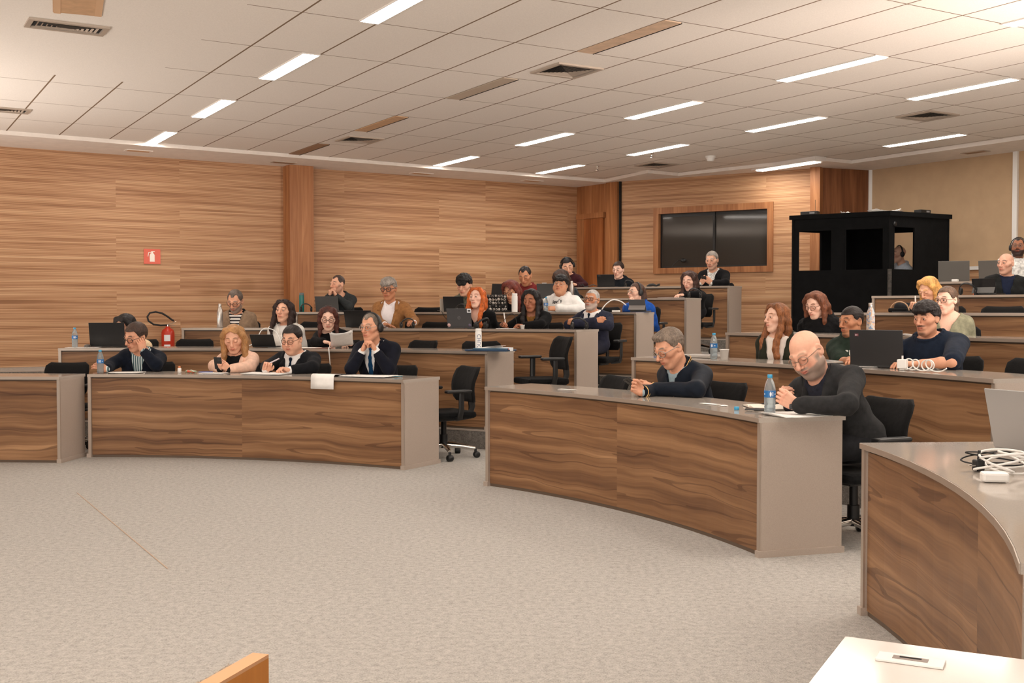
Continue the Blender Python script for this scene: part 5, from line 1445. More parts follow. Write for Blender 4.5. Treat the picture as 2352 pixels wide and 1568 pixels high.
person('P12', 'person in blue suit with grey beard, arms crossed, at the aisle end of row three', 3, (1359, 689), 47,
       dict(skin=SK3, haircol=(170, 164, 158), hair='buzz', beard='full', beardcol=(176, 168, 160), bden=.8, glasses=G_SQ, jaw=1.08, hline=.064), suit((52, 54, 72), 'blue_suit', tie=fabric('tie_dark', (36, 44, 58), .1, 90), vdepth=.34, vw=.1, stop=.95),
       dict(r=dict(w=(-.125, .19, .845), e=(.25, .12, .79), pose='curl', fd=(-.9, -.25, .1), pn=(0, -.95, -.2), loc=True, th=.9), l=dict(w=(.135, .22, .82), e=(-.25, .12, .79), pose='curl', fd=(.9, -.2, .15), pn=(0, -.95, -.2), loc=True, th=.9)), hg=.3, base_gap=.34, hyaw=26, pitch=-3, roll=5, sw=1.08)
# --- left block, fourth row
def backhair(F): F.chain([(0, -.085, .03), (.01, -.1, -.06), (.015, -.1, -.16), (.01, -.1, -.26)], [.05, .055, .05, .025], .03); F.disp = lambda x, y, z: .0016*np.sin(240*x+6*np.sin(30*z))
person('P13', 'person with shaved hair in grey sweater, hands folded in front of the mouth', 4, (775, 653), 41,
       dict(skin=SK1, haircol=(70, 56, 50), hair='buzz', recede=True, beard='stubble', iris=(50, 40, 34)), top((66, 70, 72), 'grey_sweater', neck='crew'),
       dict(r=dict(px=(757, 677), r=.36, pose='lock', fd=(.35, .9, .2), pn=(.9, -.2, .2), epx=(748, 703), er=.4), l=dict(px=(772, 678), r=.38, pose='lock', fd=(-.5, .85, .2), pn=(-.9, -.1, .2), epx=(800, 703), er=.42)), hg=-.02, hyaw=48, pitch=4)
person('P14', 'person with thick black fringe in grey green zip jacket', 4, (1066, 655), 46,
       dict(skin=SK1, haircol=(26, 23, 23), hair='mop', fringe=1.2, eyes='down', streak=.3), top((98, 98, 84), 'greygreen_jacket', neck='standup', var=.22, g=.012, name='jacket'), None, hg=.1, hyaw=22, pitch=18)
person('P15', 'person with reddish fringe hair and glasses in black, beside the white bottle', 4, (1174, 668), 45,
       dict(skin=SK5, fem=True, haircol=(102, 46, 36), hair='long', fringe=.9, hlen=.34, hvol=1.05, glasses=G_DK, eyes='down', hfreq=30), top((26, 24, 28), 'black_blouse', neck='crew'), None, hg=.0, hyaw=32, pitch=24, roll=-4)
LEVIS = dict(kind='top', mat=fabric('white_hoodie', (226, 224, 220), .03), neck='hood', big=1.25, g=.016, wr=.005, extra=chest_text("levi's", .068, .01, -.04, plain('print_black', (30, 28, 30), .8), .0012, .25, .12))
person('P16', 'person in white lettered hoodie with black curls, leaning back', 4, (1288, 655), 43,
       dict(skin=SK5, haircol=(28, 24, 24), hair='curly', fringe=.5, fat=.9, glasses=G_CL, jaw=1.1, eyes='down', streak=.3), LEVIS,
       dict(l=dict(w=(-.02, .27, .80), e=(-.3, .05, .78), pose='flat', fd=(1, .2, .0), pn=(0, -.7, -.6), loc=True)), hg=.28, base_gap=.34, hyaw=18, pitch=-8, roll=6, sw=1.1)
person('P17', 'person in royal blue top with headphones, resting chin on one hand', 4, (1461, 672), 43,
       dict(skin=(228, 184, 160), fem=True, haircol=(74, 52, 42), hair='slick', nape=.09, glasses=G_CL, headphones=True, extra_hair={'hair_length': backhair}), top((32, 78, 158), 'royal_blue', neck='crew', g=.012),
       dict(r=dict(px=(1448, 702), r=.4, pose='curl', fd=(.1, .9, .2), pn=(.6, .1, -.7), epx=(1443, 722), er=.44)), hg=.12, hyaw=58, pitch=0, byaw=10)
# --- left block, fifth row
person('P18', 'person with thinning dark hair in dark red shirt looking down', 5, (1206, 634), 42,
       dict(skin=SK3, haircol=(40, 32, 30), hair='thin', recede=True, eyes='down'), top((116, 44, 44), 'red_shirt', neck='collar'), None, hg=.08, hyaw=16, pitch=26, roll=-3)
person('P19', 'person with brown hair in dark plaid jacket, hidden behind the white hoodie', 5, (1289, 642), 42,
       dict(skin=SK2, fem=True, haircol=(62, 46, 40), hair='long', hlen=.3, eyes='down', fringe=.4), top((66, 70, 74), 'plaid_jacket', var=.4, neck='standup', name='jacket'), None, hg=.0, hyaw=22, pitch=30, byaw=10)
person('P20', 'person with long dark brown hair in black top at the end of the fifth row', 5, (1583, 645), 42,
       dict(skin=(230, 184, 162), fem=True, haircol=(66, 46, 40), hair='long', hlen=.4, hvol=.98, eyes='down', part=-.5), top((26, 26, 28), 'black_top2', neck='crew'),
       dict(l=dict(w=(-.03, .4, .8), pose='relaxed', fd=(.6, .8, 0), pn=(0, 0, -1), loc=True)), hg=.12, hyaw=26, pitch=18, legq=-14)
# --- left block, topmost row
person('P21', 'person in maroon jacket with headphones and tied back black hair', 6, (1303, 611), 38,
       dict(skin=(226, 178, 150), fem=True, haircol=(30, 25, 25), hair='slick', nape=.09, headphones=True, eyes='down', streak=.3), top((78, 40, 46), 'maroon_jacket', neck='collar', name='jacket'),
       dict(l=dict(w=(-.18, .3, .8), e=(-.26, .1, .8), pose='flat', fd=(.8, .4, .3), pn=(0, .3, -1), loc=True)), hg=.05, hyaw=-8, pitch=26, roll=-12)
person('P22', 'person with short brown hair in dark zip jacket behind a black laptop by the door', 6, (1420, 620), 36,
       dict(skin=(232, 188, 166), haircol=(52, 38, 32), hair='short'), top((38, 42, 48), 'dark_zip', neck='standup', name='jacket'), None, hg=.1, hyaw=24, pitch=10)
person('P23', 'person in black cardigan and patterned scarf, holding a phone below the window', 6, (1635, 598), 40,
       dict(skin=SK1, haircol=(150, 142, 134), hair='short', hth=.008, beard='stubble', bden=.3), dict(kind='cardigan', mat=fabric('black_wool', (30, 30, 32), .15), shirt=fabric('scarf_print', (196, 194, 190), .3, 60), collar=True, vdepth=.36, vw=.075, stop=.88),
       dict(r=dict(px=(1611, 650), r=.3, pose='phone', fd=(.35, .55, .6), pn=(.4, .3, -.75)), l=dict(px=(1634, 650), r=.32, pose='phone', fd=(-.7, .5, .4), pn=(-.2, .4, -.8))), hg=.1, hyaw=20, pitch=12, sw=1.08)
# --- right block, front row
_badge = chest_badge(BADGE, -.09, -.17, plain('emblem_gold', (206, 162, 116), .6), 'badge', .018)
def bomber_trim(root, tp, surf, tors, arm, h, X, f, up):
    _badge(root, tp, surf, tors, arm, h, X, f, up)
    dk = fabric('rib_navy', (24, 28, 38)); gd = fabric('rib_gold', (208, 170, 112))
    for A in arm:
        d = nrm(A['W']-A['E']); u = nrm(np.cross(d, V3(.3, .2, 1))); v = np.cross(d, u); c0 = bez(A['E'], A['W'], .9)
        m = MB(); m.tube([c0-d*.02, c0+d*.0, c0+d*.045], [.041, .043, .04], n=18, caps=False); cf = m.build('cuff', dk, root)
        for o_ in (.006, .026):
            m = MB(); m.tube([c0+d*o_+(u*math.cos(q)+v*math.sin(q))*.0425 for q in np.linspace(0, 2*PI, 20, endpoint=False)], .0038, n=6, closed=True); m.build('stripe', gd, cf)
    F = Field()
    for q in (-1, 1): F.chain([tp(0, -.085, .05), tp(q*.055, -.06, .052), tp(q*.076, -.005, .036), tp(q*.068, .05, -.005), tp(q*.045, .085, -.06)], [.015, .015, .015, .014, .01], .006)
    V, Fq = F.skin(.005); co = np_obj('collar', [(V, Fq, None, 0)], [dk], root)
    for dz in (-.006, .010):
        for q in (-1, 1):
            m = MB(); pts = [tp(q*.03, -.098, .05+dz), tp(q*.068, -.072, .052+dz), tp(q*.0915, -.004, .038+dz), tp(q*.082, .058, -.002+dz), tp(q*.055, .097, -.055+dz*.5)]; m.tube(pts, .0027, n=6); m.build('stripe', gd, co)
person('P24', 'person in navy bomber jacket with gold striped cuffs, both hands on a phone', 1, (1538, 799), 86,
       dict(skin=SK2, haircol=(112, 98, 86), hair='quiff', hth=.009, glasses=G_CL, eyes='down', nose=1.2, hline=.064, streak=.3), dict(kind='openjacket', mat=fabric('navy_satin', (27, 35, 48), .1, rough=.55), shirt=fabric('pale_shirt', (150, 168, 176), .06), vdepth=.26, vw=.045, stop=.93, wr=.004, extra=bomber_trim),
       dict(r=dict(px=(1474, 902), r=.16, pose='phone', fd=(-.7, .5, .5), pn=(.2, .3, .9), epx=(1545, 900), er=.55), l=dict(px=(1499, 893), r=.3, pose='phone', fd=(-.95, .1, .25), pn=(0, .35, -.9), epx=(1600, 897), er=.44)), hg=-.02, hyaw=52, pitch=28, byaw=4, blk='R', sw=1.05)
person('P25', 'person with bald head and grey beard in charcoal blazer, hands clasped on the front desk', 1, (1853, 812), 104,
       dict(skin=(226, 172, 146), hair='bald', haircol=(120, 108, 98), beard='full', beardcol=(134, 122, 112), bden=.85, glasses=dict(col=(150, 128, 112), clear=True, thick=.002), eyes='down', nose=1.3, jaw=1.08, fat=.25, brow=(176, 140, 118)), dict(kind='blazer', mat=fabric('charcoal_wool', (56, 56, 57), .12), shirt=fabric('slate_shirt', (54, 56, 68), .08), vdepth=.36, vw=.075, stop=.9, wr=.004, trousers=fabric('charcoal_trousers', (44, 44, 47))),
       dict(r=dict(px=(1815, 936), r=.34, pose='lock', fd=(-.35, .55, .35), pn=(.7, .1, -.5), epx=(1850, 925), er=.55), l=dict(px=(1826, 930), r=.24, pose='lock', fd=(-.75, .45, .3), pn=(-.2, .1, -.9), epx=(1944, 930), er=.42)), hg=-.08, hyaw=30, pitch=30, roll=-16, byaw=22, blk='R', sw=1.12)
# --- right block, second row
person('P26', 'person with very long chestnut hair in dark green jacket over white blouse', 2, (1783, 730), 62,
       dict(skin=(234, 190, 166), fem=True, haircol=(126, 78, 46), hair='long', hlen=.5, hvol=1.04, hfreq=30, face_w=.056, hfwd=.02, part=-.4), dict(kind='openjacket', mat=fabric('green_jacket', (54, 56, 44), .12), shirt=fabric('white_blouse', (230, 218, 208), .03, 12), collar=False, vdepth=.5, vw=.1, shirtname='blouse'), None, hg=.16, hyaw=52, pitch=2, byaw=20, blk='R')
UNI = top((50, 64, 54), 'green_tee', neck='crew', sleeve='short', g=.012, extra=chest_text('USP', .085, .02, -.105, plain('print_white', (220, 218, 210), .8), .0015))
person('P27', 'person with faded buzz cut in dark green lettered t-shirt behind the black laptop', 2, (1955, 739), 66,
       dict(skin=SK3, haircol=(34, 27, 25), hair='buzz', hth=.006, hrise=.062, shave=.35, beard='must', bden=.5, jaw=.95), UNI,
       dict(r=dict(px=(1966, 851), r=.34, pose='type', fd=(-.1, -.1, .9), pn=(0, -1, 0))), hg=.2, hyaw=46, pitch=6, byaw=18, blk='R')
person('P28', 'person with wavy black hair and thin moustache in navy t-shirt, forearms on the desk', 2, (2128, 732), 76,
       dict(skin=SK2, haircol=(32, 26, 25), hair='wavy', fringe=.25, hth=.016, beard='must', hs=.97), top((36, 46, 64), 'navy_tee', neck='crew', sleeve='short', g=.013, extra=chest_badge(LOGO_TEE, -.075, -.17, plain('emblem_pale', (206, 206, 190), .7), g=.013)),
       dict(r=dict(px=(2062, 838), r=.4, pose='type', fd=(-.5, .1, .7), pn=(0, -1, 0), pole=(.8, -.3, -.3)), l=dict(px=(2098, 850), r=.3, pose='type', fd=(-.9, .1, .3), pn=(0, -1, 0), epx=(2186, 850), er=.42)), hg=.1, hyaw=32, pitch=8, byaw=24, blk='R', sw=1.08)
# --- right block, third to topmost rows
person('P29', 'person with chestnut bob and glasses in fluffy black coat, in front of the booth', 3, (1873, 701), 58,
       dict(skin=(232, 188, 166), fem=True, haircol=(104, 62, 42), hair='bob', hlen=.25, hvol=1.12, hfreq=28, glasses=G_BR, eyes='down', part=-.7), top((28, 28, 30), 'black_coat', neck='fluffy', g=.016, big=1.15), None, hg=.12, hyaw=34, pitch=20, byaw=16, blk='R')
def ponytail(F): F.chain([(0, -.1, .03), (0, -.13, -.02), (.01, -.125, -.1), (.02, -.11, -.2)], [.03, .034, .03, .012], .02); F.disp = lambda x, y, z: .002*np.sin(260*x+6*np.sin(30*z))
person('P30', 'person with ponytail and glasses in sage green v-neck top', 3, (2174, 690), 61,
       dict(skin=(234, 190, 168), fem=True, haircol=(92, 72, 58), hair='slick', nape=.05, glasses=G_BR, extra_hair={'ponytail': ponytail}), top((136, 134, 112), 'sage_top', neck='v', vw=.085, vdepth=.19, wr=.004), None, hg=.2, hyaw=34, pitch=5, byaw=24, blk='R')
person('P31', 'person with blonde half tied hair bent over, writing with a pen', 4, (2133, 665), 54,
       dict(skin=(232, 180, 150), fem=True, haircol=(212, 158, 92), hair='long', hlen=.3, hvol=1.0, eyes='down', hfreq=30, streak=.3), top((34, 34, 38), 'dark_top', neck='crew'),
       dict(r=dict(px=(2094, 716), r=.3, pose='pen', fd=(.25, .8, .4), pn=(.2, .2, .9), pole=(.7, 0, -.6))), hg=.02, hyaw=40, pitch=30, byaw=20, blk='R')
person('P32', 'person with shaved head in black bomber jacket over navy shirt', 5, (2310, 606), 48,
       dict(skin=(222, 172, 148), hair='bald', haircol=(60, 50, 46), beard='stubble', bden=.2, brow=(70, 52, 44)), dict(kind='openjacket', mat=fabric('black_bomber', (40, 42, 42), .15), shirt=fabric('navy_shirt', (38, 46, 70), .1), collar=True, vdepth=.42, vw=.075, wr=.005), None, hg=.25, hyaw=32, pitch=2, byaw=30, blk='R', sw=1.08)
person('P33', 'person with beard, glasses and white patterned shirt at the top right', 6, (2339, 568), 38,
       dict(skin=SK4, hair='buzz', haircol=(40, 34, 32), recede=True, beard='full', beardcol=(34, 28, 27), bden=.95, glasses=dict(col=(120, 112, 104)), fat=.5, headphones=True), top((214, 212, 208), 'print_shirt', neck='crew', var=.2), None, hg=.3, hyaw=6, pitch=-6, byaw=50, blk='R', sw=1.1)
# ---------------------------------------------------------------- interpreters' booth
def booth():
    bz = row_z(6)
    A = at_d(1819, 497, 15.75); K = at_d(2043, 483, 15.0); Bq = at_d(2181, 492, 15.6)
    zt_ = (A[2]+K[2]+Bq[2])/3; A, K, Bq = A[:2], K[:2], Bq[:2]
    r = thing('interpreter_booth', 'black cabin with three window openings standing in front of the beige wall', 'booth', (K[0], K[1], bz))
    o = K; back = A+(Bq-K)
    def panel(name, P, Q, holes, z0, z1, parent=r, th=.03, mat=M_BOOTH):
        d = Q-P; L = np.linalg.norm(d); d = d/L; n = np.array([-d[1], d[0]])*th
        us = sorted({0.0, L, *[h[0]*L for h in holes], *[h[1]*L for h in holes]}); zs = sorted({z0, z1, *[h[2] for h in holes], *[h[3] for h in holes]}); m = MB()
        for i in range(len(us)-1):
            for j in range(len(zs)-1):
                um, zm = (us[i]+us[i+1])/2, (zs[j]+zs[j+1])/2
                if any(h[0]*L < um < h[1]*L and h[2] < zm < h[3] for h in holes): continue
                p, q = P+d*us[i], P+d*us[i+1]
                vs = [(*(w-o), z-bz) for w in (p, q, q+n, p+n) for z in (zs[j], zs[j+1])]
                m.add(vs, [(0, 2, 3, 1), (4, 6, 7, 5), (1, 3, 5, 7), (0, 6, 4, 2), (2, 4, 5, 3), (0, 1, 7, 6)])
        return m.build(name, mat, parent)
    wz0, wz1 = at_d(1945, 620, 15.4)[2], at_d(1945, 528, 15.4)[2]
    wl_ = (along(A, K, 1833), along(A, K, 1908), along(A, K, 1941), along(A, K, 2026)); LA = np.linalg.norm(K-A)
    fr = [np.linalg.norm(w-A)/LA for w in wl_]
    wr_ = (along(K, Bq, 2053), along(K, Bq, 2099)); LB = np.linalg.norm(Bq-K); fb = [np.linalg.norm(w-K)/LB for w in wr_]
    panel('front_panel', A, K, [(fr[0], fr[1], wz0, wz1), (fr[2], fr[3], wz0, wz1)], bz, zt_-.06)
    panel('side_panel', K, Bq, [(fb[0], fb[1], wz0, wz1+.02)], bz, zt_-.06)
    # rear walls with openings lined up as in the photograph
    C1 = A+(Bq-K); b1 = along(A, C1, 1880); 
    Lb = np.linalg.norm(C1-A)
    f1, f0 = [float(np.linalg.norm(along(A, C1, x_)-C1)/Lb) for x_ in (1828, 1882)]
    panel('side_panel', C1, A, [(f0, f1, wz0, wz1)], bz, zt_-.06)
    panel('rear_panel', Bq, C1, [(.08, .6, wz0, wz1)], bz, zt_-.06)
    m = MB(); e = .03; cen = (A+K+Bq+C1)/4
    P = [tuple(cen+(p-cen)*1.035-o) for p in (A, K, Bq, C1)]; m.prism(P, zt_-.06-bz, zt_-bz); m.build('roof', M_BOOTH, r)
    m = MB()
    for p, d in ((K, (K-cen)),):
        d = d/np.linalg.norm(d)*.02; q = p+d-o
        m.box((q[0], q[1], (wz0+.02-bz)-.32), (.045, .045, .6)); m.build('corner_post', plain('worn_edge', (58, 54, 50), .6, noise=.4, scale=30), r)
    m = MB(); q = along(K, Bq, 2053); d = (Bq-K)/LB; n = np.array([d[1], -d[0]])
    m.lathe([(.001, .0), (.03, .0), (.034, .006), (.001, .007)], n=14, M=Matrix.Translation((*(q+n*.004-o), zt_-.17-bz)) @ Matrix.Rotation(math.atan2(n[1], n[0]), 4, 'Z') @ Matrix.Rotation(PI/2, 4, 'Y')); m.build('cable_port', M_BLACKPL, r)
    return dict(A=A, K=K, B=Bq, C=C1, z=zt_, cen=cen)
BO = booth()
def on_booth(x, t): 
    P = along(BO['A'], BO['K'], x) if t == 'f' else along(BO['K'], BO['B'], x); c = BO['cen']; P = P+(c-P)*.12
    return V3(P[0], P[1], BO['z'])
def blackbox(pos, rz, label, w, d, h, name='receiver_box', ant=False):
    r = thing(name, label, 'electronic box', pos, rz); m = MB(); m.box((0, 0, h/2), (w, d, h), 0, None, .006); m.build('case', M_BLACKPL, r)
    m = MB(); m.box((w*.2, -d/2-.001, h*.5), (w*.3, .003, h*.4)); m.build('display', plain('grey_face', (140, 140, 142), .4), r)
    if ant: m = MB(); m.tube([(w*.3, 0, h), (w*.3, 0, h+.16)], .003, n=6); m.build('antenna', M_BLACKPL, r)
    return r
fa = math.atan2(*(BO['K']-BO['A'])[::-1]); fb_ = math.atan2(*(BO['B']-BO['K'])[::-1])
blackbox(on_booth(1840, 'f'), fa, 'small black receiver with antenna on the left end of the booth roof', .24, .12, .05, ant=True)
blackbox(on_booth(2133, 'r'), fb_, 'small black receiver on the right end of the booth roof', .2, .12, .05)
sheet(on_booth(1932, 'f'), .4, .12, .08, 'crumpled scrap of paper on the booth roof, left of the paper pile', 2, curl=.03)
sheet(on_booth(2030, 'f')+V3(.05, .1, 0), .2, .34, .24, 'pile of loose papers on the booth roof at its near corner', 5, curl=.03, jit=.03)
# interpreter inside
person('P34', 'person with bald head, headphones and pale blue shirt inside the black booth', 6, (2064, 584), 37,
       dict(skin=(208, 164, 140), hair='bald', haircol=(90, 80, 74), headphones=True), top((188, 196, 208), 'blue_shirt', neck='collar', var=.05), None, RH=float(np.linalg.norm(at_d(2064, 584, 15.85)[:2]-ARC)), hg=0, base_gap=.15, hyaw=62, pitch=2, byaw=-45, legq=-45, blk='R')
# ---------------------------------------------------------------- chairs: one for everyone in view and the empty ones
for key, lab in (('P1', 'black chair of the person in navy jacket at the left of the front row'), ('P2', 'black chair of the person in the pink blazer'), ('P3', 'black chair of the person writing in a dark suit, front row'), ('P4', 'black chair of the person with headphones and navy suit'),
    ('P5', 'black chair of the person in the cream puffer jacket'), ('P6', 'black chair of the person in the white jacket'), ('P7', 'black chair of the person turning pages in black sweater'), ('P8', 'black chair of the person in the olive jacket'), ('P9', 'black chair of the person in the brown blazer'),
    ('P10', 'black chair of the person with long ginger hair'), ('P11', 'black chair of the person in black blazer with white pen'), ('P12', 'black chair of the person in blue suit with crossed arms, seen at the aisle'), ('P13', 'black chair of the person in the grey sweater'), ('P14', 'black chair of the person in grey green jacket'), ('P15', 'black chair of the person with reddish fringe'),
    ('P16', 'black chair of the person in white hoodie'), ('P17', 'black chair with armrest of the person in royal blue, at the aisle'), ('P18', 'black chair of the person in dark red shirt'), ('P19', 'black chair of the person in plaid jacket'), ('P20', 'black chair of the person at the end of the fifth row'), ('P21', 'black chair of the person in maroon jacket'), ('P22', 'black chair of the person by the door'), ('P23', 'black chair of the person below the window'),
    ('P24', 'black chair behind the person in the navy bomber jacket'), ('P25', 'black chair with armrest under the bald person at the front right desk'), ('P26', 'black chair of the person with very long chestnut hair'), ('P27', 'black chair of the person in green t-shirt'), ('P28', 'black chair of the person in navy t-shirt'), ('P29', 'black chair of the person in fluffy black coat'), ('P30', 'black chair of the person in sage green top'), ('P31', 'black chair of the blonde person writing'), ('P32', 'black chair of the person with shaved head'), ('P33', 'black chair of the person in patterned shirt')):
    chair_for(key, lab, back={'P25': .0, 'P12': .1, 'P16': .1, 'P6': .06, 'P33': .1, 'P32': .08, 'P27': .05, 'P30': .05, 'P10': .03}.get(key, .03), turn=-{'P25': 14}.get(key, 0))
empty_chair('L', 1, 138, .75, 'empty black chair behind the desk cut by the left edge of the photo').location = (*at_d(138, 900, 10.75)[:2], 0)
empty_chair('L', 2, 437, .86, 'empty black chair in the second row left of the red fire extinguisher end', 6)
empty_chair('L', 2, 935, .86, 'empty black chair in the second row right of the person in navy suit', -22)
empty_chair('L', 2, 1108, .8, 'empty black chair behind the white bottle in the second row', 30)
chair_at(-.62, 10.1, 0, RAD(120), 'empty black chair standing whole in the aisle beyond the left front desk')
o_ = chair_at(.30, 11.5, row_z(2), RAD(112), 'empty black chair in the aisle end of the second row'); o_.scale = (1, 1, 1.07)
empty_chair('L', 3, 990, .8, 'empty black chair in the third row left of the ginger haired person', 0)
empty_chair('L', 3, 712, .8, 'empty black chair in the third row between white jacket and black laptop', 0)
empty_chair('L', 4, 973, .85, 'empty black chair in the fourth row left of the grey green jacket', 0)
empty_chair('L', 4, 1374, .8, 'empty black chair in the fourth row left of the person in royal blue', 0)
empty_chair('R', 1, 1350, .68, 'empty black mesh chair behind the right front desk, left of the bomber jacket', -20)
empty_chair('R', 2, 2350, .9, 'empty black chair cut by the right edge behind the second row', 20)
empty_chair('R', 4, 2283, .8, 'empty grey mesh chair in the fourth row of the right block', 10)
# ---------------------------------------------------------------- desk things, left block
p, a = desk_at('L', 1, 229, .135); water_bottle(p, 'water bottle in the hand of the person in navy jacket, left front desk', .215, .55, a)
p, a = desk_at('L', 1, 290, .2); sheet(p, a+.2, .3, .21, 'loose papers in front of the person in navy jacket', 3, curl=.006)
p, a = desk_at('L', 1, 411, .22); r = thing('pill_bottle', 'tiny white bottle with orange top on the left front desk', 'bottle', p); MB().lathe([(.001, 0), (.017, 0), (.017, .042), (.01, .047)], n=14).build('bottle_body', M_WHITEPL, r); MB().lathe([(.011, .046), (.011, .062), (.001, .064)], n=12).build('bottle_cap', plain('cap_orange', (206, 128, 84), .5), r)
p, a = desk_at('L', 1, 437, .22); r = thing('snack_wrapper', 'crumpled green and white wrapper beside the tiny white bottle', 'wrapper', p, a); F = Field(); F.ell((0, 0, .014), (.06, .03, .016)); F.disp = lambda x, y, z: .006*sn(x, y, z, 110); V, Fq = F.skin(.006); V[:, 2] = np.maximum(V[:, 2], .0005)
t = NT('wrapper_print'); t.base(t.ramp(t.noise(t.coord('Object'), 26, 2), [(.4, (226, 222, 212)), (.5, (96, 148, 104)), (.58, (206, 92, 70))])); np_obj('wrapper_film', [(V, Fq, None, 0)], [t.mat], r)
p, a = desk_at('L', 1, 490, .2); sheet(p, a, .22, .16, 'white papers with blue edge in front of the pink blazer', 3)
p, a = desk_at('L', 1, 466, .2); pen(p+V3(0, 0, .012), (1, .2, 0), 'blue pen lying by the papers of the pink blazer', plain('pen_blue', (58, 74, 140), .4))
p, a = desk_at('L', 1, 612, .2); r = sheet(p, a, .38, .26, 'thick open notebook under the hands of the person in dark suit', 7)
P_ = PEOPLE['P2']; q = at_r(501, 834, row_R('L', 1)+.24); b = img_basis(q); phone(q, np.stack([b[0]*.9+b[2]*.3, b[1]*.75+b[2]*.5, nrm(np.cross(b[0]*.9+b[2]*.3, b[1]*.75+b[2]*.5))*-1], 1), 'dark phone held by the person in pink blazer')
q = at_r(621, 833, row_R('L', 1)+.22); b = img_basis(q); pen(q, b[0]*.8+b[1]*.4+b[2]*.2, 'silver pen in the hand of the person in dark suit', plain('pen_silver', (214, 206, 214), .3), .15, .006)
# paper draped over the front of the desk
p, a = desk_at('L', 1, 742, .0); r = thing('paper_pad', 'white paper pad hanging over the front edge of the left front desk', 'paper', p, a)
prof = [(-.28, .004), (-.2, .006), (-.1, .012), (-.03, .02), (.0, .018), (.022, .006), (.03, -.02), (.032, -.06), (.034, -.105)]
for i in range(3):
    m = MB(); o_ = .0016*i; vs = []; 
    for y, z in prof:
        for x in (-.115, -.04, .04, .115): vs.append((x+.06*(y < -.1)*0+(-y)*.25, y+o_, z+o_+.0015))
    m.add(vs, [(k*4+j, k*4+j+1, k*4+j+5, k*4+j+4) for k in range(len(prof)-1) for j in range(3)], 0, None, True)
    pg = m.build('page', M_PAPER, r); sd = pg.modifiers.new('thick', 'SOLIDIFY'); sd.thickness = .0012
p, a = desk_at('L', 1, 848, .2); sheet(p, a+.15, .44, .26, 'spread white papers in front of the person with headphones and navy suit', 5, curl=.004, jit=.04)
p, a = desk_at('L', 1, 902, .22); pen(p+V3(0, 0, .008), (1, 0, 0), 'teal pen at the right of the spread papers', plain('pen_teal', (50, 110, 126), .4))
p, a = desk_at('L', 1, 795, .24); m = MB(); m.box((0, 0, .006), (.2, .15, .012), 0, None, .002); tag(m.build('notebook', plain('notebook_black', (30, 28, 28), .5), None, tuple(p), (0, 0, a)), 'black notebook under the paper pad on the left front desk', 'notebook')
# second row
p, a = desk_at('L', 2, 171, .2); water_bottle(p, 'water bottle at the left end of the second row', .21, .6, a)
p, a = desk_at('L', 2, 200, .22); m = MB(); F = Field(); F.ell((0, 0, .012), (.032, .055, .022)); V, Fq = F.skin(.006); V[:, 2] = np.maximum(V[:, 2], .0005); tag(np_obj('computer_mouse', [(V, Fq, None, 0)], [plain('mouse_grey', (92, 86, 80), .4)], None), 'grey computer mouse beside the water bottle of the second row', 'mouse').location = tuple(p)
p, a = desk_at('L', 2, 190, .14); sheet(p, a, .34, .14, 'flat white paper under the computer mouse', 1)
p, a = desk_at('L', 2, 247, .28); laptop(p, a, 'large matte black laptop at the left end of the second row', .37, .25, 12)
q = at_z(0, 0, 1) if False else None
p, a = desk_at('L', 2, 606, .22); r, lo, M = laptop(p, a, 'black tablet propped up before the white jacket, white cable attached', .26, .145, 32, name='tablet', keyb=False)
p, a = desk_at('L', 2, 585, .2); cable([p+V3(-.1, -.02, .03), p+V3(-.06, 0, .02), p+V3(0, .05, .06), p+V3(.04, .1, .17), p+V3(.1, .12, .2), p+V3(.2, .12, .16), p+V3(.27, .06, .02)], .006, M_WHITEPL, 'thick white cable arching over the tablet of the second row')
p, a = desk_at('L', 2, 700, .16); sheet(p, a, .3, .2, 'white papers right of the tablet, second row', 2)
p, a = desk_at('L', 2, 785, .14); r = sheet(p+V3(0, 0, .085), a+.5, .22, .29, 'curled pages held up by the person in black sweater', 4, curl=.03, jit=.004); r.rotation_euler = (.5, .1, a+.5)
p, a = desk_at('L', 2, 733, .12); sheet(p, a, .3, .18, 'thin reddish folder under the pages of the black sweater', 1, mat=plain('folder_red', (176, 120, 104), .6), name='folder', cat='folder')
p, a = desk_at('L', 2, 757, .02); cable([p+V3(-.02, .16, .01), p+V3(-.01, .05, .012), p+V3(0, -.06, .0), p+V3(.01, -.07, -.1), p+V3(.015, -.06, -.22), p+V3(0, -.05, -.33), p+V3(.01, -.06, -.6)], .006, M_WHITEPL, 'white cable hanging down the front of the second row desk')
p, a = desk_at('L', 2, 1099, .12); fl = flask(p, 'white bottle with blue lettering standing on blue folders, second row', M_WHITEPL, .215, .032, style='tube', group='flasks and drinking bottles')
M0 = Matrix.Rotation(a+PI, 4, 'Z') if False else None
def wrapz(R_, ang0, sx):
    def f(x, y, z):
        q = ang0+x/R_; return (R_*1.01*math.sin(q), -R_*1.01*math.cos(q), y)
    return f
def upr(R_, zc):
    def f(x, y, z):
        q = .25-y/R_; return ((R_*1.02+z)*math.sin(q), -(R_*1.02+z)*math.cos(q), zc-x)
    return f
text_mesh('CHUC', .05, plain('print_blue', (44, 72, 120), .5), fl, None, 'lettering', .0002, 0, upr(.032, .09))
p2, a = desk_at('L', 2, 1127, .1); r = thing('folder_stack', 'stack of dark blue folders and loose papers on the second row desk', 'folders', p2, a+.1)
m = MB(); m.box((0, 0, .008), (.44, .24, .016), 0, None, .002); m.build('folder', plain('folder_blue', (34, 60, 88), .45), r); m = MB(); m.box((-.02, .01, .022), (.34, .2, .012), 0, Matrix.Rotation(.2, 4, 'Z'), .002); m.build('folder', plain('folder_teal', (40, 84, 110), .45), r)
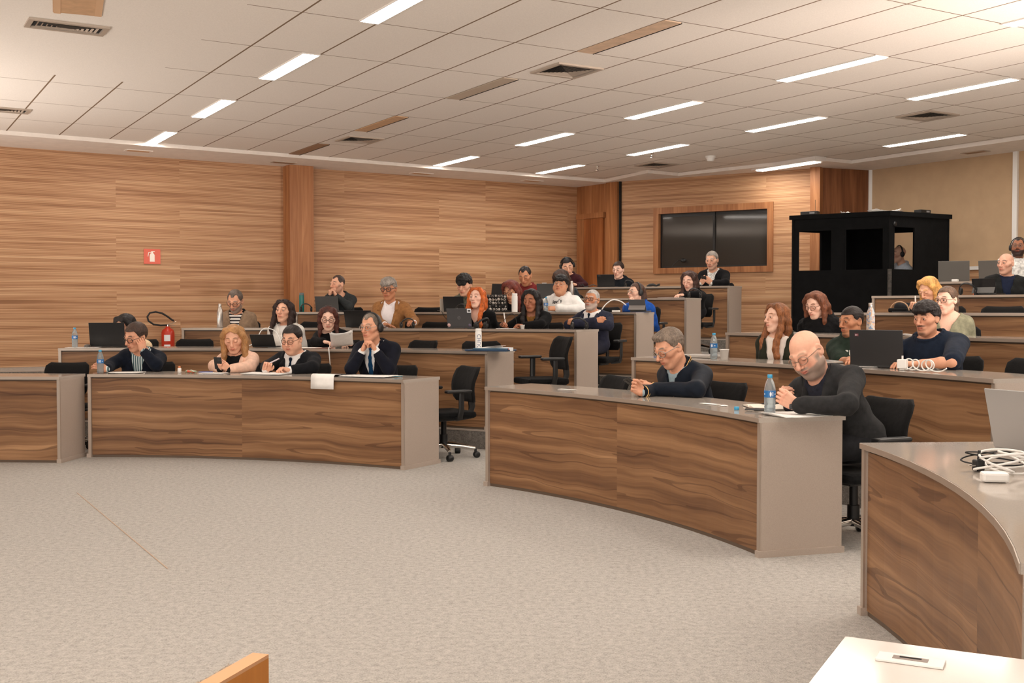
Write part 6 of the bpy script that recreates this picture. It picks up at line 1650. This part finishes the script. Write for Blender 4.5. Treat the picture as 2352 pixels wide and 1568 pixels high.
for i in range(3):
    m = MB(); m.box((.03-.03*i, 0, .031+.004*i), (.2, .15, .003), 0, Matrix.Rotation(.35-.3*i, 4, 'Z') @ Matrix.Rotation(.05*i, 4, 'Y')); m.build('page', M_PAPER, r)
p2, a = desk_at('L', 2, 1160, .12); r = thing('medicine_box', 'small white box with teal and red print at the desk end, second row', 'box', p2, a); MB().box((0, 0, .019), (.15, .06, .034), 0, None, .001).build('carton', M_LABELW, r); m = MB(); m.box((-.04, .0305, .019), (.04, .001, .02), 1); m.box((.04, .0305, .02), (.05, .001, .014), 0); m.box((0, -.0305, .019), (.05, .001, .02), 0); m.build('print', [plain('print_teal', (72, 150, 158), .5), plain('print_red', (196, 92, 84), .5)], r)
# fire extinguisher by the left wall
ep = at_d(386, 800, 16.1); ez = row_z(5); r = thing('fire_extinguisher', 'red fire extinguisher with black hose standing against the left wood wall', 'fire extinguisher', (ep[0], ep[1], ez), .5)
MR = plain('extinguisher_red', (192, 52, 30), .3)
m = MB(); m.lathe([(.001, 0), (.085, 0), (.092, .012), (.092, .27), (.075, .315), (.035, .34), (.03, .36), (.001, .36)], n=24); m.build('cylinder', MR, r)
m = MB(); m.tube([(0, 0, .35), (0, 0, .385)], .018, n=10); m.tube([(.0, 0, .385), (.11, 0, .372)], .01, n=8, flat=(.6, 1.4)); m.tube([(-.02, 0, .39), (.05, 0, .4), (.12, 0, .435)], .01, n=8, flat=(.5, 1.4)); m.build('valve', M_CHROME, r)
m = MB(); m.tube([(-.02, 0, .378), (-.1, .0, .375), (-.2, 0, .39), (-.27, 0, .44), (-.285, 0, .5), (-.25, 0, .555), (-.17, 0, .57), (-.08, 0, .55), (0, 0, .5), (.05, 0, .46), (.085, 0, .44)], .0135, n=8); m.build('hose', M_BLACKPL, r)
m = MB()
for i in range(8):
    q = [-1.9+.12*(i-4), -1.9+.12*(i-3)]
    for z0, z1, mi in ((.15, .24, 0), (.03, .1, 0)): m.add([(.0935*math.cos(q[0]), .0935*math.sin(q[0]), z0), (.0935*math.cos(q[1]), .0935*math.sin(q[1]), z0), (.0935*math.cos(q[1]), .0935*math.sin(q[1]), z1), (.0935*math.cos(q[0]), .0935*math.sin(q[0]), z1)], [(0, 1, 2, 3)], mi)
m.build('label', M_LABELW, r)
# third row
p, a = desk_at('L', 3, 505, .2); M_STEEL = plain('steel_brushed', (190, 184, 178), .28, metal=.9); flask(p, 'tall stainless steel bottle at the left of the third row', M_STEEL, .285, .037, group='flasks and drinking bottles')
p, a = desk_at('L', 3, 825, .25); laptop(p, a, 'matte black laptop before the person in brown blazer', .34, .2, 20)
p, a = desk_at('L', 3, 780, .2); sheet(p, a, .25, .16, 'small white paper left of the laptop, third row', 1)
p, a = desk_at('L', 3, 936, .12); desk_headset(p, a+.6, 'black headphones under the hand of the person in brown blazer', .9)
def dell(lo, M, w, d):
    g = plain('logo_grey', (128, 128, 130), .4)
    ring = MB(); ring.tube([(.016*math.cos(t_), .0, .016*math.sin(t_)) for t_ in np.linspace(0, 2*PI, 20, endpoint=False)], .0012, n=5, closed=True, M=M @ Matrix.Translation((0, .0045, d*.5))); ring.build('logo', g, lo)
    text_mesh('DELL', .0105, g, lo, LIDM(M, 0, d*.5), 'lettering', .0003)
    s = MB(); s.box((-w*.43, .0045, d*.88), (.05, .001, .045), 0, M); s.build('sticker', M_LABELW, lo); s = MB(); s.box((-w*.43, .0052, d*.875), (.034, .0008, .018), 0, M); s.build('sticker', plain('sticker_dark', (50, 48, 50), .6), lo)
    s = MB(); s.lathe([(.001, 0), (.022, 0), (.022, .001), (.001, .001)], n=6, M=M @ Matrix.Translation((w*.43, .0042, d*.1)) @ Matrix.Rotation(-PI/2, 4, 'X')); s.build('sticker', plain('sticker_pink', (206, 170, 166), .6), lo)
    s = MB(); s.lathe([(.001, 0), (.018, 0), (.018, .001), (.001, .001)], n=12, M=M @ Matrix.Translation((-w*.42, .0042, d*.1)) @ Matrix.Rotation(-PI/2, 4, 'X')); s.build('sticker', plain('sticker_violet', (96, 88, 110), .6), lo)
p, a = desk_at('L', 3, 1056, .22); laptop(p, a, 'dark grey laptop with round logo and stickers before the ginger haired person', .305, .215, 10, plain('laptop_grey', (66, 66, 68), .45), dell)
p, a = desk_at('L', 3, 1108, .14); desk_headset(p, a+1.2, 'black headphones right of the grey laptop with stickers', .95)
p, a = desk_at('L', 3, 1200, .16); cup(p, 'small white cup before the person in black blazer', .045, .02, .026)
p, a = desk_at('L', 3, 1165, .16); sheet(p, a, .2, .15, 'white note paper under the writing hand in the third row', 2)
q = at_r(1160, 740, row_R('L', 3)+.3); b = img_basis(q); pen(q+b[1]*.02, b[1]-b[0]*.15, 'white pen in the hand of the person in black blazer', M_WHITEPL, .15, .007)
p, a = desk_at('L', 3, 1150, .2); cable([p+V3(-.02, 0, .01), p+V3(.02, 0, .06), p+V3(.07, 0, .14), p+V3(.13, 0, .17), p+V3(.17, .02, .12), p+V3(.18, .03, .01)], .003, M_BLACKPL, 'thin black cable arching behind the white pen')
p, a = desk_at('L', 3, 1330, .14); desk_headset(p, a+.3, 'black headphones before the person in blue suit at the aisle', 1.0)
# fourth row
p, a = desk_at('L', 4, 693, .22); flask(p, 'teal bottle with grey lid at the left end of the fourth row', plain('teal_bottle', (20, 104, 100), .25), .255, .034, plain('lid_grey', (96, 104, 104), .4), 'tube', 'flasks and drinking bottles')
p, a = desk_at('L', 4, 703, .1); desk_headset(p, a+.2, 'black headphones beside the teal bottle', .85)
p, a = desk_at('L', 4, 752, .24); laptop(p, a, 'grey laptop before the person with folded hands, fourth row', .315, .195, 14, plain('laptop_dgrey', (72, 72, 72), .4))
p, a = desk_at('L', 4, 1043, .24); laptop(p, a, 'black laptop before the person in grey green jacket', .28, .19, 14)
p, a = desk_at('L', 4, 1018, .3); m = MB(); m.box((0, 0, .085), (.02, .2, .17), 0, None, .002); tag(m.build('document_holder', plain('holder_grey', (150, 140, 128), .5), None, tuple(p), (0, 0, a)), 'upright grey folder left of the black laptop, fourth row', 'folder')
p, a = desk_at('L', 4, 1060, .08); desk_headset(p, a+.5, 'headphones leaning before the grey green jacket, cable hanging down', .8)
p, a = desk_at('L', 4, 1010, -.03); cable([p+V3(-.04, .14, .02), p+V3(0, .05, .015), p+V3(.03, -.03, .0), p+V3(.06, -.035, -.06), p+V3(.12, -.04, -.12)], .004, M_BLACKPL, 'black cable slipping over the edge of the fourth row desk')
def stickers(lo, M, w, d):
    rg = random.Random(5); cols = [(232, 228, 222), (40, 38, 40), (200, 196, 190), (214, 206, 196), (150, 146, 142)]
    n = 0
    for i in range(7):
        for j in range(5):
            x = (i-3)*w/7.3+rg.uniform(-.006, .006); z = d*(.1+.2*j)+rg.uniform(-.006, .006); rr = rg.uniform(.014, .02)
            s = MB(); k = rg.choice([5, 6, 8, 14])
            s.lathe([(.001, 0), (rr, 0), (rr, .0008), (.001, .0008)], n=k, M=M @ Matrix.Translation((x, .0042+.0003*(n % 3), z)) @ Matrix.Rotation(-PI/2, 4, 'X') @ Matrix.Rotation(rg.random()*3, 4, 'Z') @ Matrix.Diagonal((1, rg.uniform(.7, 1.1), 1, 1)))
            s.lathe([(.001, .0008), (rr*.62, .0008), (rr*.62, .0014), (.001, .0014)], 1, n=max(k-1, 4), M=M @ Matrix.Translation((x, .0042+.0003*(n % 3), z)) @ Matrix.Rotation(-PI/2, 4, 'X'))
            s.build('sticker', [plain('stk_%d' % (n % 5), cols[n % 5], .6), plain('stk_in_%d' % (n % 3), [(46, 44, 46), (210, 204, 198), (120, 110, 104)][n % 3], .6)], lo); n += 1
p, a = desk_at('L', 4, 1141, .24); laptop(p, a, 'black laptop covered in black and white stickers, fourth row', .3, .21, 12, None, stickers)
p, a = desk_at('L', 4, 1182, .12); flask(p, 'tall white thermos before the person with reddish fringe', M_WHITEPL, .235, .038, None, 'tube', 'flasks and drinking bottles')
p, a = desk_at('L', 4, 1254, .25); water_bottle(p, 'clear bottle with red cap left of the white hoodie', .19, .3, a); bpy.data.objects[bpy.context.scene.objects[-1].name] if False else None
p, a = desk_at('L', 4, 1288, .12); sheet(p, a, .26, .16, 'white sheet before the person in white hoodie', 1)
p, a = desk_at('L', 4, 1466, .22); laptop(p, a, 'grey tablet in a folding cover before the person in royal blue', .215, .145, 22, plain('tablet_cover', (74, 74, 76), .5), name='tablet', keyb=False)
m = MB(); m.box((0, .06, .032), (.215, .006, .075), 0, Matrix.Rotation(.5, 4, 'X'), .002); tag(m.build('tablet_stand', plain('stand_grey', (126, 120, 116), .6), None, tuple(p+V3(0, 0, .004)), (0, 0, a)), 'folded grey flap propping up the tablet of the royal blue top', 'tablet stand')
p, a = desk_at('L', 4, 1385, .25); cable([p+V3(-.02, 0, .02), p+V3(.03, 0, .09), p+V3(.12, .0, .15), p+V3(.22, 0, .13), p+V3(.3, .0, .075), p+V3(.38, -.02, .07), p+V3(.42, -.04, .06)], .007, M_WHITEPL, 'thick white cable bridging to the tablet of the fourth row')
p, a = desk_at('L', 4, 1415, .15); m = MB(); m.box((0, 0, .012), (.09, .05, .022), 0, None, .004); tag(m.build('power_adapter', M_WHITEPL, None, tuple(p), (0, 0, a)), 'white power adapter left of the tablet, fourth row', 'adapter')
# fifth and topmost rows
p, a = desk_at('L', 5, 1258, .22); laptop(p, a, 'grey laptop before the person in dark red shirt', .3, .2, 14, plain('laptop_dgrey', (72, 72, 72), .4))
p, a = desk_at('L', 5, 1148, .3); laptop(p, a+.9, 'dark laptop half hidden at the left end of the fifth row', .3, .2, 10)
p, a = desk_at('L', 5, 1313, .12); flask(p, 'steel bottle beside the white hoodie, fifth row', M_STEEL, .24, .033, group='flasks and drinking bottles')
p, a = desk_at('L', 5, 1540, .2); sheet(p, a, .3, .2, 'open papers before the long haired person at the end of the fifth row', 2)
p, a = desk_at('L', 5, 1595, .1); desk_headset(p, a+.2, 'black headphones at the right end of the fifth row desk', .95)
p, a = desk_at('L', 6, 1250, .2); cup(p, 'white plastic cup at the left end of the topmost row', .075)
p, a = desk_at('L', 6, 1392, .24); laptop(p, a, 'black laptop with small lettering before the person by the door', .275, .18, 12, None, lambda lo, M, w, d: text_mesh('lenovo', .016, plain('logo_grey', (128, 128, 130), .4), lo, LIDM(M, w*.36, d*.9), 'lettering', .0003))
p, a = desk_at('L', 6, 1338, .15); cable([p+V3(-.06, 0, .01), p+V3(-.05, 0, .05), p+V3(-.02, 0, .02), p+V3(0, 0, .05), p+V3(.03, 0, .01), p+V3(.1, 0, .02), p+V3(.16, .02, .04), p+V3(.24, 0, .01)], .006, M_BLACKPL, 'tangled dark cable left of the laptop in the topmost row')
p, a = desk_at('L', 6, 1445, .14); desk_headset(p, a, 'black headphones right of the laptop in the topmost row', .8)
p, a = desk_at('L', 6, 1500, .2); m = MB(); m.tube([(-.1, 0, .035), (-.05, 0, .015), (0, 0, .03), (.05, 0, .025), (.1, 0, .012)], [.018, .014, .022, .022, .01], n=8); tag(m.build('eyeglass_case', M_BLACKPL, None, tuple(p), (0, 0, a)), 'small black case lying alone on the topmost row desk', 'case')
q = at_r(1617, 641, row_R('L', 6)+.26); b = img_basis(q); phone(q, np.stack([b[0]*.95+b[2]*.2, b[1]*.6+b[2]*.7, nrm(np.cross(b[0]*.95+b[2]*.2, b[1]*.6+b[2]*.7))*-1], 1), 'dark phone held by the person below the window')
# microphone seen behind the window glass
r = thing('gooseneck_microphone', 'black gooseneck microphone behind the dark window glass', 'microphone', (0, 0, 0)); q = along(W2, W3, 1560)-nn*.0; q = q-nn*.06
z0 = at_d(1550, 612, q[1])[2]; r.location = (q[0], q[1], z0); m = MB(); m.tube([(-.1, 0, 0), (-.06, 0, .05), (0, 0, .1), (.06, 0, .115)], .006, n=6); m.build('stem', M_BLACKPL, r); m = MB(); m.sphere((.09, 0, .1), (.05, .03, .035)); m.build('microphone_head', M_BLACKPL, r)
# ---------------------------------------------------------------- right block
q = at_r(1457, 884, row_R('R', 1)+.16); b = img_basis(q); lx = nrm(-b[0]*.45-b[1]*.25-b[2]*.75); ly = nrm(-b[0]*.8+b[1]*.5+b[2]*.1); nz = nrm(np.cross(lx, ly)); ly = np.cross(nz, lx); phone(q, np.stack([lx, ly, nz], 1), 'black phone in both hands of the person in bomber jacket')
for x, y, l in ((1300, .18, 'thin white wire cover near the left end of the right front desk'), (1630, .2, 'thin white card on the glossy right front desk')):
    p, a = desk_at('R', 1, x, y); sheet(p, a+.2, .14, .05, l, 1, name='card', cat='card')
p, a = desk_at('R', 1, 1660, .2); sheet(p, a-.3, .07, .04, 'small white label right of the thin white card', 1, name='card', cat='card')
def seg(cx, y0, r): return desk_at('R', 1, cx, r)
z_ = DESK_H+.0015
p = at_z(1692, 941, z_); m = MB(); m.lathe([(.001, .0), (.015, 0), (.015, .016), (.013, .019), (.001, .019)], n=14); tag(m.build('bottle_cap', M_CAPBLUE, None, tuple(p)), 'loose blue bottle cap lying left of the open notebook', 'bottle cap')
p = at_z(1760, 936, z_); a = ang_of(p)+PI/2
r = thing('notebook', 'open notebook with blank cream pages on the right front desk', 'notebook', p, a-.35); 
for s_, l_ in ((-1, 'page_block'), (1, 'page_block')):
    m = MB(); pr = [(0, .004), (.02, .016), (.06, .017), (.11, .012), (.148, .006)]; vs = []
    for x, z in pr: vs += [(s_*x, -.105, z), (s_*x, .105, z)]
    for x, z in pr: vs += [(s_*x, -.105, .002), (s_*x, .105, .002)]
    n = len(pr); fs = [(2*i, 2*i+1, 2*i+3, 2*i+2) for i in range(n-1)]+[(2*i, 2*i+2, 2*n+2*i+2, 2*n+2*i) for i in range(n-1)]+[(2*i+1, 2*n+2*i+1, 2*n+2*i+3, 2*i+3) for i in range(n-1)]+[(2*n-2, 2*n-1, 4*n-1, 4*n-2)]
    m.add(vs, fs); m.build(l_, plain('cream_page', (228, 218, 204), .8), r)
MB().box((0, 0, .001), (.305, .215, .002)).build('cover', plain('cover_dark', (40, 34, 32), .5), r)
pen(p+V3(.02, .03, .022), (1, .3, 0), 'black pen lying on the open notebook', M_BLACKPL, .13)
p = at_z(1738, 943, z_); r = phone(p+V3(.01, 0, .009), np.stack([V3(.3, .95, 0), V3(-.95, .3, 0), V3(0, 0, 1)], 1), 'black phone lying flat left of the big water bottle')
p = at_z(1768, 951, z_); water_bottle(p, 'water bottle standing by the clasped hands of the bald person', .222, .58, ang_of(p)+.6)
p = at_z(1832, 953, z_); sheet(p, ang_of(p)+.1, .3, .24, 'loose white papers at the corner of the right front desk', 4, curl=.008, jit=.03)
p, a = desk_at('R', 2, 1640, .2); water_bottle(p, 'water bottle beside the white cup, second row of the right block', .21, .55, a)
p, a = desk_at('R', 2, 1664, .12); cup(p, 'white plastic cup beside the water bottle, right block', .085, .027, .037)
p, a = desk_at('R', 2, 1612, .36); m = MB(); m.box((0, 0, .012), (.3, .2, .022), 0, None, .003); tag(m.build('closed_laptop', plain('laptop_silver', (176, 170, 164), .35), None, tuple(p), (0, 0, a)), 'closed grey laptop left of the water bottle, right block', 'laptop')
p, a = desk_at('R', 2, 1858, .3); laptop(p, a-.35, 'silver laptop behind the bald head, edges showing', .31, .215, 12, plain('laptop_silver', (176, 170, 164), .35))
def tp_logo(lo, M, w, d):
    s = MB(); s.box((w*.36, .0045, d*.86), (.026, .001, .018), 0, M); s.build('logo_plate', plain('logo_plate', (120, 60, 66), .5), lo); s = MB(); s.box((w*.36, .0052, d*.858), (.012, .0008, .004), 0, M); s.box((w*.375, .0052, d*.86), (.003, .0008, .012), 0, M); s.build('logo', M_LABELW, lo)
p, a = desk_at('R', 2, 2015, .16); laptop(p, a+.5, 'large black laptop with tiny red logo plate, second row of the right block', .36, .245, 8, plain('laptop_charcoal', (34, 33, 34), .5), tp_logo)
p, a = desk_at('R', 2, 1990, .2); sheet(p, a+.5, .2, .2, 'white notepad under the black laptop edge', 5)
p, a = desk_at('R', 2, 2074, .1); r = thing('charger', 'white cube charger with plug on the second row desk, right block', 'charger', p, a+.6); MB().box((0, 0, .042), (.06, .06, .06), 0, None, .006).build('charger_cube', M_WHITEPL, r); MB().box((0, 0, .006), (.034, .034, .012), 0, None, .003).build('plug_foot', M_WHITEPL, r); MB().tube([(0, 0, .07), (0, 0, .095)], .006, n=8).build('cable_end', M_WHITEPL, r)
p, a = desk_at('R', 2, 2110, .1); ux = V3(math.cos(a), math.sin(a), 0)
pts = []
for i in range(46):
    t_ = i/45; w_ = t_*2*PI*4.2; pts.append(p-ux*(-.12+.30*t_)+V3(0, 0, .006+.035*(1-math.cos(w_)))-ux*.055*math.sin(w_)+V3(.012*math.sin(w_*.5), .03*math.sin(w_*.37), 0))
cable(pts, .0042, M_WHITEPL, 'coiled white charging cable before the person in navy t-shirt', sm=2)
p, a = desk_at('R', 3, 2000, .16); t = NT('floral_print'); t.base(t.ramp(t.noise(t.coord('Object'), 34, 2, .5, 1.0), [(.4, (168, 186, 202)), (.48, (206, 200, 190)), (.54, (206, 160, 120)), (.62, (120, 150, 184))])); t.set(Roughness=.35)
flask(p, 'floral patterned bottle with steel cap, third row of the right block', t.mat, .27, .035, M_STEEL, group='flasks and drinking bottles')
p, a = desk_at('R', 3, 2052, .2); sheet(p, a, .34, .2, 'white papers right of the floral bottle', 3, curl=.008, jit=.03)
p, a = desk_at('R', 4, 2066, .2); r = thing('handbag', 'small dark bag with beige curved handle on the fourth row desk', 'bag', p, a); m = MB(); m.box((0, 0, .022), (.2, .1, .044), 0, None, .015); m.build('bag_body', M_BLACKFAB, r); m = MB(); m.tube([(.1*math.cos(q_), 0, .02+.085*math.sin(q_)) for q_ in np.linspace(0, PI, 14)], .007, n=8); m.build('handle', plain('beige_leather', (176, 140, 108), .5), r)
p, a = desk_at('R', 4, 2085, .1); m = MB(); m.box((0, 0, .006), (.24, .17, .01), 0, None, .003); tag(m.build('tablet', plain('tablet_black', (24, 24, 26), .3), None, tuple(p), (0, 0, a)), 'black tablet lying flat under the writing hand, fourth row', 'tablet')
p, a = desk_at('R', 4, 2098, .12); sheet(p, a, .14, .1, 'small white note beside the flat black tablet', 2)
q = at_r(2103, 700, row_R('R', 4)+.3); b = img_basis(q); pen(q, b[1]*1.0-b[0]*.05, 'white pen in the hand of the blonde person', M_WHITEPL, .15, .007)
p, a = desk_at('R', 5, 2262, .2); laptop(p, a-.1, 'black tablet on a grey keyboard stand before the shaved head person', .27, .165, 14, plain('tablet_black', (24, 24, 26), .3), name='tablet')
m = MB(); m.box((0, .05, .04), (.26, .006, .09), 0, Matrix.Rotation(.45, 4, 'X'), .002); tag(m.build('tablet_stand', plain('stand_dgrey', (84, 82, 80), .6), None, tuple(p+V3(0, 0, .004)), (0, 0, a-.1)), 'dark grey flap propping up the tablet in the fifth row, right block', 'tablet stand')
p, a = desk_at('R', 5, 2222, .14); desk_headset(p, a+.2, 'black headphones left of the tablet, fifth row of the right block', 1.0)
p, a = desk_at('R', 6, 2190, .22); laptop(p, a+.35, 'grey laptop standing open in front of the booth, topmost row', .36, .245, 12, plain('laptop_dgrey2', (96, 93, 88), .45))
p, a = desk_at('R', 6, 2282, .3); laptop(p, a+.2, 'grey laptop half hidden by the shaved head, topmost row', .34, .24, 12, plain('laptop_dgrey2', (96, 93, 88), .45))
p, a = desk_at('R', 6, 2193, .05); m = MB(); m.box((0, 0, .014), (.075, .04, .028), 0, None, .006); tag(m.build('power_adapter', M_WHITEPL, None, tuple(p), (0, 0, a)), 'small white adapter before the grey laptop in front of the booth', 'adapter')
p, a = desk_at('R', 6, 2155, .2); cup(p, 'small white cup at the left end of the topmost row, right block', .03, .02, .026)
p, a = desk_at('R', 6, 2236, .03); cable([p+V3(.15, .1, .008), p+V3(.05, .04, .008), p+V3(-.02, -.03, .012), p+V3(-.03, -.06, -.05), p+V3(-.01, -.05, -.12), p+V3(-.03, -.05, -.17), p+V3(0, -.05, -.12), p+V3(.01, -.06, -.04), p+V3(.02, -.03, .014), p+V3(.1, .1, .008)], .004, plain('cord_orange', (222, 112, 70), .5), 'thin orange cord looping over the edge of the topmost row desk')
# ---------------------------------------------------------------- nearest desk at the right edge
p = at_z(2330, 1062, z_); sil = plain('laptop_silver2', (168, 166, 164), .3, metal=.4)
q0 = at_z(2300, 1020, z_); r, lo, M = laptop(at_z(2368, 1046, z_), 2.0, 'big silver laptop cut by the right edge of the photo', .36, .25, 14, sil)
def coil(c, n, rx, ry, h, seed):
    rg = random.Random(seed); pts = []
    for i in range(n*10):
        t_ = i/10*2*PI; pts.append(V3(c[0]+rx*math.cos(t_)*(.7+.3*math.sin(t_*.37+seed))+.03*math.sin(i*.13), c[1]+ry*math.sin(t_)*(.75+.25*math.cos(t_*.23)), c[2]+.006+h*(.5+.5*math.sin(t_*.61+seed))))
    return pts
c_ = at_z(2310, 1085, z_); cable(coil(c_, 5, .11, .085, .07, 2), .0042, M_WHITEPL, 'bundle of white cables before the silver laptop', sm=2)
c_ = at_z(2268, 1070, z_); cable(coil(c_, 3, .13, .06, .05, 4), .0032, M_BLACKPL, 'loose black cable left of the white cable bundle', sm=2)
p = at_z(2247, 1082, z_); r = thing('power_plug', 'small black power plug with pins on the nearest desk', 'plug', p, .3); MB().box((0, 0, .022), (.036, .03, .042), 0, None, .006).build('plug_body', M_BLACKPL, r); MB().tube([(0, 0, .04), (.004, 0, .075)], .005, n=8).build('strain_relief', M_BLACKPL, r)
for s_ in (-1, 1): MB().tube([(-.018, s_*.008, .022), (-.036, s_*.008, .022)], .002, n=6).build('pin', M_CHROME, r)
p = at_z(2284, 1106, z_); r = thing('power_brick', 'white laptop power brick lying on the nearest desk', 'power adapter', p, -.15); MB().box((0, 0, .017), (.085, .055, .032), 0, None, .008).build('brick', M_WHITEPL, r)
# ---------------------------------------------------------------- white table and lectern at the bottom edge, carpet seam
tz = .76; q0 = at_z(1942, 1461, tz); q1 = at_z(2352, 1514, tz); q2 = at_z(1858, 1568, tz)
e1 = nrm(q1-q0); e2 = nrm(q2-q0); TL = float(np.linalg.norm(q1-q0))+.12
r = thing('white_table', 'glossy white table top at the lower right corner of the photo', 'table', (q0[0], q0[1], 0))
M_WTOP = plain('white_gloss', (226, 218, 212), .12, spec=.5)
m = MB(); pl_ = [q0, q0+e1*TL, q0+e1*TL+e2*.95, q0+e2*.95]; m.prism([tuple((v-q0)[:2]) for v in pl_][::-1], tz-.03, tz); m.build('tabletop', M_WTOP, r)
for u, v in ((.08, .08), (TL-.08, .08), (.08, .87), (TL-.08, .87)):
    c_ = e1*u+e2*v; m = MB(); m.box((c_[0], c_[1], (tz-.03)/2), (.05, .05, tz-.03)); m.build('leg', M_LAMPBODY, r)
g = at_z(2091, 1519, tz); ga = math.atan2(e1[1], e1[0]); g2 = thing('cable_grommet', 'white cable outlet plate with black slot in the white table', 'cable outlet', g+V3(0, 0, .0005), ga)
MB().box((0, 0, .002), (.105, .045, .004), 0, None, .001).build('plate', plain('plate_white', (240, 238, 236), .3), g2); MB().box((0, .0, .0042), (.055, .018, .001)).build('brush_strip', plain('brush_grey', (150, 138, 132), .7), g2); MB().box((0, .002, .005), (.034, .005, .001)).build('slot', M_DARK, g2)
lz = .95; c0 = at_z(617, 1502, lz); c1 = at_z(500, 1570, lz); d_ = nrm(c1-c0); n_ = V3(-d_[1], d_[0], 0)
r = thing('wooden_lectern', 'corner of an orange wooden stand at the bottom edge, grey felt along its top', 'lectern', (c0[0], c0[1], 0))
n_ = n_ if n_[0] < 0 else -n_
c_ = d_*.25; m = MB(); m.prism([(0, 0), tuple((d_*.5)[:2]), tuple((d_*.5+n_*.02)[:2]), tuple((n_*.02)[:2])][::-1] if (d_[0]*n_[1]-d_[1]*n_[0]) < 0 else [(0, 0), tuple((d_*.5)[:2]), tuple((d_*.5+n_*.02)[:2]), tuple((n_*.02)[:2])], 0, lz-.004); m.build('side_panel', M_ORANGE, r)
m = MB(); pp = [(0, 0), tuple((d_*.5)[:2]), tuple((d_*.5+n_*.02)[:2]), tuple((n_*.02)[:2])]; m.prism(pp, lz-.004, lz); m.build('edge_strip', plain('edge_pale', (214, 160, 116), .5), r)
F = Field(); F.chain([tuple((n_*.03+V3(0, 0, lz-.02)+d_*.02)), tuple((n_*.03+V3(0, 0, lz-.02)+d_*.5))], .012); F.disp = lambda x, y, z: .004*sn(x, y, z, 420)+.003*sn(x, y, z, 800, 2); V, Fq = F.skin(.003); np_obj('felt_strip', [(V, Fq, None, 0)], [fabric('felt_grey', (150, 138, 124), .3, 200, .6)], r)
s0 = at_z(177, 1132, .0); s1 = at_z(250, 1193, 0); s2 = at_z(385, 1306, 0); m = MB(); m.tube([s0+V3(0, 0, .002)-s0, s1+V3(0, 0, .002)-s0, s2+V3(0, 0, .002)-s0], .0032, n=6, flat=(.4, 1.2)); tag(m.build('floor_wire', plain('wire_tan', (186, 160, 138), .6), None, tuple(s0)), 'thin tan wire lying straight across the carpet at the left', 'wire')
# wristwatch of the bald person
def watch(key, q):
    P = PEOPLE[key]; root = P['root']; A = P['arm'][q]; d = nrm(A['W']-A['E']); c0 = A['W']+d*.004; u = A['zb']-d*(A['zb']@d); u = nrm(u); v = np.cross(d, u)
    m = MB(); m.tube([c0+(u*math.cos(a)*.026+v*math.sin(a)*.031) for a in np.linspace(0, 2*PI, 20, endpoint=False)], .0045, n=6, closed=True, flat=(1.6, .6)); w = m.build('wristwatch', plain('strap_black', (30, 28, 28), .5), root)
    M = Matrix(np.stack([d, v, u], 1).tolist()).to_4x4(); M.translation = Vector(c0+u*.03); f_ = MB(); f_.box((0, 0, 0), (.036, .032, .009), 0, M, .003); f_.build('watch_face', plain('watch_face', (60, 62, 66), .2, metal=.5), w)
watch('P25', 1)
# ---------------------------------------------------------------- light and view
w = bpy.data.worlds.new('world'); SC.world = w; w.use_nodes = True
w.node_tree.nodes['Background'].inputs[0].default_value = (1, .93, .87, 1); w.node_tree.nodes['Background'].inputs[1].default_value = .9
vs = SC.view_settings; SC.display_settings.display_device = 'sRGB'
vs.view_transform = 'Standard'; vs.look = 'None'; vs.gamma = 1; vs.use_curve_mapping = False
vs.exposure = 0.6
SC.cycles.max_bounces = 8; SC.cycles.diffuse_bounces = 5; SC.cycles.glossy_bounces = 4
SC.cycles.transmission_bounces = 6; SC.cycles.transparent_max_bounces = 12
SC.cycles.sample_clamp_indirect = 4; SC.cycles.use_denoising = True

def area(name, loc, aim, size, power, col=(1, .9, .82), spread=180):
    a = bpy.data.lights.new(name, 'AREA'); a.size = size; a.energy = power; a.color = col; a.spread = math.radians(spread)
    o = bpy.data.objects.new(name, a); COL.objects.link(o); o.location = loc
    o.rotation_euler = (Vector(aim)-Vector(loc)).to_track_quat('-Z', 'Y').to_euler(); return o
area('ceiling_fill', (6.2, 6.2, .95), (5.2, 7.2, 3.6), 2.5, 140, spread=140)  # added upward fill to brighten the ceiling, not a lamp of the room
sp = bpy.data.lights.new('bounce_spot', 'SPOT'); sp.energy = 900; sp.color = (1, .84, .74); sp.spot_size = math.radians(44); sp.spot_blend = .8; sp.shadow_soft_size = .12
spo = bpy.data.objects.new('bounce_spot', sp); COL.objects.link(spo); spo.location = (6.6, 5.2, 1.7)
spo.rotation_euler = (Vector((2.0, 11.0, 3.6))-Vector(spo.location)).to_track_quat('-Z', 'Y').to_euler()
area('ceiling_fill_front', (-2.5, -1.8, 1.2), (-2.6, 0.2, 3.6), 2.5, 300, spread=135)  # unseen fill behind the camera, added to lift the overall ceiling tone
area('ceiling_fill_side', (-8.2, 10.0, .9), (-7.0, 10.6, 3.6), 2.0, 130, spread=140)  # added fill left of the view, stands in for bounced light
